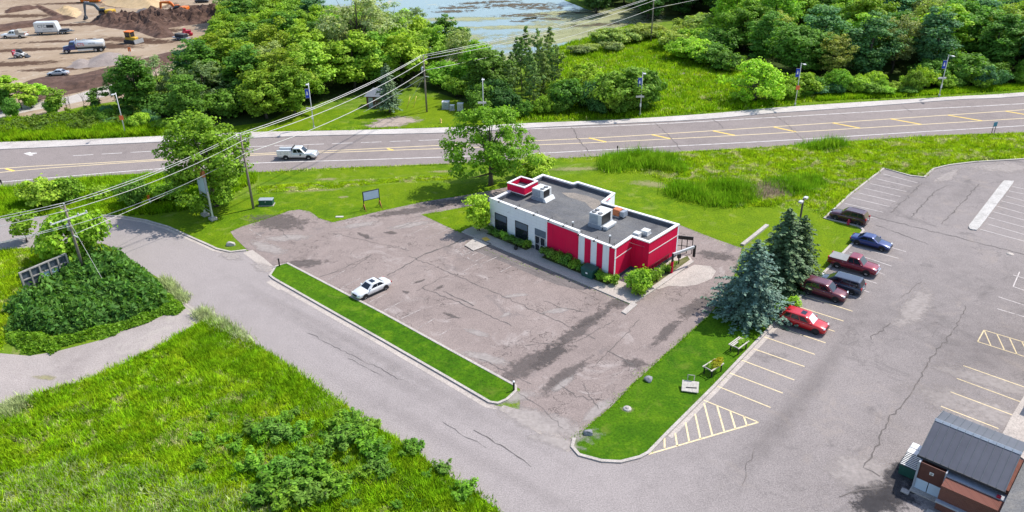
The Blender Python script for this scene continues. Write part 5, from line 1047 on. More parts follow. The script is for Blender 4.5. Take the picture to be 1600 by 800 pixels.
edge_blades('edge_grass', PG((0, 221.5), (130, 217.5), (260, 211.5), (400, 205.5), (520, 203.5), (700, 198.5), (820, 192), (960, 186.5), (1100, 177.5), (1200, 168.5), (1300, 161.5), (1400, 155.5), (1600, 143.5)), 20, .3, .06, M['lush_blade'], 100, .35)
edge_blades('edge_grass', PG((725, 377), (800, 408), (905, 444), (985, 477)), 6, .16, .03, M['lush_blade'], 101, .08)
# ------------------------------------------------------------------ vehicles
M['tyre'] = paint('tyre_rubber', (.018, .018, .018), .9); M['rim'] = paint('alloy_rim', (.50, .51, .53), .35, .6); M['rim_dark'] = paint('dark_rim', (.03, .03, .035), .4, .4)
M['car_glass'] = paint('car_glass', (.010, .014, .022), .05, 0, .05, spec=.7); M['head'] = paint('headlight_lens', (.70, .72, .74), .1, .1); M['tail'] = paint('tail_light_lens', (.45, .01, .01), .2); M['trim'] = paint('black_trim', (.02, .02, .022), .6)
M['chrome'] = paint('chrome_trim', (.62, .63, .65), .18, .9); M['plate'] = paint('number_plate', (.62, .63, .66), .5)
def wheel(root, x, y, r, wd, rim='rim', name='wheel'):
    s = 1 if y > 0 else -1
    mb = MB(); N = 20
    prof = [(r * .62, -.5), (r * .93, -.5), (r, -.36), (r, .36), (r * .93, .5), (r * .62, .5)]
    rings = [[(x + p * math.cos(6.2832 * k / N), y + q * wd, r + p * math.sin(6.2832 * k / N)) for k in range(N)] for p, q in prof]
    mb.loft(rings + [rings[0]], 0, True, cap=False); t = mb.build('tyre', M['tyre'])
    w_ = bpy.data.objects.new(name, None); COL.objects.link(w_); w_.parent = root; w_.empty_display_size = .1; t.parent = w_
    mb = MB(); mb.tube([(x, y - s * .02 * wd, r), (x, y + s * .36 * wd, r)], r * .63, 16, smooth=False)
    for k in range(5):
        a = 6.2832 * k / 5; c, sn = math.cos(a), math.sin(a); q = r * .58; h_ = r * .11; yy = y + s * .36 * wd
        mb.loft([[(x + c * u - sn * h_, yy, r + sn * u + c * h_), (x + c * u + sn * h_, yy, r + sn * u - c * h_), (x + c * u + sn * h_ * .8, yy + s * .02, r + sn * u - c * h_ * .8), (x + c * u - sn * h_ * .8, yy + s * .02, r + sn * u + c * h_ * .8)] for u in (.02, q)])
    o = mb.build('rim', M[rim]); o.parent = w_
def lerp(a, b, t): return tuple(p + (q - p) * t for p, q in zip(a, b))
def facequad(mb, A, B, C_, D, u0, u1, v0, v1, off, th=.004, mi=0, slant=(0, 0)):
    """panel on the face A B (bottom) D C (top); u along, v up"""
    def P(u, v): return Vector(lerp(lerp(A, B, u), lerp(D, C_, u), v))
    n = (Vector(B) - Vector(A)).cross(Vector(D) - Vector(A)).normalized() * off
    mb.quad(*(P(u0, v0) + n, P(u1, v0) + n, P(u1 + slant[1], v1) + n, P(u0 + slant[0], v1) + n), mi)
def car(name, label, cat, px, py, heading, L, W, H, mat, style, rim='rim', glassmat='car_glass', group=None, roofmat=None, rails=False, wr=.34, sunroof=False, visor=False):
    c = G(px, py); root = empty(name, (c.x, c.y, .025), R(heading), label, cat, group); hw = W / 2
    if style == 'sedan':
        T = [(-.5, .62, .80), (-.488, .86, .90), (-.44, .93, .96), (-.30, .97, 1.0), (-.1, .97, 1.0), (.1, .95, 1.0), (.22, .93, 1.0), (.34, .84, .97), (.44, .74, .92), (.485, .64, .84), (.5, .52, .76)]
        cab = (-.345, .215, -.19, .06); beltz = .95
    elif style == 'suv':
        T = [(-.5, .72, .88), (-.49, 1.0, .94), (-.44, 1.06, .98), (-.3, 1.07, 1.0), (0, 1.06, 1.0), (.16, 1.05, 1.0), (.24, 1.04, 1.0), (.36, .98, .97), (.45, .90, .92), (.487, .78, .86), (.5, .6, .8)]
        cab = (-.482, .235, -.40, .085); beltz = 1.06
    elif style == 'van':
        T = [(-.5, .70, .88), (-.49, .98, .94), (-.44, 1.02, .98), (-.3, 1.03, 1.0), (0, 1.02, 1.0), (.2, 1.0, 1.0), (.28, .98, 1.0), (.39, .88, .97), (.46, .78, .92), (.49, .66, .84), (.5, .5, .78)]
        cab = (-.487, .315, -.42, .13); beltz = 1.02
    elif style == 'pickup':
        T = [(-.5, .8, .94), (-.49, 1.12, .97), (-.44, 1.16, 1.0), (-.3, 1.16, 1.0), (0, 1.15, 1.0), (.16, 1.14, 1.0), (.24, 1.13, 1.0), (.38, 1.10, .98), (.46, 1.04, .95), (.49, .92, .9), (.5, .7, .86)]
        cab = (-.11, .235, -.085, .115); beltz = 1.15
    s_ = H / {'sedan': 1.43, 'suv': 1.72, 'van': 1.72, 'pickup': 1.9}[style]; beltz *= s_; z0 = .24 if style != 'pickup' else .36
    mb = MB(); rings = []
    for f, zt, k in T:
        x = f * L; w_ = hw * k; zt = zt * s_; e = 1.0 if abs(f) < .49 else .0; zb = z0 if abs(f) < .47 else z0 + .08
        zm = zb + (zt - zb) * .55
        half = [(w_ * .80, zb), (w_ * .97, zb + .10), (w_, zm), (w_ * .985, zt - .16 * (zt - zb)), (w_ * .90, zt - .02), (w_ * .55, zt + .025)]
        rings.append([(x, y, z) for y, z in half] + [(x, -y, z) for y, z in reversed(half)])
    mb.loft(rings, 0, True)
    zr = H; xa, xb, xc, xd = (q * L for q in cab); bw = hw * .93; tw = hw * .76
    if style in ('suv', 'van', 'pickup'): tw = hw * .81
    zc = beltz - .03
    def ring(x0, x1, w_, z, r_): return [(x0, -w_ + r_, z), (x0 + r_, -w_, z), (x1 - r_ * 1.5, -w_, z), (x1, -w_ + r_ * 2, z), (x1, w_ - r_ * 2, z), (x1 - r_ * 1.5, w_, z), (x0 + r_, w_, z), (x0, w_ - r_, z)]
    mb.loft([ring(xa, xb, bw, zc, .06), ring(lerp((xa,), (xc,), .93)[0], lerp((xb,), (xd,), .93)[0], bw + (tw - bw) * .93, zr - .075, .06), ring(xc + .04, xd - .06, tw - .02, zr - .03, .07), ring(xc + .2, xd - .25, tw - .18, zr, .08)], 1 if roofmat else 0, False)
    if style == 'pickup':
        x0 = -.485 * L
        mb.box(x0, xa + .02, -hw * .93, hw * .93, 1.13 * s_, 1.20 * s_, 0)
    body = mb.build('body', [M[mat]] + ([M[roofmat]] if roofmat else []), root)
    # glass
    zt = zr - .075; A = lambda x, y, z: (x, y, z); k93 = .93
    xa9, xb9, w9 = xa + (xc - xa) * k93, xb + (xd - xb) * k93, bw + (tw - bw) * k93
    g = MB(); facequad(g, (xb, -bw + .13, zc), (xb, bw - .13, zc), (xb9, w9 - .13, zt), (xb9, -w9 + .13, zt), .03, .97, .06, .95, .012); g.build('windshield', M['visor' if visor else glassmat], root)
    g = MB(); facequad(g, (xa, bw - .06, zc), (xa, -bw + .06, zc), (xa9, -w9 + .06, zt), (xa9, w9 - .06, zt), .06, .94, .14, .92, .012); g.build('rear_window', M[glassmat], root)
    nwin = {'sedan': [(.10, .47), (.50, .88)], 'suv': [(.05, .28), (.31, .60), (.63, .89)], 'van': [(.04, .32), (.35, .62), (.65, .90)], 'pickup': [(.06, .42), (.47, .90)]}[style]
    for s in (-1, 1):
        for i, (u0, u1) in enumerate(nwin):
            g = MB(); P = ((xa + .06, s * bw, zc), (xb - .09, s * bw, zc), (xb9 - .09, s * w9, zt), (xa9 + .06, s * w9, zt))
            if s < 0: facequad(g, P[0], P[1], P[2], P[3], u0, u1, .12, .9, .012, slant=(.02 if i == 0 else 0, -.035 if i == len(nwin) - 1 else 0))
            else: facequad(g, P[1], P[0], P[3], P[2], 1 - u1, 1 - u0, .12, .9, .012, slant=(.035 if i == len(nwin) - 1 else 0, -.02 if i == 0 else 0))
            g.build('side_window', M[glassmat], root)
    # wheels and arches
    fx, rx = (.31 if style != 'van' else .32) * L, (-.30 if style != 'pickup' else -.28) * L
    for x in (fx, rx):
        for s in (-1, 1):
            ar = MB(); wheel(root, x, s * (hw - .10), wr, .22, rim); yy = s * (hw - .02)
            N = 14; R2 = wr + .07; ri = [(x + R2 * math.cos(math.pi * (-.12 + 1.24 * k / N)), s * (hw + .006), wr + R2 * math.sin(math.pi * (-.12 + 1.24 * k / N))) for k in range(N + 1)]
            ar.add([(x, s * (hw + .006), wr)] + ri, [(0, k + 1, k + 2) for k in range(N)]); ar.build('wheel_arch', M['trim'], root)
    # lamps, mirrors, bumpers
    zl = {'sedan': .60, 'suv': .78, 'van': .68, 'pickup': .88}[style] * s_
    for s in (-1, 1):
        m_ = MB(); m_.loft([[(.452 * L, s * hw * .50, zl + .02), (.452 * L, s * hw * .88, zl + .03), (.452 * L, s * hw * .88, zl + .17), (.452 * L, s * hw * .50, zl + .13)], [(.494 * L, s * hw * .50, zl), (.478 * L, s * hw * .83, zl + .02), (.472 * L, s * hw * .83, zl + .15), (.488 * L, s * hw * .50, zl + .11)]]); m_.build('headlight', M['head'], root)
        m_ = MB(); zz = zl + (.12 if style != 'sedan' else .08); m_.box(-.499 * L, -.475 * L, min(s * hw * .62, s * hw * .93), max(s * hw * .62, s * hw * .93), zz, zz + (.16 if style == 'sedan' else .26)); m_.build('tail_light', M['tail'], root)
        m_ = MB(); xm = xb - .30; y0, y1 = sorted((s * (bw - .01), s * (bw + .19))); m_.box(xm - .07, xm + .07, y0, y1, beltz + .02, beltz + .17, bev=.02); m_.build('mirror', M[mat], root)
        m_ = MB(); y0, y1 = sorted((s * (hw - .01), s * (hw + .012)))
        for f in ((.02, .045), (-.20, -.175)): m_.box(f[0] * L, f[0] * L + .17, y0, y1, zl + .16, zl + .19)
        m_.build('door_handle', M['chrome' if style != 'sedan' else mat], root)
    m_ = MB(); m_.box(.492 * L, .506 * L, -hw * .42, hw * .42, zl - .12, zl + .10); m_.build('grille', M['chrome' if style == 'pickup' else 'trim'], root)
    m_ = MB(); m_.box(-.506 * L, -.498 * L, -.17, .17, zl, zl + .12); m_.build('number_plate', M['plate'], root)
    if style == 'pickup':
        m_ = MB(); m_.box(.485 * L, .515 * L, -hw * .86, hw * .86, .46, .68, bev=.03); m_.build('bumper', M['chrome'], root)
        m_ = MB(); m_.box(-.515 * L, -.49 * L, -hw * .86, hw * .86, .50, .68, bev=.03); m_.build('bumper', M['chrome'], root)
    else:
        m_ = MB(); m_.box(-.35 * L, .36 * L, -hw - .004, hw + .004, z0 - .01, z0 + .09); m_.build('side_sill', M['trim'], root)
    if rails:
        for s in (-1, 1):
            m_ = MB(); m_.tube([(xc + .25, s * (tw - .09), zr - .02), (xc + .35, s * (tw - .09), zr + .045), (xd - .5, s * (tw - .09), zr + .045), (xd - .4, s * (tw - .09), zr - .02)], .02, 5); m_.build('roof_rail', M['chrome' if rails == 2 else 'trim'], root)
    if sunroof:
        m_ = MB(); m_.box(.02 * L - .55, .02 * L - .02, -.38, .38, zr + .001, zr + .012); m_.build('sunroof', M['car_glass'], root)
    return root
M['p_white'] = carpaint('car_paint_white', (.80, .80, .79)); M['p_red'] = carpaint('car_paint_red', (.55, .008, .015)); M['p_maroon'] = carpaint('car_paint_maroon', (.13, .022, .035)); M['p_blue'] = carpaint('car_paint_blue', (.018, .04, .17))
M['p_wine'] = carpaint('car_paint_wine', (.24, .012, .03)); M['p_navy'] = carpaint('car_paint_slate', (.035, .05, .085)); M['p_brown'] = carpaint('car_paint_dark_plum', (.075, .022, .028)); M['p_silver'] = carpaint('car_paint_silver', (.5, .51, .52)); M['visor'] = paint('pale_sun_shade', (.72, .74, .76), .25, .2)
M['cover'] = paint('grey_vinyl_cover', (.24, .245, .25), .75)
AZ = -38.3
car('sedan_car', 'white sedan with dark sunroof parked nose to the grass island', 'car', 581, 456.5, 225, 4.75, 1.80, 1.42, 'p_white', 'sedan', sunroof=True, wr=.32)
car('crossover_car', 'bright red crossover with black wheels and pale windscreen shade', 'car', 1255.5, 510.5, AZ, 4.9, 1.86, 1.69, 'p_red', 'suv', rim='rim_dark', wr=.36, visor=True, sunroof=True)
car('crossover_car', 'maroon crossover with silver wheels parked against the spruces', 'car', 1287, 461.5, AZ, 5.0, 1.95, 1.76, 'p_maroon', 'suv', wr=.36, rails=1)
car('minivan', 'dark slate minivan parked nose-in between pickup and maroon crossover', 'minivan', 1313, 450, AZ + 180, 5.0, 1.95, 1.72, 'p_navy', 'van', wr=.33)
ram = car('pickup_truck', 'wine red crew-cab pickup with grey bed cover', 'pickup truck', 1332, 420.5, AZ, 5.75, 2.0, 1.92, 'p_wine', 'pickup', wr=.39)
mb = MB(); mb.box(-2.76, -.66, -.92, .92, 1.212, 1.27, bev=.02); mb.build('bed_cover', M['cover'], ram)
car('sedan_car', 'dark blue sedan beside the red hydrant', 'car', 1360, 384, AZ, 4.95, 1.85, 1.43, 'p_blue', 'sedan', wr=.34)
car('sport_utility_car', 'dark plum sport utility with pale roof rails parked alone by the upper kerb', 'car', 1325.5, 345, AZ + 178, 4.95, 1.92, 1.78, 'p_brown', 'suv', rails=2, wr=.37)
ut = car('utility_truck', 'white service truck with tool boxes driving on the highway', 'utility truck', 466.5, 247, -2.0, 6.5, 2.05, 1.98, 'p_white', 'pickup', wr=.41)
for s in (-1, 1):
    mb = MB(); y0, y1 = sorted((s * .62, s * 1.06)); mb.box(-3.27, -1.95, y0, y1, .85, 1.62, bev=.02); mb.box(-1.42, -.74, y0, y1, .62, 1.62, bev=.02); mb.box(-1.96, -1.41, y0, y1, 1.08, 1.62); mb.build('tool_box', M['p_white'], ut)
    mb = MB(); y = s * 1.064
    for x0, x1, z0, z1 in ((-3.2, -2.62, .95, 1.55), (-2.56, -2.0, .95, 1.55), (-1.36, -.8, .72, 1.55), (-1.9, -1.46, 1.14, 1.55)):
        ya, yb = sorted((y, y + s * .012))
        for q in ((x0, x1, z0, z0 + .02), (x0, x1, z1 - .02, z1), (x0, x0 + .02, z0, z1), (x1 - .02, x1, z0, z1)): mb.box(q[0], q[1], ya, yb, q[2], q[3])
        mb.box((x0 + x1) / 2 - .05, (x0 + x1) / 2 + .05, ya, yb + .004, z1 - .16, z1 - .10)
    mb.build('locker_seam', M['ac_grey'], ut)
mb = MB(); mb.box(-3.2, -.75, -.6, .6, 1.2, 1.26); mb.build('bed_floor', M['ac_grey'], ut)
mb = MB(); mb.box(-.72, -.62, -.95, .95, 1.62, 2.02); mb.build('headboard', M['black_metal'], ut)
mb = MB(); mb.tube([(1.55, .55, 1.15), (1.75, .62, 2.1)], .03, 5); mb.build('antenna', M['black_metal'], ut)
mb = MB()
for a in ((.55, .75, .92), (.62, .82, 1.0)): mb.box(a[0], a[0] + .22, -1.034, -1.028, a[1], a[2])
for a in range(3): mb.box(.50 + .16 * a, .60 + .16 * a, -1.034, -1.028, 1.02, 1.12)
mb.build('door_emblem', M['trim'], ut)

# ------------------------------------------------------------------ vehicles and machines on the building site
M['mach_yellow'] = paint('machine_yellow', (.60, .36, .03), .5, 0, .12); M['mach_orange'] = paint('machine_orange', (.75, .17, .02), .5, 0, .12); M['mach_grey'] = paint('machine_grey', (.11, .13, .15), .55, .2); M['mach_dark'] = paint('machine_dark', (.03, .035, .045), .6); M['tank'] = paint('tank_white', (.66, .68, .68), .35, .2, .06); M['red_text'] = paint('red_lettering', (.70, .03, .03), .5); M['tan_box'] = paint('tan_canvas', (.38, .35, .30), .7); M['mach_red'] = paint('machine_red', (.45, .02, .05), .5)
def words_on(parent, text, mat, size, loc, rot, name='lettering'):
    cu = bpy.data.curves.new(name, 'FONT'); cu.body = text; cu.size = size; cu.extrude = .004; cu.align_x = 'CENTER'; cu.align_y = 'CENTER'
    tmp = bpy.data.objects.new(name, cu); COL.objects.link(tmp); bpy.context.view_layer.update()
    me = bpy.data.meshes.new_from_object(tmp.evaluated_get(bpy.context.evaluated_depsgraph_get())); bpy.data.objects.remove(tmp)
    me.materials.clear(); me.materials.append(mat); o = link(name, me, parent); o.location = loc; o.rotation_euler = rot; return o
def root_at(name, px, py, hd, label, cat, dz=.01, group=None):
    c = G(px, py); return empty(name, (c.x, c.y, dz), R(hd), label, cat, group)
tk = root_at('tanker_truck', 134, 81, 193, 'dark blue tanker truck with long pale tank and red lettering', 'tanker truck')   # nose towards -x in view
mb = MB(); N = 16; mb.loft([[(x, 1.15 * k * math.cos(6.2832 * i / N), 2.05 + .98 * k * math.sin(6.2832 * i / N)) for i in range(N)] for x, k in ((-4.9, .82), (-4.8, 1), (1.6, 1), (1.7, .82))], 0, True); t1 = mb.build('tank', M['tank'], tk)
mb = MB(); mb.box(-4.6, 1.3, -.3, .3, 3.0, 3.07); mb.box(-3.2, -2.6, -.28, .28, 3.0, 3.2); mb.box(-.6, 0, -.28, .28, 3.0, 3.2); mb.build('walkway', M['steel'], t1)
mb = MB(); mb.box(-5.1, 4.7, -.45, .45, .75, 1.02); mb.box(-4.7, 1.6, -1.1, 1.1, .95, 1.12); mb.build('chassis', M['mach_dark'], tk)
mb = MB(); mb.loft([[(1.95, -1.1, .9), (1.95, 1.1, .9), (1.95, 1.1, 2.05), (1.95, -1.1, 2.05)], [(3.45, -1.1, .9), (3.45, 1.1, .9), (3.45, 1.1, 2.05), (3.45, -1.1, 2.05)]]); mb.loft([[(1.95, -1.1, 2.05), (3.45, -1.1, 2.05), (3.45, 1.1, 2.05), (1.95, 1.1, 2.05)], [(2.05, -.95, 2.85), (3.15, -.95, 2.85), (3.15, .95, 2.85), (2.05, .95, 2.85)]]); mb.loft([[(3.45, -.85, .85), (3.45, .85, .85), (3.45, .8, 1.95), (3.45, -.8, 1.95)], [(5.0, -.75, .85), (5.0, .75, .85), (5.0, .65, 1.7), (5.0, -.65, 1.7)]]); cb = mb.build('cab', M['p_blue'], tk)
mb = MB(); facequad(mb, (3.45, -1.05, 2.1), (3.45, 1.05, 2.1), (3.15, .92, 2.8), (3.15, -.92, 2.8), .05, .95, .08, .9, .02); mb.build('windshield', M['car_glass'], cb)
for s in (-1, 1):
    mb = MB(); P = ((2.0, s * 1.08, 2.08), (3.4, s * 1.08, 2.08), (3.12, s * .95, 2.83), (2.06, s * .95, 2.83)); facequad(mb, *(P if s < 0 else (P[1], P[0], P[3], P[2])), .15, .85, .05, .85, .02); mb.build('side_window', M['car_glass'], cb)
    mb = MB(); mb.tube([(1.8, s * .95, 1.0), (1.8, s * .95, 3.4)], .09, 8); mb.build('exhaust_stack', M['chrome'], tk)
    mb = MB(); y0, y1 = sorted((s * .78, s * 1.16)); mb.loft([[(3.6, y0, .55), (3.6, y1, .55), (3.6, y1, 1.0), (3.6, y0, 1.0)], [(3.9, y0, 1.05), (3.9, y1, 1.05), (3.9, y1, 1.2), (3.9, y0, 1.2)], [(4.6, y0, 1.05), (4.6, y1, 1.05), (4.6, y1, 1.2), (4.6, y0, 1.2)], [(4.95, y0, .6), (4.95, y1, .6), (4.95, y1, .9), (4.95, y0, .9)]]); mb.build('fender', M['p_blue'], tk)
    mb = MB(); mb.box(-2.2 if s < 0 else -2.2, 1.5, min(s * .7, s * 1.12), max(s * .7, s * 1.12), .55, .95); mb.build('side_skirt', M['tank'], tk)
    mb = MB(); mb.box(4.98, 5.04, min(s * .52, s * .74), max(s * .52, s * .74), 1.05, 1.3); mb.build('headlight', M['head'], tk)
    for x in (4.25, -2.75, -4.05): wheel(tk, x, s * .98, .52, .32)
mb = MB(); mb.box(5.005, 5.06, -.48, .48, .9, 1.62); mb.build('grille', M['chrome'], tk); mb = MB(); mb.box(4.95, 5.2, -1.1, 1.1, .45, .72); mb.build('bumper', M['chrome'], tk)
words_on(tk, 'CTS', M['red_text'], 1.0, (.55, 1.155, 2.1), (R(90), 0, R(180))); words_on(tk, 'WATER', M['mach_grey'], .5, (-2.2, 1.155, 2.25), (R(90), 0, R(180)))

tr_ = root_at('box_trailer', 82, 53, 4, 'white enclosed tool trailer with dark lettering on a flatbed chassis', 'trailer')
mb = MB(); mb.loft([[(-4.0, -1.2, .85), (2.4, -1.2, .85), (2.4, 1.2, .85), (-4.0, 1.2, .85)], [(-4.0, -1.2, 3.3), (1.9, -1.2, 3.3), (1.9, 1.2, 3.3), (-4.0, 1.2, 3.3)], [(-3.8, -1.0, 3.5), (1.6, -1.0, 3.5), (1.6, 1.0, 3.5), (-3.8, 1.0, 3.5)]]); mb.build('box', M['tank'], tr_)
mb = MB(); mb.box(-4.3, 5.2, -1.2, 1.2, .6, .84); mb.box(5.2, 6.2, -.3, .3, .6, .75); mb.build('deck', M['mach_grey'], tr_)
mb = MB(); mb.box(2.6, 4.6, -1.0, 1.0, .845, 1.25); mb.build('side_rail', M['mach_dark'], tr_)
words_on(tr_, 'CTC', M['mach_grey'], 1.15, (-1.9, -1.21, 2.35), (R(90), 0, 0)); mb = MB(); mb.box(-.6, 1.4, -1.215, -1.205, 1.95, 2.75); mb.build('dark_panel', M['mach_dark'], tr_)
words_on(tr_, 'CONSTRUCTION', M['mach_grey'], .32, (-.6, -1.21, 1.35), (R(90), 0, 0))
for s in (-1, 1):
    for x in (2.2, 3.3, -3.4): wheel(tr_, x, s * 1.02, .4, .26)
pk = car('work_truck', 'white crew-cab work truck with tan canvas service box', 'work truck', 24, 59, 181, 6.9, 2.05, 2.05, 'p_white', 'pickup', wr=.42)
mb = MB(); mb.box(-1.95, -.8, -1.03, 1.03, .9, 2.25, bev=.04); mb.box(-3.4, -1.95, -1.03, 1.03, .9, 1.55, bev=.03); mb.build('service_box', M['tan_box'], pk)
def skid():
    e = root_at('skid_steer', 32, 90, 8, 'small white and red skid steer loader on the sandy ground', 'skid steer')
    mb = MB(); mb.box(-1.3, .9, -.6, .6, .45, 1.15, bev=.08); mb.build('body', M['tank'], e); mb = MB(); mb.loft([[(-.5, -.5, 1.15), (.8, -.5, 1.15), (.8, .5, 1.15), (-.5, .5, 1.15)], [(-.35, -.45, 2.0), (.6, -.45, 2.0), (.6, .45, 2.0), (-.35, .45, 2.0)]]); mb.build('cab', M['mach_dark'], e)
    mb = MB(); mb.box(-1.45, -1.1, -.75, .75, .7, 1.9); mb.build('counterweight', M['mach_red'], e)
    for s in (-1, 1):
        mb = MB(); mb.tube([(-1.2, s * .78, 1.75), (.6, s * .78, 1.2), (1.5, s * .78, .5)], .1, 6); mb.build('lift_arm', M['tank'], e)
        for x in (-.8, .55): wheel(e, x, s * .72, .42, .3)
    mb = MB(); mb.loft([[(1.45, -.95, .1), (1.45, .95, .1), (1.5, .95, .75), (1.5, -.95, .75)], [(2.3, -.95, .1), (2.3, .95, .1), (1.75, .95, .3), (1.75, -.95, .3)]]); mb.build('bucket', M['mach_dark'], e)
skid()
def excavator(px, py, hd, label, c1, c2, joints, dz=.8, tdir=0):
    """joints: boom and stick points in the machine plane (x forward, z up)"""
    e = root_at('excavator', px, py, hd, label, 'excavator', dz)
    for s in (-1, 1):
        mb = MB(); N = 10; pr = [(-1.9 + .45 * math.cos(a), .45 + .45 * math.sin(a)) for a in [math.pi / 2 + math.pi * i / N for i in range(N + 1)]] + [(1.9 + .45 * math.cos(a), .45 + .45 * math.sin(a)) for a in [-math.pi / 2 + math.pi * i / N for i in range(N + 1)]]
        y0, y1 = s * .8, s * 1.45; mb.loft([[(p[0], y0, p[1]) for p in pr], [(p[0], y1, p[1]) for p in pr]]); mb.build('track', M['mach_dark'], e)
    mb = MB(); mb.box(-1.2, 1.2, -.8, .8, .4, .9); mb.build('undercarriage', M['mach_dark'], e)
    mb = MB(); mb.box(-2.6, 1.3, -1.35, 1.35, 1.0, 1.45, bev=.06); mb.build('turntable', M['mach_grey'], e)
    mb = MB(); mb.box(-2.7, -.5, -1.38, 1.38, 1.46, 2.5, bev=.15); mb.build('engine_cover', M[c1], e)
    mb = MB(); mb.loft([[(-.4, .35, 1.46), (1.45, .35, 1.46), (1.45, 1.35, 1.46), (-.4, 1.35, 1.46)], [(-.4, .35, 2.6), (1.3, .35, 2.4), (1.3, 1.35, 2.4), (-.4, 1.35, 2.6)], [(-.3, .45, 3.05), (.8, .45, 3.05), (.8, 1.25, 3.05), (-.3, 1.25, 3.05)]]); cb = mb.build('cab', M['car_glass'], e)
    mb = MB(); mb.box(-.35, .85, .42, 1.28, 3.055, 3.13); mb.build('cab_roof', M[c1], cb)
    a, b, c, d, k = joints
    mb = MB()
    def beam(p, q, w_, h0, h1):
        p, q = Vector((p[0], -.1, p[1])), Vector((q[0], -.1, q[1])); u = (q - p).normalized(); n = Vector((-u.z, 0, u.x)); mb.loft([[p - n * h0 + Vector((0, t, 0)) * 1, p + n * h0 + Vector((0, t, 0)), q + n * h1 + Vector((0, t, 0)), q - n * h1 + Vector((0, t, 0))] for t in (-w_, w_)])
    beam(a, b, .28, .3, .42); beam(b, c, .28, .42, .25); mb.build('boom', M[c2], e)
    mb = MB(); beam(c, d, .2, .35, .18); mb.build('stick', M[c2 if c2 != 'mach_grey' else 'mach_grey'], e)
    mb = MB(); mb.tube([(a[0] + .4, -.1, a[1] - .3), ((a[0] + b[0]) / 2 + .8, -.1, (a[1] + b[1]) / 2)], .09, 6); mb.tube([((b[0] + c[0]) / 2, -.1, (b[1] + c[1]) / 2 + .6), (c[0] + .1, -.1, c[1] + .55)], .09, 6); mb.build('ram', M['chrome'], e)
    mb = MB(); x, z = d; mb.loft([[(x + .1, t, z + .2), (x - .25, t, z - .2), (x - .35, t, z - .9), (x + .2, t, z - 1.25), (x + .8, t, z - 1.1), (x + .35, t, z - .6)] for t in (-.75, .55)]); mb.build('bucket', M['mach_dark'], e)
    return e
excavator(168, 33, 176, 'grey and yellow excavator with its stick folded down on the soil bank', 'mach_yellow', 'mach_grey', ((1.0, 1.6), (3.0, 3.9), (6.0, 4.3), (6.7, .6), 0), 1.0)
excavator(283, 26, 178, 'orange excavator with raised arched boom beside the dark mound', 'mach_orange', 'mach_orange', ((1.0, 1.6), (2.7, 3.7), (5.6, 3.8), (6.3, .8), 0), .6)
def dozer():
    e = root_at('bulldozer', 207, 67, -18, 'small yellow bulldozer with black cab glass in the trench', 'bulldozer')
    for s in (-1, 1):
        mb = MB(); pr = [(-1.5, .1), (1.5, .1), (1.8, .45), (1.5, .85), (-1.5, .95), (-1.8, .5)]; y0, y1 = s * .75, s * 1.25; mb.loft([[(p[0], y0, p[1]) for p in pr], [(p[0], y1, p[1]) for p in pr]]); mb.build('track', M['mach_dark'], e)
    mb = MB(); mb.box(-1.6, 1.7, -.72, .72, .6, 1.6, bev=.08); mb.build('body', M['mach_yellow'], e)
    mb = MB(); mb.box(-1.3, .5, -.85, .85, 1.6, 2.9, bev=.05); cb = mb.build('cab', M['car_glass'], e); mb = MB(); mb.box(-1.45, .65, -.95, .95, 2.9, 3.15, bev=.05); mb.build('cab_roof', M['mach_orange'], cb)
    mb = MB()
    for x in (-1.3, .42):
        for s in (-.86, .78): mb.box(x, x + .1, s, s + .09, 1.6, 2.9)
    mb.build('cab_pillar', M['mach_yellow'], cb); mb = MB(); mb.loft([[(2.2, -1.7, .1), (2.2, 1.7, .1), (2.1, 1.7, 1.1), (2.1, -1.7, 1.1)], [(2.4, -1.7, .05), (2.4, 1.7, .05), (2.25, 1.7, 1.15), (2.25, -1.7, 1.15)]]); mb.build('blade', M['steel'], e)
dozer()
e = root_at('equipment_trailer', 284, 62, 150, 'low flat trailer loaded with black ribbed machine parts', 'trailer')
mb = MB(); mb.box(-2.6, 2.6, -1.0, 1.0, .5, .7); mb.build('deck', M['ac_grey'], e)
mb = MB()
for k in range(6): mb.box(-1.8 + .6 * k, -1.4 + .6 * k, -.9, .9, .7, 1.7, bev=.1)
mb.build('ribbed_load', M['mach_dark'], e)
for s in (-1, 1):
    for x in (-.5, .5): wheel(e, x, s * 1.1, .36, .2)
e = root_at('red_compactor', 293, 56, 30, 'red compactor machine with twin drums beside the flat trailer', 'compactor')
mb = MB(); mb.box(-1.1, 1.1, -.6, .6, .7, 1.5, bev=.08); mb.box(-.9, -.2, -.5, .5, 1.5, 2.1, bev=.08); mb.build('body', M['mach_red'], e)
for x in (-.9, .9):
    mb = MB(); mb.tube([(x, -.75, .55), (x, .75, .55)], .55, 14); mb.build('drum', M['mach_red'], e)
e = root_at('waste_skip', 142, 3, 8, 'orange steel skip standing at the top of the site', 'skip')
mb = MB(); mb.loft([[(-3, -1.1, .2), (3, -1.1, .2), (3, 1.1, .2), (-3, 1.1, .2)], [(-3.2, -1.2, 2.2), (3.2, -1.2, 2.2), (3.2, 1.2, 2.2), (-3.2, 1.2, 2.2)]]); mb.build('hopper', M['mach_orange'], e)
mb = MB()
for k in range(7): mb.loft([[(-2.9 + .95 * k, -1.22, .2), (-2.75 + .95 * k, -1.22, .2), (-2.75 + .95 * k, -1.12, .2), (-2.9 + .95 * k, -1.12, .2)], [(-2.95 + .97 * k, -1.34, 2.2), (-2.8 + .97 * k, -1.34, 2.2), (-2.8 + .97 * k, -1.2, 2.2), (-2.95 + .97 * k, -1.2, 2.2)]])
mb.build('rib', M['mach_yellow'], e)
car('sedan_car', 'silver car parked at the foot of the dark soil bank', 'car', 92, 118, 184, 4.8, 1.8, 1.42, 'p_silver', 'sedan', wr=.32)
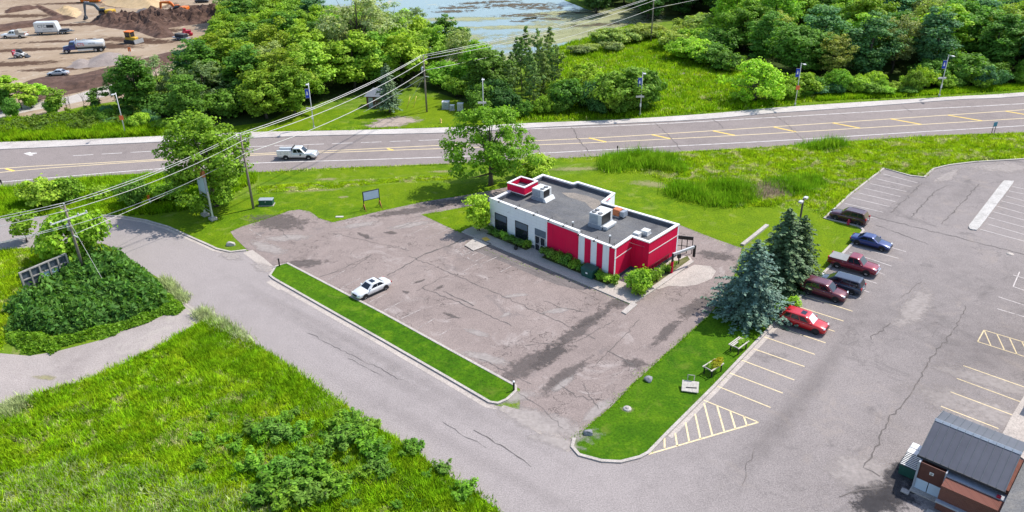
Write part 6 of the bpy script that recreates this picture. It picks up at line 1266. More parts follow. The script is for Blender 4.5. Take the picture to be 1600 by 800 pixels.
car('sedan_car', 'dark car at the far end of the building site', 'car', 316, 4, 10, 4.6, 1.8, 1.42, 'mach_dark', 'sedan', wr=.32)
e = root_at('site_marker', 204, 86, 0, 'small orange marker post by the gravel heap', 'marker post')
mb = MB(); mb.cyl((0, 0), .08, 0, 1.6, 6); mb.build('post', M['ac_white'], e); mb = MB(); mb.box(-.35, .35, -.05, .05, .9, 1.9); mb.build('flag', M['mach_orange'], e)
# ------------------------------------------------------------------ utility poles and wires
def upole(px, py, h, hd, label, arms, xf=False, extra=()):
    c = G(px, py); e = empty('utility_pole', (c.x, c.y, 0), R(hd), label, 'utility pole')   # local x runs along the crossarms
    mb = MB(); mb.tube([(0, 0, 0), (0, 0, h * .5), (0, 0, h)], [.19, .16, .12], 9); mb.build('pole', M['wood_pole'], e)
    for (z, half, off, tilt) in arms:
        if half > 2:
            mb = MB(); mb.box(.2, .32, -half, half, z - .07, z + .07); a = mb.build('crossarm', M['ac_white'], e)
            for y in (-half * .95, half * .95, half * .5):
                mb = MB(); mb.tube([(.26, y, z + .07), (.26, y, z + .15), (.26, y, z + .3)], [.06, .12, .07], 8); mb.build('insulator', M['steel'], a)
            continue
        mb = MB(); mb.loft([[(-half + off, -.19, z - .06 - tilt), (-half + off, -.07, z - .06 - tilt), (-half + off, -.07, z + .06 - tilt), (-half + off, -.19, z + .06 - tilt)], [(half + off, -.19, z - .06 + tilt), (half + off, -.07, z - .06 + tilt), (half + off, -.07, z + .06 + tilt), (half + off, -.19, z + .06 + tilt)]]); a = mb.build('crossarm', M['wood_pole'] if half < 2 else M['pale_metal'], e)
        for x in (-half * .92 + off, half * .92 + off):
            mb = MB(); zz = z + .06 + tilt * (x - off) / half; mb.tube([(x, -.13, zz), (x, -.13, zz + .08), (x, -.13, zz + .16), (x, -.13, zz + .24)], [.05, .09, .06, .08], 8); mb.build('insulator', M['steel'], a)
    mb = MB(); mb.tube([(0, 0, h), (0, 0, h + .12), (0, 0, h + .3)], [.06, .1, .07], 8); mb.build('insulator', M['steel'], e)
    if xf:
        mb = MB(); mb.tube([(-.42, 0, xf), (-.42, 0, xf + .06), (-.42, 0, xf + .85), (-.42, 0, xf + .95)], [.2, .27, .27, .12], 12); t_ = mb.build('transformer', M['steel'], e)
        mb = MB(); mb.tube([(-.42, 0, xf + .95), (-.42, 0, xf + 1.2)], .05, 6); mb.build('bushing', M['wood_pole'], t_)
    for z in extra:
        mb = MB(); mb.box(-.05, 1.1, -.06, .06, z - .05, z + .05); mb.build('bracket', M['pale_metal'], e)
    return e
P0, P1, P2, P3, P4, P5 = (G(-330, 520), G(133, 430), G(396, 326), G(667, 175), G(1017, 67), G(1330, -30))
def az(a, b): return math.degrees(math.atan2(b.y - a.y, b.x - a.x))
upole(133, 430, 9.4, az(P1, P2) - 90, 'utility pole with transformer can rising out of the vine hummock', [(8.9, 1.0, 0, .0), (7.75, 2.2, 0, 0)], 6.0, (5.5,))
upole(396, 326, 11.1, az(P1, P3) - 90, 'dark utility pole with two crossarms on the lawn beside the green box', [(10.4, 1.1, 0, 0), (9.2, 1.15, .1, 0)], False)
upole(667, 175, 10.9, az(P2, P4) - 90, 'utility pole with transformer on the far lawn by the grey cabinets', [(10.4, .9, .2, 0)], 7.9, (7.1,))
upole(1017, 67, 11.4, az(P3, P5) - 90, 'utility pole standing in the marsh beyond the pond bank', [(10.9, 1.3, 0, 0)])
upole(-330, 520, 9.4, az(P0, P1) - 90, 'utility pole at the start of the line outside the view', [(8.9, 1.0, 0, 0)])
upole(1330, -30, 11.4, az(P4, P5) - 90, 'utility pole at the end of the line inside the big wood', [(10.9, 1.3, 0, 0)])
M['wire'] = paint('wire_aluminium', (.62, .60, .58), .5, .0)
def side(a, b, p, d, z): u = Vector((b.x - a.x, b.y - a.y)).normalized(); return Vector((p.x + u.y * d, p.y - u.x * d, z))
seq = [P0, P1, P2, P3, P4, P5]
top = [9.4, 9.4, 11.1, 10.9, 11.4, 11.4]
def wire(a, b, sag, r, label):
    mb = MB(); n = 16; pts = []
    for i in range(n + 1):
        t_ = i / n; p = a.lerp(b, t_); p.z -= sag * 4 * t_ * (1 - t_); pts.append(p)
    mb.tube(pts, r, 5); o = mb.build('power_line', M['wire']); tag(o, label, 'power line', 'overhead wires')
spans = ['between the frame edge and the transformer pole', 'between the transformer pole and the dark crossarm pole', 'across the highway from the crossarm pole', 'over the pond towards the marsh pole', 'beyond the marsh pole']
WR = [('outer phase wire', -.95, -.35, .6), ('upper phase wire', -.55, .1, .6), ('inner phase wire', .95, -.35, .75), ('low neutral wire', .25, -2.6, .8)]
for i in range(5):
    a, b = seq[i], seq[i + 1]; pa, pb = seq[max(0, i - 1)], seq[min(5, i + 2)]
    for (nm, d, dz, sg) in WR:
        wire(side(pa, b, a, d, top[i] + dz), side(a, pb, b, d, top[i + 1] + dz), sg * (1 if i < 2 else 1.6), .036 if i < 2 else .046, nm + ' ' + spans[i])
s_ = G(192, 332, 5.2); wire(Vector((P1.x + .15, P1.y, 5.6)), s_ + (s_ - Vector((P1.x, P1.y, 5.6))) * 2.2, .1, .03, 'bright service wire leaving the transformer pole over the side street')
wire(Vector((P1.x - .1, P1.y, 6.9)), side(P0, P1, P0, -1.2, 5.0), .5, .034, 'lowest wire from the transformer pole towards the frame edge')
wire(Vector((P1.x, P1.y, 7.4)), G(175, 462, .3), 0, .018, 'thin guy wire from the transformer pole into the hummock')
wire(Vector((P3.x, P3.y, 7.2)), G(640, 160, 2.0), 0, .02, 'thin guy wire from the far lawn pole to the yellow guards')
wire(Vector((P3.x - .1, P3.y, 7.0)), G(568, 175, 2.2), .15, .03, 'service wire from the far lawn pole to the brick shed')
for i, (x, y) in enumerate(((636, 169), (646, 168))):
    c = G(x, y); mb = MB(); mb.tube([(0, 0, 0), (.7, .6, 2.2)], .05, 6); o = mb.build('guy_guard', M['yellow_line']); o.location = c; tag(o, ('yellow guy wire guard nearest the spruce', 'yellow guy wire guard nearest the utility pole')[i], 'guy guard')

# ------------------------------------------------------------------ street lamps
M['banner'] = paint('blue_banner', (.015, .05, .42), .7); M['sign_or'] = paint('orange_sign', (.75, .16, .05), .6)
def lamp(px, py, h, label, banner=True, box=True, orange=False, arm=1.0):
    c = G(px, py); e = empty('street_lamp', (c.x, c.y, .0), 0, label, 'street lamp')
    mb = MB(); mb.tube([(0, 0, 0), (0, 0, h)], [.11, .07], 8); mb.build('pole', M['pale_metal'], e)
    mb = MB(); mb.cyl((0, 0), .2, 0, .5, 10); mb.build('base', M['pale_metal'], e)
    mb = MB(); mb.tube([(0, 0, h - .12), (.15, -arm, h + .05)], .045, 6); a = mb.build('arm', M['pale_metal'], e)
    mb = MB(); mb.loft([[(-.12, -arm, h), (.42, -arm, h), (.42, -arm, h + .12), (-.12, -arm, h + .12)], [(-.08, -arm - .75, h + .02), (.38, -arm - .75, h + .02), (.38, -arm - .75, h + .1), (-.08, -arm - .75, h + .1)]]); mb.build('lamp_head', M['pale_metal'], a)
    if banner:
        mb = MB(); mb.box(-.78, -.1, -.015, .015, h * .68, h * .87); b = mb.build('banner', M['banner'], e)
        mb = MB(); z = h * .74; mb.loft([[(-.62, y, z), (-.26, y, z), (-.36, y, z + .55), (-.46, y, z + .8)] for y in (-.022, -.017)]); mb.build('emblem', M['coping'], b)
        mb = MB(); mb.box(-.8, 0, -.02, .02, h * .87, h * .875); mb.box(-.8, 0, -.02, .02, h * .675, h * .68); mb.build('bracket', M['pale_metal'], b)
    if box:
        mb = MB(); mb.box(-1.0, .55, -.10, .10, h * .43, h * .47); mb.build('planter_arm', M['pale_metal'], e)
        mb = MB(); mb.box(-.2, .1, -.2, -.1, h * .22, h * .3); mb.build('control_box', M['ac_white'], e)
    if orange:
        mb = MB(); mb.box(-.38, .38, -.15, -.12, h * .38, h * .48); mb.build('sign', M['sign_or'], e)
lamp(197, 212, 8.0, 'plain grey street lamp beside the weedy verge of the building site', False, False, True)
lamp(491, 201, 8.6, 'street lamp on the far pavement before the rounded lawn tree')
lamp(756, 191, 8.4, 'street lamp half hidden behind the shade tree crown', False, True)
lamp(1000, 181, 8.4, 'street lamp with blue banner before the dark thicket')
lamp(1242, 165, 8.4, 'street lamp with orange sign beside the yellow-green bush', True, False, True)
lamp(1467, 151, 8.4, 'street lamp with blue banner before the large wood')
c = G(1239, 409); e = empty('parking_lamp', (c.x, c.y, 0), R(50), 'tall brown parking lot lamp with twin heads rising behind the spruces', 'parking lamp')
M['bronze'] = paint('bronze_pole_paint', (.10, .085, .075), .5, .3)
mb = MB(); mb.box(-.09, .09, -.09, .09, 0, 8.5); mb.build('pole', M['bronze'], e)
for s in (-1, 1):
    mb = MB(); mb.box(min(s * .1, s * .45), max(s * .1, s * .45), -.03, .03, 8.3, 8.38); a = mb.build('arm', M['bronze'], e)
    mb = MB(); mb.box(min(s * .45, s * 1.05), max(s * .45, s * 1.05), -.22, .22, 8.22, 8.45, bev=.03); mb.build('lamp_head', M['pale_metal'], a)

M['blank'] = paint('blank_sign_face', (.52, .62, .72), .3, 0, .04)
# ------------------------------------------------------------------ signs and small street furniture
a, b = G(321, 337), G(333, 343.5); hd = math.atan2(b.y - a.y, b.x - a.x); c = (a + b) / 2; L = (b - a).length
e = empty('pylon_sign', (c.x, c.y, 0), hd, 'tall empty two-post sign cabinet with orange top seen edge-on', 'sign')
for s in (-1, 1):
    mb = MB(); mb.box(s * L / 2 - .11, s * L / 2 + .11, -.11, .11, .4, 4.3); mb.build('post', M['pale_metal'], e)
    mb = MB(); mb.box(s * L / 2 - .5, s * L / 2 + .5, -.45, .45, 0, .42, bev=.05); mb.build('footing', M['concrete'], e)
mb = MB(); mb.box(-L / 2, L / 2, -.17, .17, 3.9, 6.4, bev=.02); mb.build('cabinet', M['ac_grey'], e)
mb = MB(); mb.box(-L / 2 - .03, L / 2 + .03, -.2, .2, 6.402, 7.3, bev=.03); mb.build('cap', M['rust'], e)
for y in (-.185, .172):
    mb = MB(); mb.box(-L / 2 + .15, L / 2 - .15, y, y + .008, 4.05, 6.25); mb.build('face', M['blank'], e)
mb = MB()
for z in (1.2, 1.9, 2.6, 3.3): mb.box(-L / 2 + .11, L / 2 - .11, -.03, .03, z, z + .06)
mb.build('rung', M['pale_metal'], e)
a, b = G(569.5, 328), G(594, 322.5); hd = math.atan2(b.y - a.y, b.x - a.x); c = (a + b) / 2; L = (b - a).length
e = empty('board_sign', (c.x, c.y, 0), hd, 'blank pale board sign on two braced black legs at the lot edge', 'sign')
for s in (-1, 1):
    mb = MB(); mb.box(s * L / 2 - .06, s * L / 2 + .06, -.06, .06, 0, 2.75); l_ = mb.build('leg', M['black_metal'], e)
    mb = MB(); mb.tube([(s * L / 2, -.75, 0), (s * L / 2, 0, 1.0)], .05, 5); mb.tube([(s * L / 2, .75, 0), (s * L / 2, 0, 1.0)], .05, 5); mb.build('brace', M['rust'], l_)
mb = MB(); mb.box(-L / 2 + .06, L / 2 - .06, -.05, .05, 1.45, 2.7); mb.build('board', M['blank'], e)
mb = MB(); mb.box(-L / 2, L / 2, -.07, .07, 2.7, 2.78); mb.box(-L / 2, L / 2, -.07, .07, 1.38, 1.45); mb.build('frame', M['black_metal'], e)
c = G(417, 320); e = empty('transformer_box', (c.x, c.y, 0), R(0), 'low dark green utility box on the lawn beside the crossarm pole', 'utility box')
mb = MB(); mb.box(-1.0, 1.0, -.5, .5, 0.1, .85, bev=.03); mb.build('cabinet', M['dark_green'], e); mb = MB(); mb.box(-1.03, 1.03, -.53, .53, .85, .95, bev=.03); mb.build('lid', M['ac_grey'], e); mb = MB(); mb.box(-.06, .06, -.53, -.505, .6, .72); mb.build('lock', M['coping'], e)
mb = MB(); mb.box(-1.1, 1.1, -.6, .6, 0, .1); mb.build('slab', M['concrete'], e)
a, b = G(45, 464), G(112, 434); hd = math.atan2(b.y - a.y, b.x - a.x); c = (a + b) / 2; L = (b - a).length + .4
e = empty('billboard_frame', (c.x, c.y, 0), hd, 'weathered timber billboard frame half sunk in the vines', 'billboard'); M['old_wood'] = paint('grey_old_timber', (.30, .28, .26), .9, 0, .25); M['paper'] = paint('pale_blue_paper', (.35, .48, .60), .7); M['board_dark'] = paint('dark_board_back', (.06, .075, .095), .8, 0, .3)
mb = MB(); mb.box(-L / 2, L / 2, .06, .14, 1.2, 3.1); mb.build('panel', M['board_dark'], e)
for k in range(6):
    x = -L / 2 + .1 + k * (L - .2) / 5; mb = MB(); mb.box(x - .09, x + .09, -.12, .058, 0, 3.15); mb.build('post', M['old_wood'], e)
for z in (2.15, 3.16):
    mb = MB(); mb.box(-L / 2, L / 2, -.09 if z > 3 else -.08, .2 if z > 3 else .058, z, z + .12); mb.build('rail', M['old_wood'], e)
for x in (-.35, .75):
    mb = MB(); mb.box(x, x + .75, .035, .057, 1.45, 2.1); mb.build('paper_panel', M['paper'], e)
M['stone'] = m_asphalt('pale_boulder', (.30, .28, .26), (.42, .39, .36), (.52, .49, .46), 1.2); M['stone2'] = m_asphalt('dark_boulder', (.14, .14, .15), (.24, .24, .26), (.40, .40, .42), 1.5)
def rock(px, py, r, mat, label, seed, sq=.75):
    bm = bmesh.new(); bmesh.ops.create_icosphere(bm, subdivisions=3, radius=r); rs = random.Random(seed); ph = [(Vector((rs.gauss(0, 1), rs.gauss(0, 1), rs.gauss(0, 1))).normalized(), rs.uniform(.45, .9)) for _ in range(9)]
    for v in bm.verts:
        for n, d in ph:
            q = v.co.dot(n) - r * d
            if q > 0: v.co -= n * q
        v.co.z = max(-.2 * r, v.co.z * sq)
    me = bpy.data.meshes.new('boulder'); bm.to_mesh(me); bm.free(); me.materials.append(mat); o = link('boulder', me); o.location = G(px, py) + Vector((0, 0, .15 * r)); tag(o, label, 'rock')
rock(361, 383, .62, M['stone'], 'pale boulder at the tip of the lawn by the old lot entrance', 1); rock(1013, 594, .5, M['stone2'], 'dark grey boulder on the edge of the grass strip', 2); rock(919, 678, .45, M['stone2'], 'dark boulder near the rounded end of the grass strip', 3, .9)
c = G(980, 639); mb = MB(); mb.tube([(0, 0, 0), (0, 0, .12)], [.42, .36], 16); e = empty('tree_stump', (c.x, c.y, 0), 0, 'flat cut stump with pale rim in the grass strip', 'stump'); mb.build('wood', M['stone'], e); mb = MB(); mb.tube([(0, 0, .121), (0, 0, .128)], .2, 12); mb.build('core', M['old_wood'], e)
# discarded furniture on the grass strip
M['white_wood'] = paint('chipped_white_wood', (.50, .46, .40), .8, 0, .25, 5)
c = G(1078, 609); e = empty('broken_table', (c.x, c.y, 0), R(-14), 'tipped white square table with dark slot and upturned frame on the grass strip', 'table')
mb = MB(); mb.loft([[(-.78, -.55, .12), (.78, -.55, .12), (.78, .6, .55), (-.78, .6, .55)], [(-.78, -.57, .2), (.78, -.57, .2), (.78, .58, .63), (-.78, .58, .63)]]); mb.build('tabletop', M['white_wood'], e)
mb = MB(); mb.loft([[(-.4, -.24, .325), (.6, -.16, .355), (.6, -.04, .40), (-.4, -.12, .37)], [(-.4, -.245, .335), (.6, -.165, .365), (.6, -.045, .41), (-.4, -.125, .38)]]); mb.build('slot', M['black_metal'], e)
mb = MB(); mb.tube([(-.3, .68, .1), (-.3, .8, 1.15), (.3, .8, 1.15), (.3, .68, .1)], .05, 6); mb.build('frame', M['white_wood'], e)
for s in (-1, 1):
    mb = MB(); mb.box(s * .6 - .05, s * .6 + .05, .35, .45, 0, .5); mb.build('leg', M['black_metal'], e)
def planter(px, py, hd, label, plants, slats):
    c = G(px, py); e = empty('planter_bench', (c.x, c.y, 0), R(hd), label, 'planter bench')
    for x in (-.75, .75):
        for y in (-.45, .45):
            mb = MB(); mb.box(x - .05, x + .05, y - .05, y + .05, 0, .85); mb.build('leg', M['black_metal'], e)
    for y in slats:
        mb = MB(); mb.box(-1.0, 1.0, y - .06, y + .06, .85, .93); mb.build('slat', M['white_wood'], e)
    mb = MB(); mb.box(-.85, -.75, -.55, .55, .76, .85); mb.box(.75, .85, -.55, .55, .76, .85); mb.build('crossbar', M['old_wood'], e)
    for (x, y, h, t_) in plants:
        me, tm, h0, r0 = KIND['shrub'][0]; o = link('foliage', me, e); o.location = (x, y, .5); o.scale = (h * .55, h * .55, h * .5); o.color = (*t_, 1)
planter(1113, 582, 40, 'low slatted bench overgrown with yellow flowering weeds on the grass strip', ((.1, -.1, 1.2, (.40, .42, .03)), (.6, .1, 1.2, (.42, .36, .02)), (-.2, .25, .9, LM)), (-.5, .5))
planter(1153, 547, 44, 'broken slatted bench with loose white boards near the blue spruce', ((.3, .1, .9, LM), (.7, -.2, .8, GR)), (-.55, .15, .35, .55))
for (x, y, nm) in ((437, 417, 'short black bollard at the head of the grass island'), (803, 611, 'short black bollard at the rounded end of the grass island')):
    c = G(x, y); e = empty('bollard', (c.x, c.y, .1), 0, nm, 'bollard'); mb = MB(); mb.cyl((0, 0), .09, 0, .95, 8); mb.build('post', M['black_metal'], e); mb = MB(); mb.tube([(0, 0, .95), (0, 0, 1.06)], [.12, .1], 10); mb.build('cap', M['coping' if x > 600 else 'black_metal'], e)
def hydrant(px, py, mat, label):
    c = G(px, py); e = empty('fire_hydrant', (c.x, c.y, 0), R(20), label, 'fire hydrant'); mb = MB(); mb.tube([(0, 0, 0), (0, 0, .08), (0, 0, .09), (0, 0, .6), (0, 0, .75), (0, 0, .85)], [.2, .2, .14, .14, .12, .03], 12); mb.build('barrel', M[mat], e); mb = MB(); mb.tube([(-.24, 0, .5), (.24, 0, .5)], .07, 8); mb.tube([(0, 0, .45), (0, -.24, .45)], .09, 8); mb.build('outlet', M[mat], e)
hydrant(1325, 351, 'mach_red', 'red hydrant on the lawn corner by the blue sedan'); hydrant(689, 192, 'yellow_line', 'pale yellow hydrant on the far lawn near the pavement')
c = G(1578, 397); mb = MB(); mb.tube([(0, 0, .02), (0, 0, .032)], .45, 18); o = mb.build('manhole_cover', M['concrete']); o.location = c; tag(o, 'round pale manhole cover in the big parking lot', 'manhole cover')
c = G(530.6, 339); mb = MB(); mb.box(-.55, .55, -.22, .22, 0, .08, bev=.02); o = mb.build('concrete_slab', M['walk']); o.location = c; tag(o, 'small white slab lying in the grass at the lot edge', 'slab')
for i, (x, y, w_, h_, d_) in enumerate(((696.5, 171, 1.4, 1.4, 1.2), (706.5, 173, .85, 1.0, .7), (719.5, 173.5, 1.15, 1.4, .9))):
    c = G(x, y); e = empty('utility_cabinet', (c.x, c.y + d_ / 2, 0), R(-4), ('wide grey cabinet on the far lawn beside the utility pole', 'smallest grey cabinet standing between the two larger ones', 'tall pale cabinet nearest the shade tree crown')[i], 'utility cabinet')
    mb = MB(); mb.box(-w_ / 2, w_ / 2, -d_ / 2, d_ / 2, .1, h_, bev=.03); mb.build('cabinet', M['ac_white' if i == 2 else 'pale_metal'], e); mb = MB(); mb.box(-w_ / 2 - .04, w_ / 2 + .04, -d_ / 2 - .04, d_ / 2 + .04, h_, h_ + .07); mb.build('lid', M['ac_white'], e)
    mb = MB(); mb.box(-w_ / 2 + .1, w_ / 2 - .1, -d_ / 2 - .02, -d_ / 2 - .003, .2, h_ - .12); dr = mb.build('door', M['ac_grey' if i < 2 else 'pale_metal'], e); mb = MB(); mb.box(.08, .14, -d_ / 2 - .05, -d_ / 2 - .02, h_ * .5, h_ * .65); mb.build('handle', M['black_metal'], dr)
    mb = MB(); mb.box(-w_ / 2 - .1, w_ / 2 + .1, -d_ / 2 - .1, d_ / 2 + .1, 0, .1); mb.build('slab', M['concrete'], e)
# small brick shed
M['brick'] = None
t = NT('red_brick'); v = t.coord(); bk = t.n('ShaderNodeTexBrick'); sx_ = t.n('ShaderNodeSeparateXYZ'); t.l(v, sx_.inputs[0]); cx_ = t.n('ShaderNodeCombineXYZ'); t.l(t.math('ADD', sx_.outputs[0], sx_.outputs[1]), cx_.inputs[0]); t.l(sx_.outputs[2], cx_.inputs[1]); t.l(cx_.outputs[0], bk.inputs['Vector']); bk.inputs['Scale'].default_value = 2.2
bk.inputs['Color1'].default_value = (.13, .048, .035, 1); bk.inputs['Color2'].default_value = (.18, .068, .048, 1); bk.inputs['Mortar'].default_value = (.20, .165, .145, 1); bk.inputs['Mortar Size'].default_value = .012
M['brick'] = t.pbr(t.mix(t.ramp(t.noise(v, .9, 5), [(.35, 0.0), (.7, .5)]), bk.outputs[0], (.16, .06, .045)), .9)
M['shingle'] = paint('grey_shingle', (.22, .235, .26), .85, 0, .15, 6)
c = G(589, 168); e = empty('brick_shed', (c.x, c.y + 1.2, 0), R(-6), 'small red brick shed with grey hipped roof under the spruce', 'shed')
mb = MB(); mb.box(-1.9, 1.9, -1.2, 1.6, 0, 2.3); mb.build('wall', M['brick'], e); mb = MB(); mb.loft([[(-2.3, -1.6, 2.3), (2.3, -1.6, 2.3), (2.3, 2.0, 2.3), (-2.3, 2.0, 2.3)], [(-.7, .15, 3.6), (.7, .15, 3.6), (.7, .25, 3.6), (-.7, .25, 3.6)]]); mb.build('roof', M['shingle'], e)
mb = MB(); mb.box(-1.5, -.6, -1.25, -1.203, 0, 2.0); mb.build('door', M['ac_grey'], e)
# posts and signs by the highway
c = G(1551, 209); e = empty('road_sign', (c.x, c.y, 0), R(20), 'blue roadside sign on two thin posts at the grass edge', 'road sign')
for x in (-.3, .3):
    mb = MB(); mb.box(x - .035, x + .035, -.035, .035, 0, 2.1); mb.build('post', M['black_metal'], e)
mb = MB(); mb.box(-.42, .42, -.07, -.04, 1.35, 2.15); mb.build('panel', paint('faded_blue_sign', (.08, .24, .42), .5), e)
c = G(964, 246); e = empty('marker_post', (c.x, c.y, 0), 0, 'thin dark marker post standing in the tall reeds by the highway', 'marker post'); mb = MB(); mb.cyl((0, 0), .06, 0, 2.0, 6); mb.build('post', M['black_metal'], e); mb = MB(); mb.box(-.1, .1, -.08, -.06, 1.6, 2.05); mb.build('plate', M['black_metal'], e)
c = G(4, 291); e = empty('marker_post', (c.x, c.y, 0), 0, 'short dark marker post on the verge at the end of the highway', 'marker post'); mb = MB(); mb.cyl((0, 0), .06, 0, 1.1, 6); mb.build('post', M['black_metal'], e); mb = MB(); mb.box(-.14, .14, -.08, -.06, .6, 1.1); mb.build('plate', M['black_metal'], e)
c = G(237, 322); e = empty('warning_post', (c.x, c.y, 0), R(30), 'white warning post with orange top in the tall grass', 'warning post'); mb = MB(); mb.loft([[(-.1, -.05, 0), (.1, -.05, 0), (.1, .05, 0), (-.1, .05, 0)], [(-.25, -.05, 1.5), (-.05, -.05, 1.5), (-.05, .05, 1.5), (-.25, .05, 1.5)]]); mb.build('post', M['coping'], e); mb = MB(); mb.box(-.32, .02, -.07, .07, 1.1, 1.75); mb.build('marker_head', M['mach_orange'], e)
M['pale_conc'] = m_asphalt('bleached_concrete', (.34, .32, .295), (.43, .41, .385), (.50, .48, .455), .8, light=(.58, .56, .53), lightamt=.4, dark=(.25, .23, .21))
# raised concrete divider in the big lot and pale edging by the spruces
mb = MB(); mb.prism(smooth_path(PG((1513, 354), (1540, 319), (1566, 285.5), (1572, 283.3), (1580, 284), (1582.5, 287), (1557, 321), (1530, 356.5), (1523, 360), (1515, 358.5), (1513, 354)), 3)[:-1], 0, .15); o = mb.build('traffic_island', M['pale_conc']); o['kind'] = 'structure'
mb = MB(); mb.kerb(PG((1159.6, 384), (1180, 368), (1198.6, 353)), .5, 0, .25); o = mb.build('kerb', M['concrete']); o['kind'] = 'structure'

# ------------------------------------------------------------------ brick building with the metal roof, bins, shop front
M['seam_roof'] = paint('standing_seam_metal', (.115, .118, .14), .38, .35, .10, .6); M['brown_panel'] = paint('brown_red_panel', (.11, .04, .03), .7); M['stone_ledge'] = paint('grey_stone_ledge', (.34, .36, .40), .7, 0, .12)
e = empty('brick_building', (31.9, 48.3, 0), R(-42.5), 'brick entrance building with dark standing seam metal roof in the corner of the lot', 'building')
LX = 6.2
mb = MB(); mb.box(.25, LX + 3, .45, 4.9, 0, 2.85); mb.build('wall', M['brick'], e)
mb = MB(); mb.loft([[(0, 0, 3.0), (0, 3.2, 4.62), (0, 5.7, 3.95), (0, 5.7, 3.83), (0, 3.2, 4.46), (0, 0, 2.86)], [(LX, 0, 3.0), (LX, 3.2, 4.62), (LX, 5.7, 3.95), (LX, 5.7, 3.83), (LX, 3.2, 4.46), (LX, 0, 2.86)]]); rf = mb.build('roof', M['seam_roof'], e)
mb = MB()
for k in range(12):
    x = .02 + k * (LX - .09) / 11; mb.loft([[(x, 0, 3.0), (x + .035, 0, 3.0), (x + .035, 0, 3.07), (x, 0, 3.07)], [(x, 3.18, 4.61), (x + .035, 3.18, 4.61), (x + .035, 3.18, 4.68), (x, 3.18, 4.68)]]); mb.loft([[(x, 3.22, 4.61), (x + .035, 3.22, 4.61), (x + .035, 3.22, 4.68), (x, 3.22, 4.68)], [(x, 5.7, 3.95), (x + .035, 5.7, 3.95), (x + .035, 5.7, 4.02), (x, 5.7, 4.02)]])
mb.build('seam', M['mach_grey'], rf)
mb = MB(); mb.loft([[(-.02, 3.0, 4.56), (-.02, 3.2, 4.70), (-.02, 3.42, 4.56)], [(LX + .02, 3.0, 4.56), (LX + .02, 3.2, 4.70), (LX + .02, 3.42, 4.56)]]); mb.build('ridge_cap', M['ac_grey'], rf)
mb = MB(); mb.box(-.03, LX + .03, -.06, .0, 2.8, 3.02); mb.build('fascia', M['mach_dark'], rf)
mb = MB(); mb.loft([[(.24, .5, 2.85), (.24, 3.2, 4.4), (.24, 4.9, 3.4), (.24, 4.9, 2.85)], [(.44, .5, 2.85), (.44, 3.2, 4.4), (.44, 4.9, 3.4), (.44, 4.9, 2.85)]]); mb.build('gable', M['brick'], e)
# projecting bay: brick front wall with ledges and the panelled entry
mb = MB(); mb.box(2.35, LX + 3, -1.6, .44, 0, 2.35); mb.build('wall', M['brick'], e)
mb = MB(); mb.box(2.3, LX + 3.05, -.35, .44, 2.351, 2.45); mb.build('ledge', M['stone_ledge'], e); mb = MB(); mb.box(2.3, LX + 3.05, -1.95, -1.602, .9, 1.05); mb.build('ledge', M['stone_ledge'], e)
mb = MB(); mb.box(.25, 2.3, -.95, .40, 0, .12); mb.build('step', M['apron'], e)
mb = MB(); mb.box(.42, 2.25, -.40, -.32, 1.15, 2.75); dr = mb.build('door', M['brown_panel'], e)
mb = MB(); mb.box(1.2, 1.5, -.425, -.402, 1.95, 2.2); mb.build('plaque', M['coping'], dr); mb = MB(); mb.box(1.27, 1.43, -.435, -.426, 2.09, 2.14); mb.box(1.27, 1.43, -.435, -.426, 2.0, 2.05); mb.build('plaque_mark', M['trim'], dr)
mb = MB(); mb.box(.42, 1.3, -.40, -.34, .14, 1.14); mb.build('pane', M['blank'], dr); mb = MB(); mb.box(1.36, 2.25, -.40, -.34, .14, 1.14); mb.build('pane', M['blank'], dr)
mb = MB(); mb.box(.27, .41, -.5, .3, 0, 2.78); mb.build('door_frame', M['stone_ledge'], e); mb = MB(); mb.box(2.255, 2.345, -.5, .3, 0, 2.78); mb.build('door_frame', M['stone_ledge'], e)
mb = MB(); mb.box(LX + .25, LX + 6, -4, 6, 2.9, 3.2); mb.build('flat_roof', M['roofing'], e); mb = MB(); mb.box(LX + 3.05, LX + 6, -4, 5.9, 0, 2.899); mb.build('wall', M['brick'], e)
mb = MB(); mb.box(LX - .4, LX - .1, -.34, -.1, 2.451, 2.6); mb.build('flag_box', M['mach_red'], e)
for i, (x, y) in enumerate(((.05, -1.25), (2.3, -2.3))):
    q = e.matrix_basis @ Vector((x, y, 0)); pv = empty('paving_slab', (q.x, q.y, .02), R(-42.5), ('small loose paving slab by the bin side of the brick entrance', 'small loose paving slab below the brick front wall')[i], 'slab'); mb = MB(); mb.box(-.3, .3, -.25, .25, 0, .1); mb.build('slab', M['concrete'], pv)
Q = lambda x, y: (Matrix.Translation((31.9, 48.3, 0)) @ Matrix.Rotation(R(-42.5), 4, 'Z')) @ Vector((x, y, 0))
q = Q(-.5, 1.25); b_ = empty('dumpster', (q.x, q.y, .02), R(-42.5), 'dark green dumpster with grey ribbed lid beside the brick building', 'dumpster'); b_.scale = (.78, .85, .9)
mb = MB(); mb.loft([[(-.75, -.95, .1), (.75, -.95, .1), (.75, .95, .1), (-.75, .95, .1)], [(-.82, -1.0, 1.15), (.82, -1.0, 1.15), (.82, 1.0, 1.35), (-.82, 1.0, 1.35)]]); mb.build('body', M['dark_green'], b_)
mb = MB(); mb.loft([[(-.84, -1.02, 1.16), (.84, -1.02, 1.16), (.84, 1.0, 1.36), (-.84, 1.0, 1.36)], [(-.84, -1.02, 1.22), (.84, -1.02, 1.22), (.84, 1.0, 1.42), (-.84, 1.0, 1.42)]]); ld = mb.build('lid', M['mach_dark'], b_)
mb = MB()
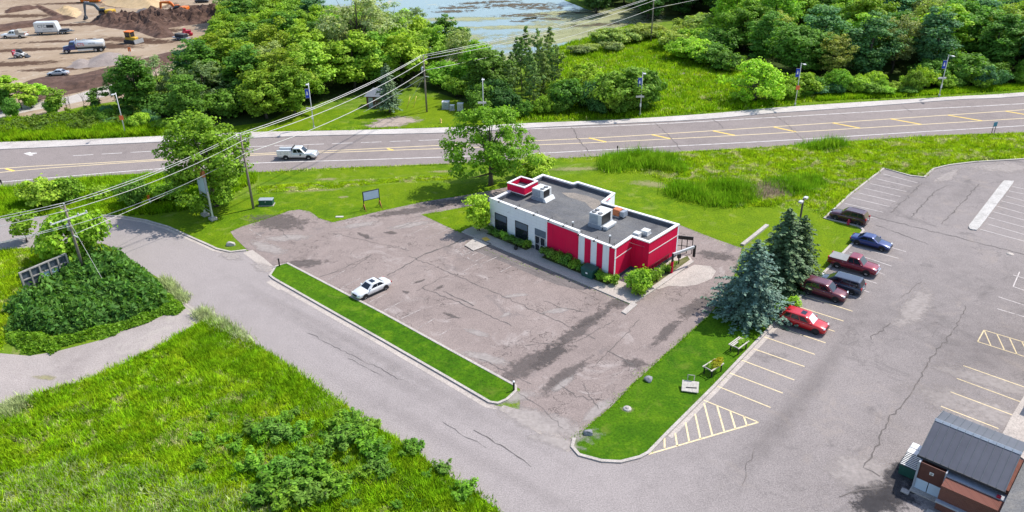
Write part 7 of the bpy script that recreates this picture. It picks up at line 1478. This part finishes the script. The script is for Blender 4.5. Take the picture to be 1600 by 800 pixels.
for k in range(9): y = -.95 + k * .23; z = 1.22 + (y + 1.02) * .1; mb.box(-.78, .78, y, y + .1, z, z + .05)
mb.build('rib', M['pale_metal'], ld)
for i, y in enumerate((2.45, 3.3)):
    q = Q(-.55, y); w_ = empty('waste_cart', (q.x, q.y, .02), R(-42.5), ('white lidded waste cart next to the green dumpster', 'white lidded waste cart farthest from the dumpster')[i], 'waste bin')
    mb = MB(); mb.loft([[(-.5, -.3, .1), (.5, -.3, .1), (.5, .3, .1), (-.5, .3, .1)], [(-.62, -.36, 1.1), (.62, -.36, 1.1), (.62, .36, 1.1), (-.62, .36, 1.1)]]); mb.build('body', M['dark_green'], w_); mb = MB(); mb.loft([[(-.66, -.4, 1.101), (.66, -.4, 1.101), (.66, .4, 1.101), (-.66, .4, 1.101)], [(-.6, -.34, 1.22), (.6, -.34, 1.22), (.6, .34, 1.22), (-.6, .34, 1.22)]]); mb.build('lid', M['coping'], w_)
mb = MB(); mb.prism(PG((1560, 690), (1578, 655), (1604, 612), (1700, 640), (1700, 760), (1600, 720)), 0, .14); o = mb.build('walkway', M['apron']); o['kind'] = 'structure'
# shop front just outside the frame, whose canopy shades the stalls
sa, sb_ = G(1598, 662), G(1690, 500); d_ = (sb_ - sa).normalized(); hd = math.atan2(d_.y, d_.x); q = G(1655, 640)
e = empty('shop_building', (q.x, q.y, 0), hd, 'long flat shop building along the parking stalls at the frame edge', 'building')
mb = MB(); mb.box(0, 38, -14, 0, 0, 5.0); mb.build('wall', M['brick'], e); mb = MB(); mb.box(-.1, 38, -14, -.3, 5.001, 5.5); mb.build('parapet', M['stone_ledge'], e)
mb = MB(); mb.box(-.2, 37, .003, 1.5, 4.2, 4.6); mb.build('canopy', M['stone_ledge'], e); mb = MB(); mb.box(7.5, 11.5, .0, 2.2, 4.601, 6.5); mb.build('sign_tower', M['stone_ledge'], e)
for k in range(7):
    mb = MB(); mb.box(1 + k * 5.2, 4.6 + k * 5.2, .003, .05, .5, 3.2); mb.build('window', M['car_glass'], e)
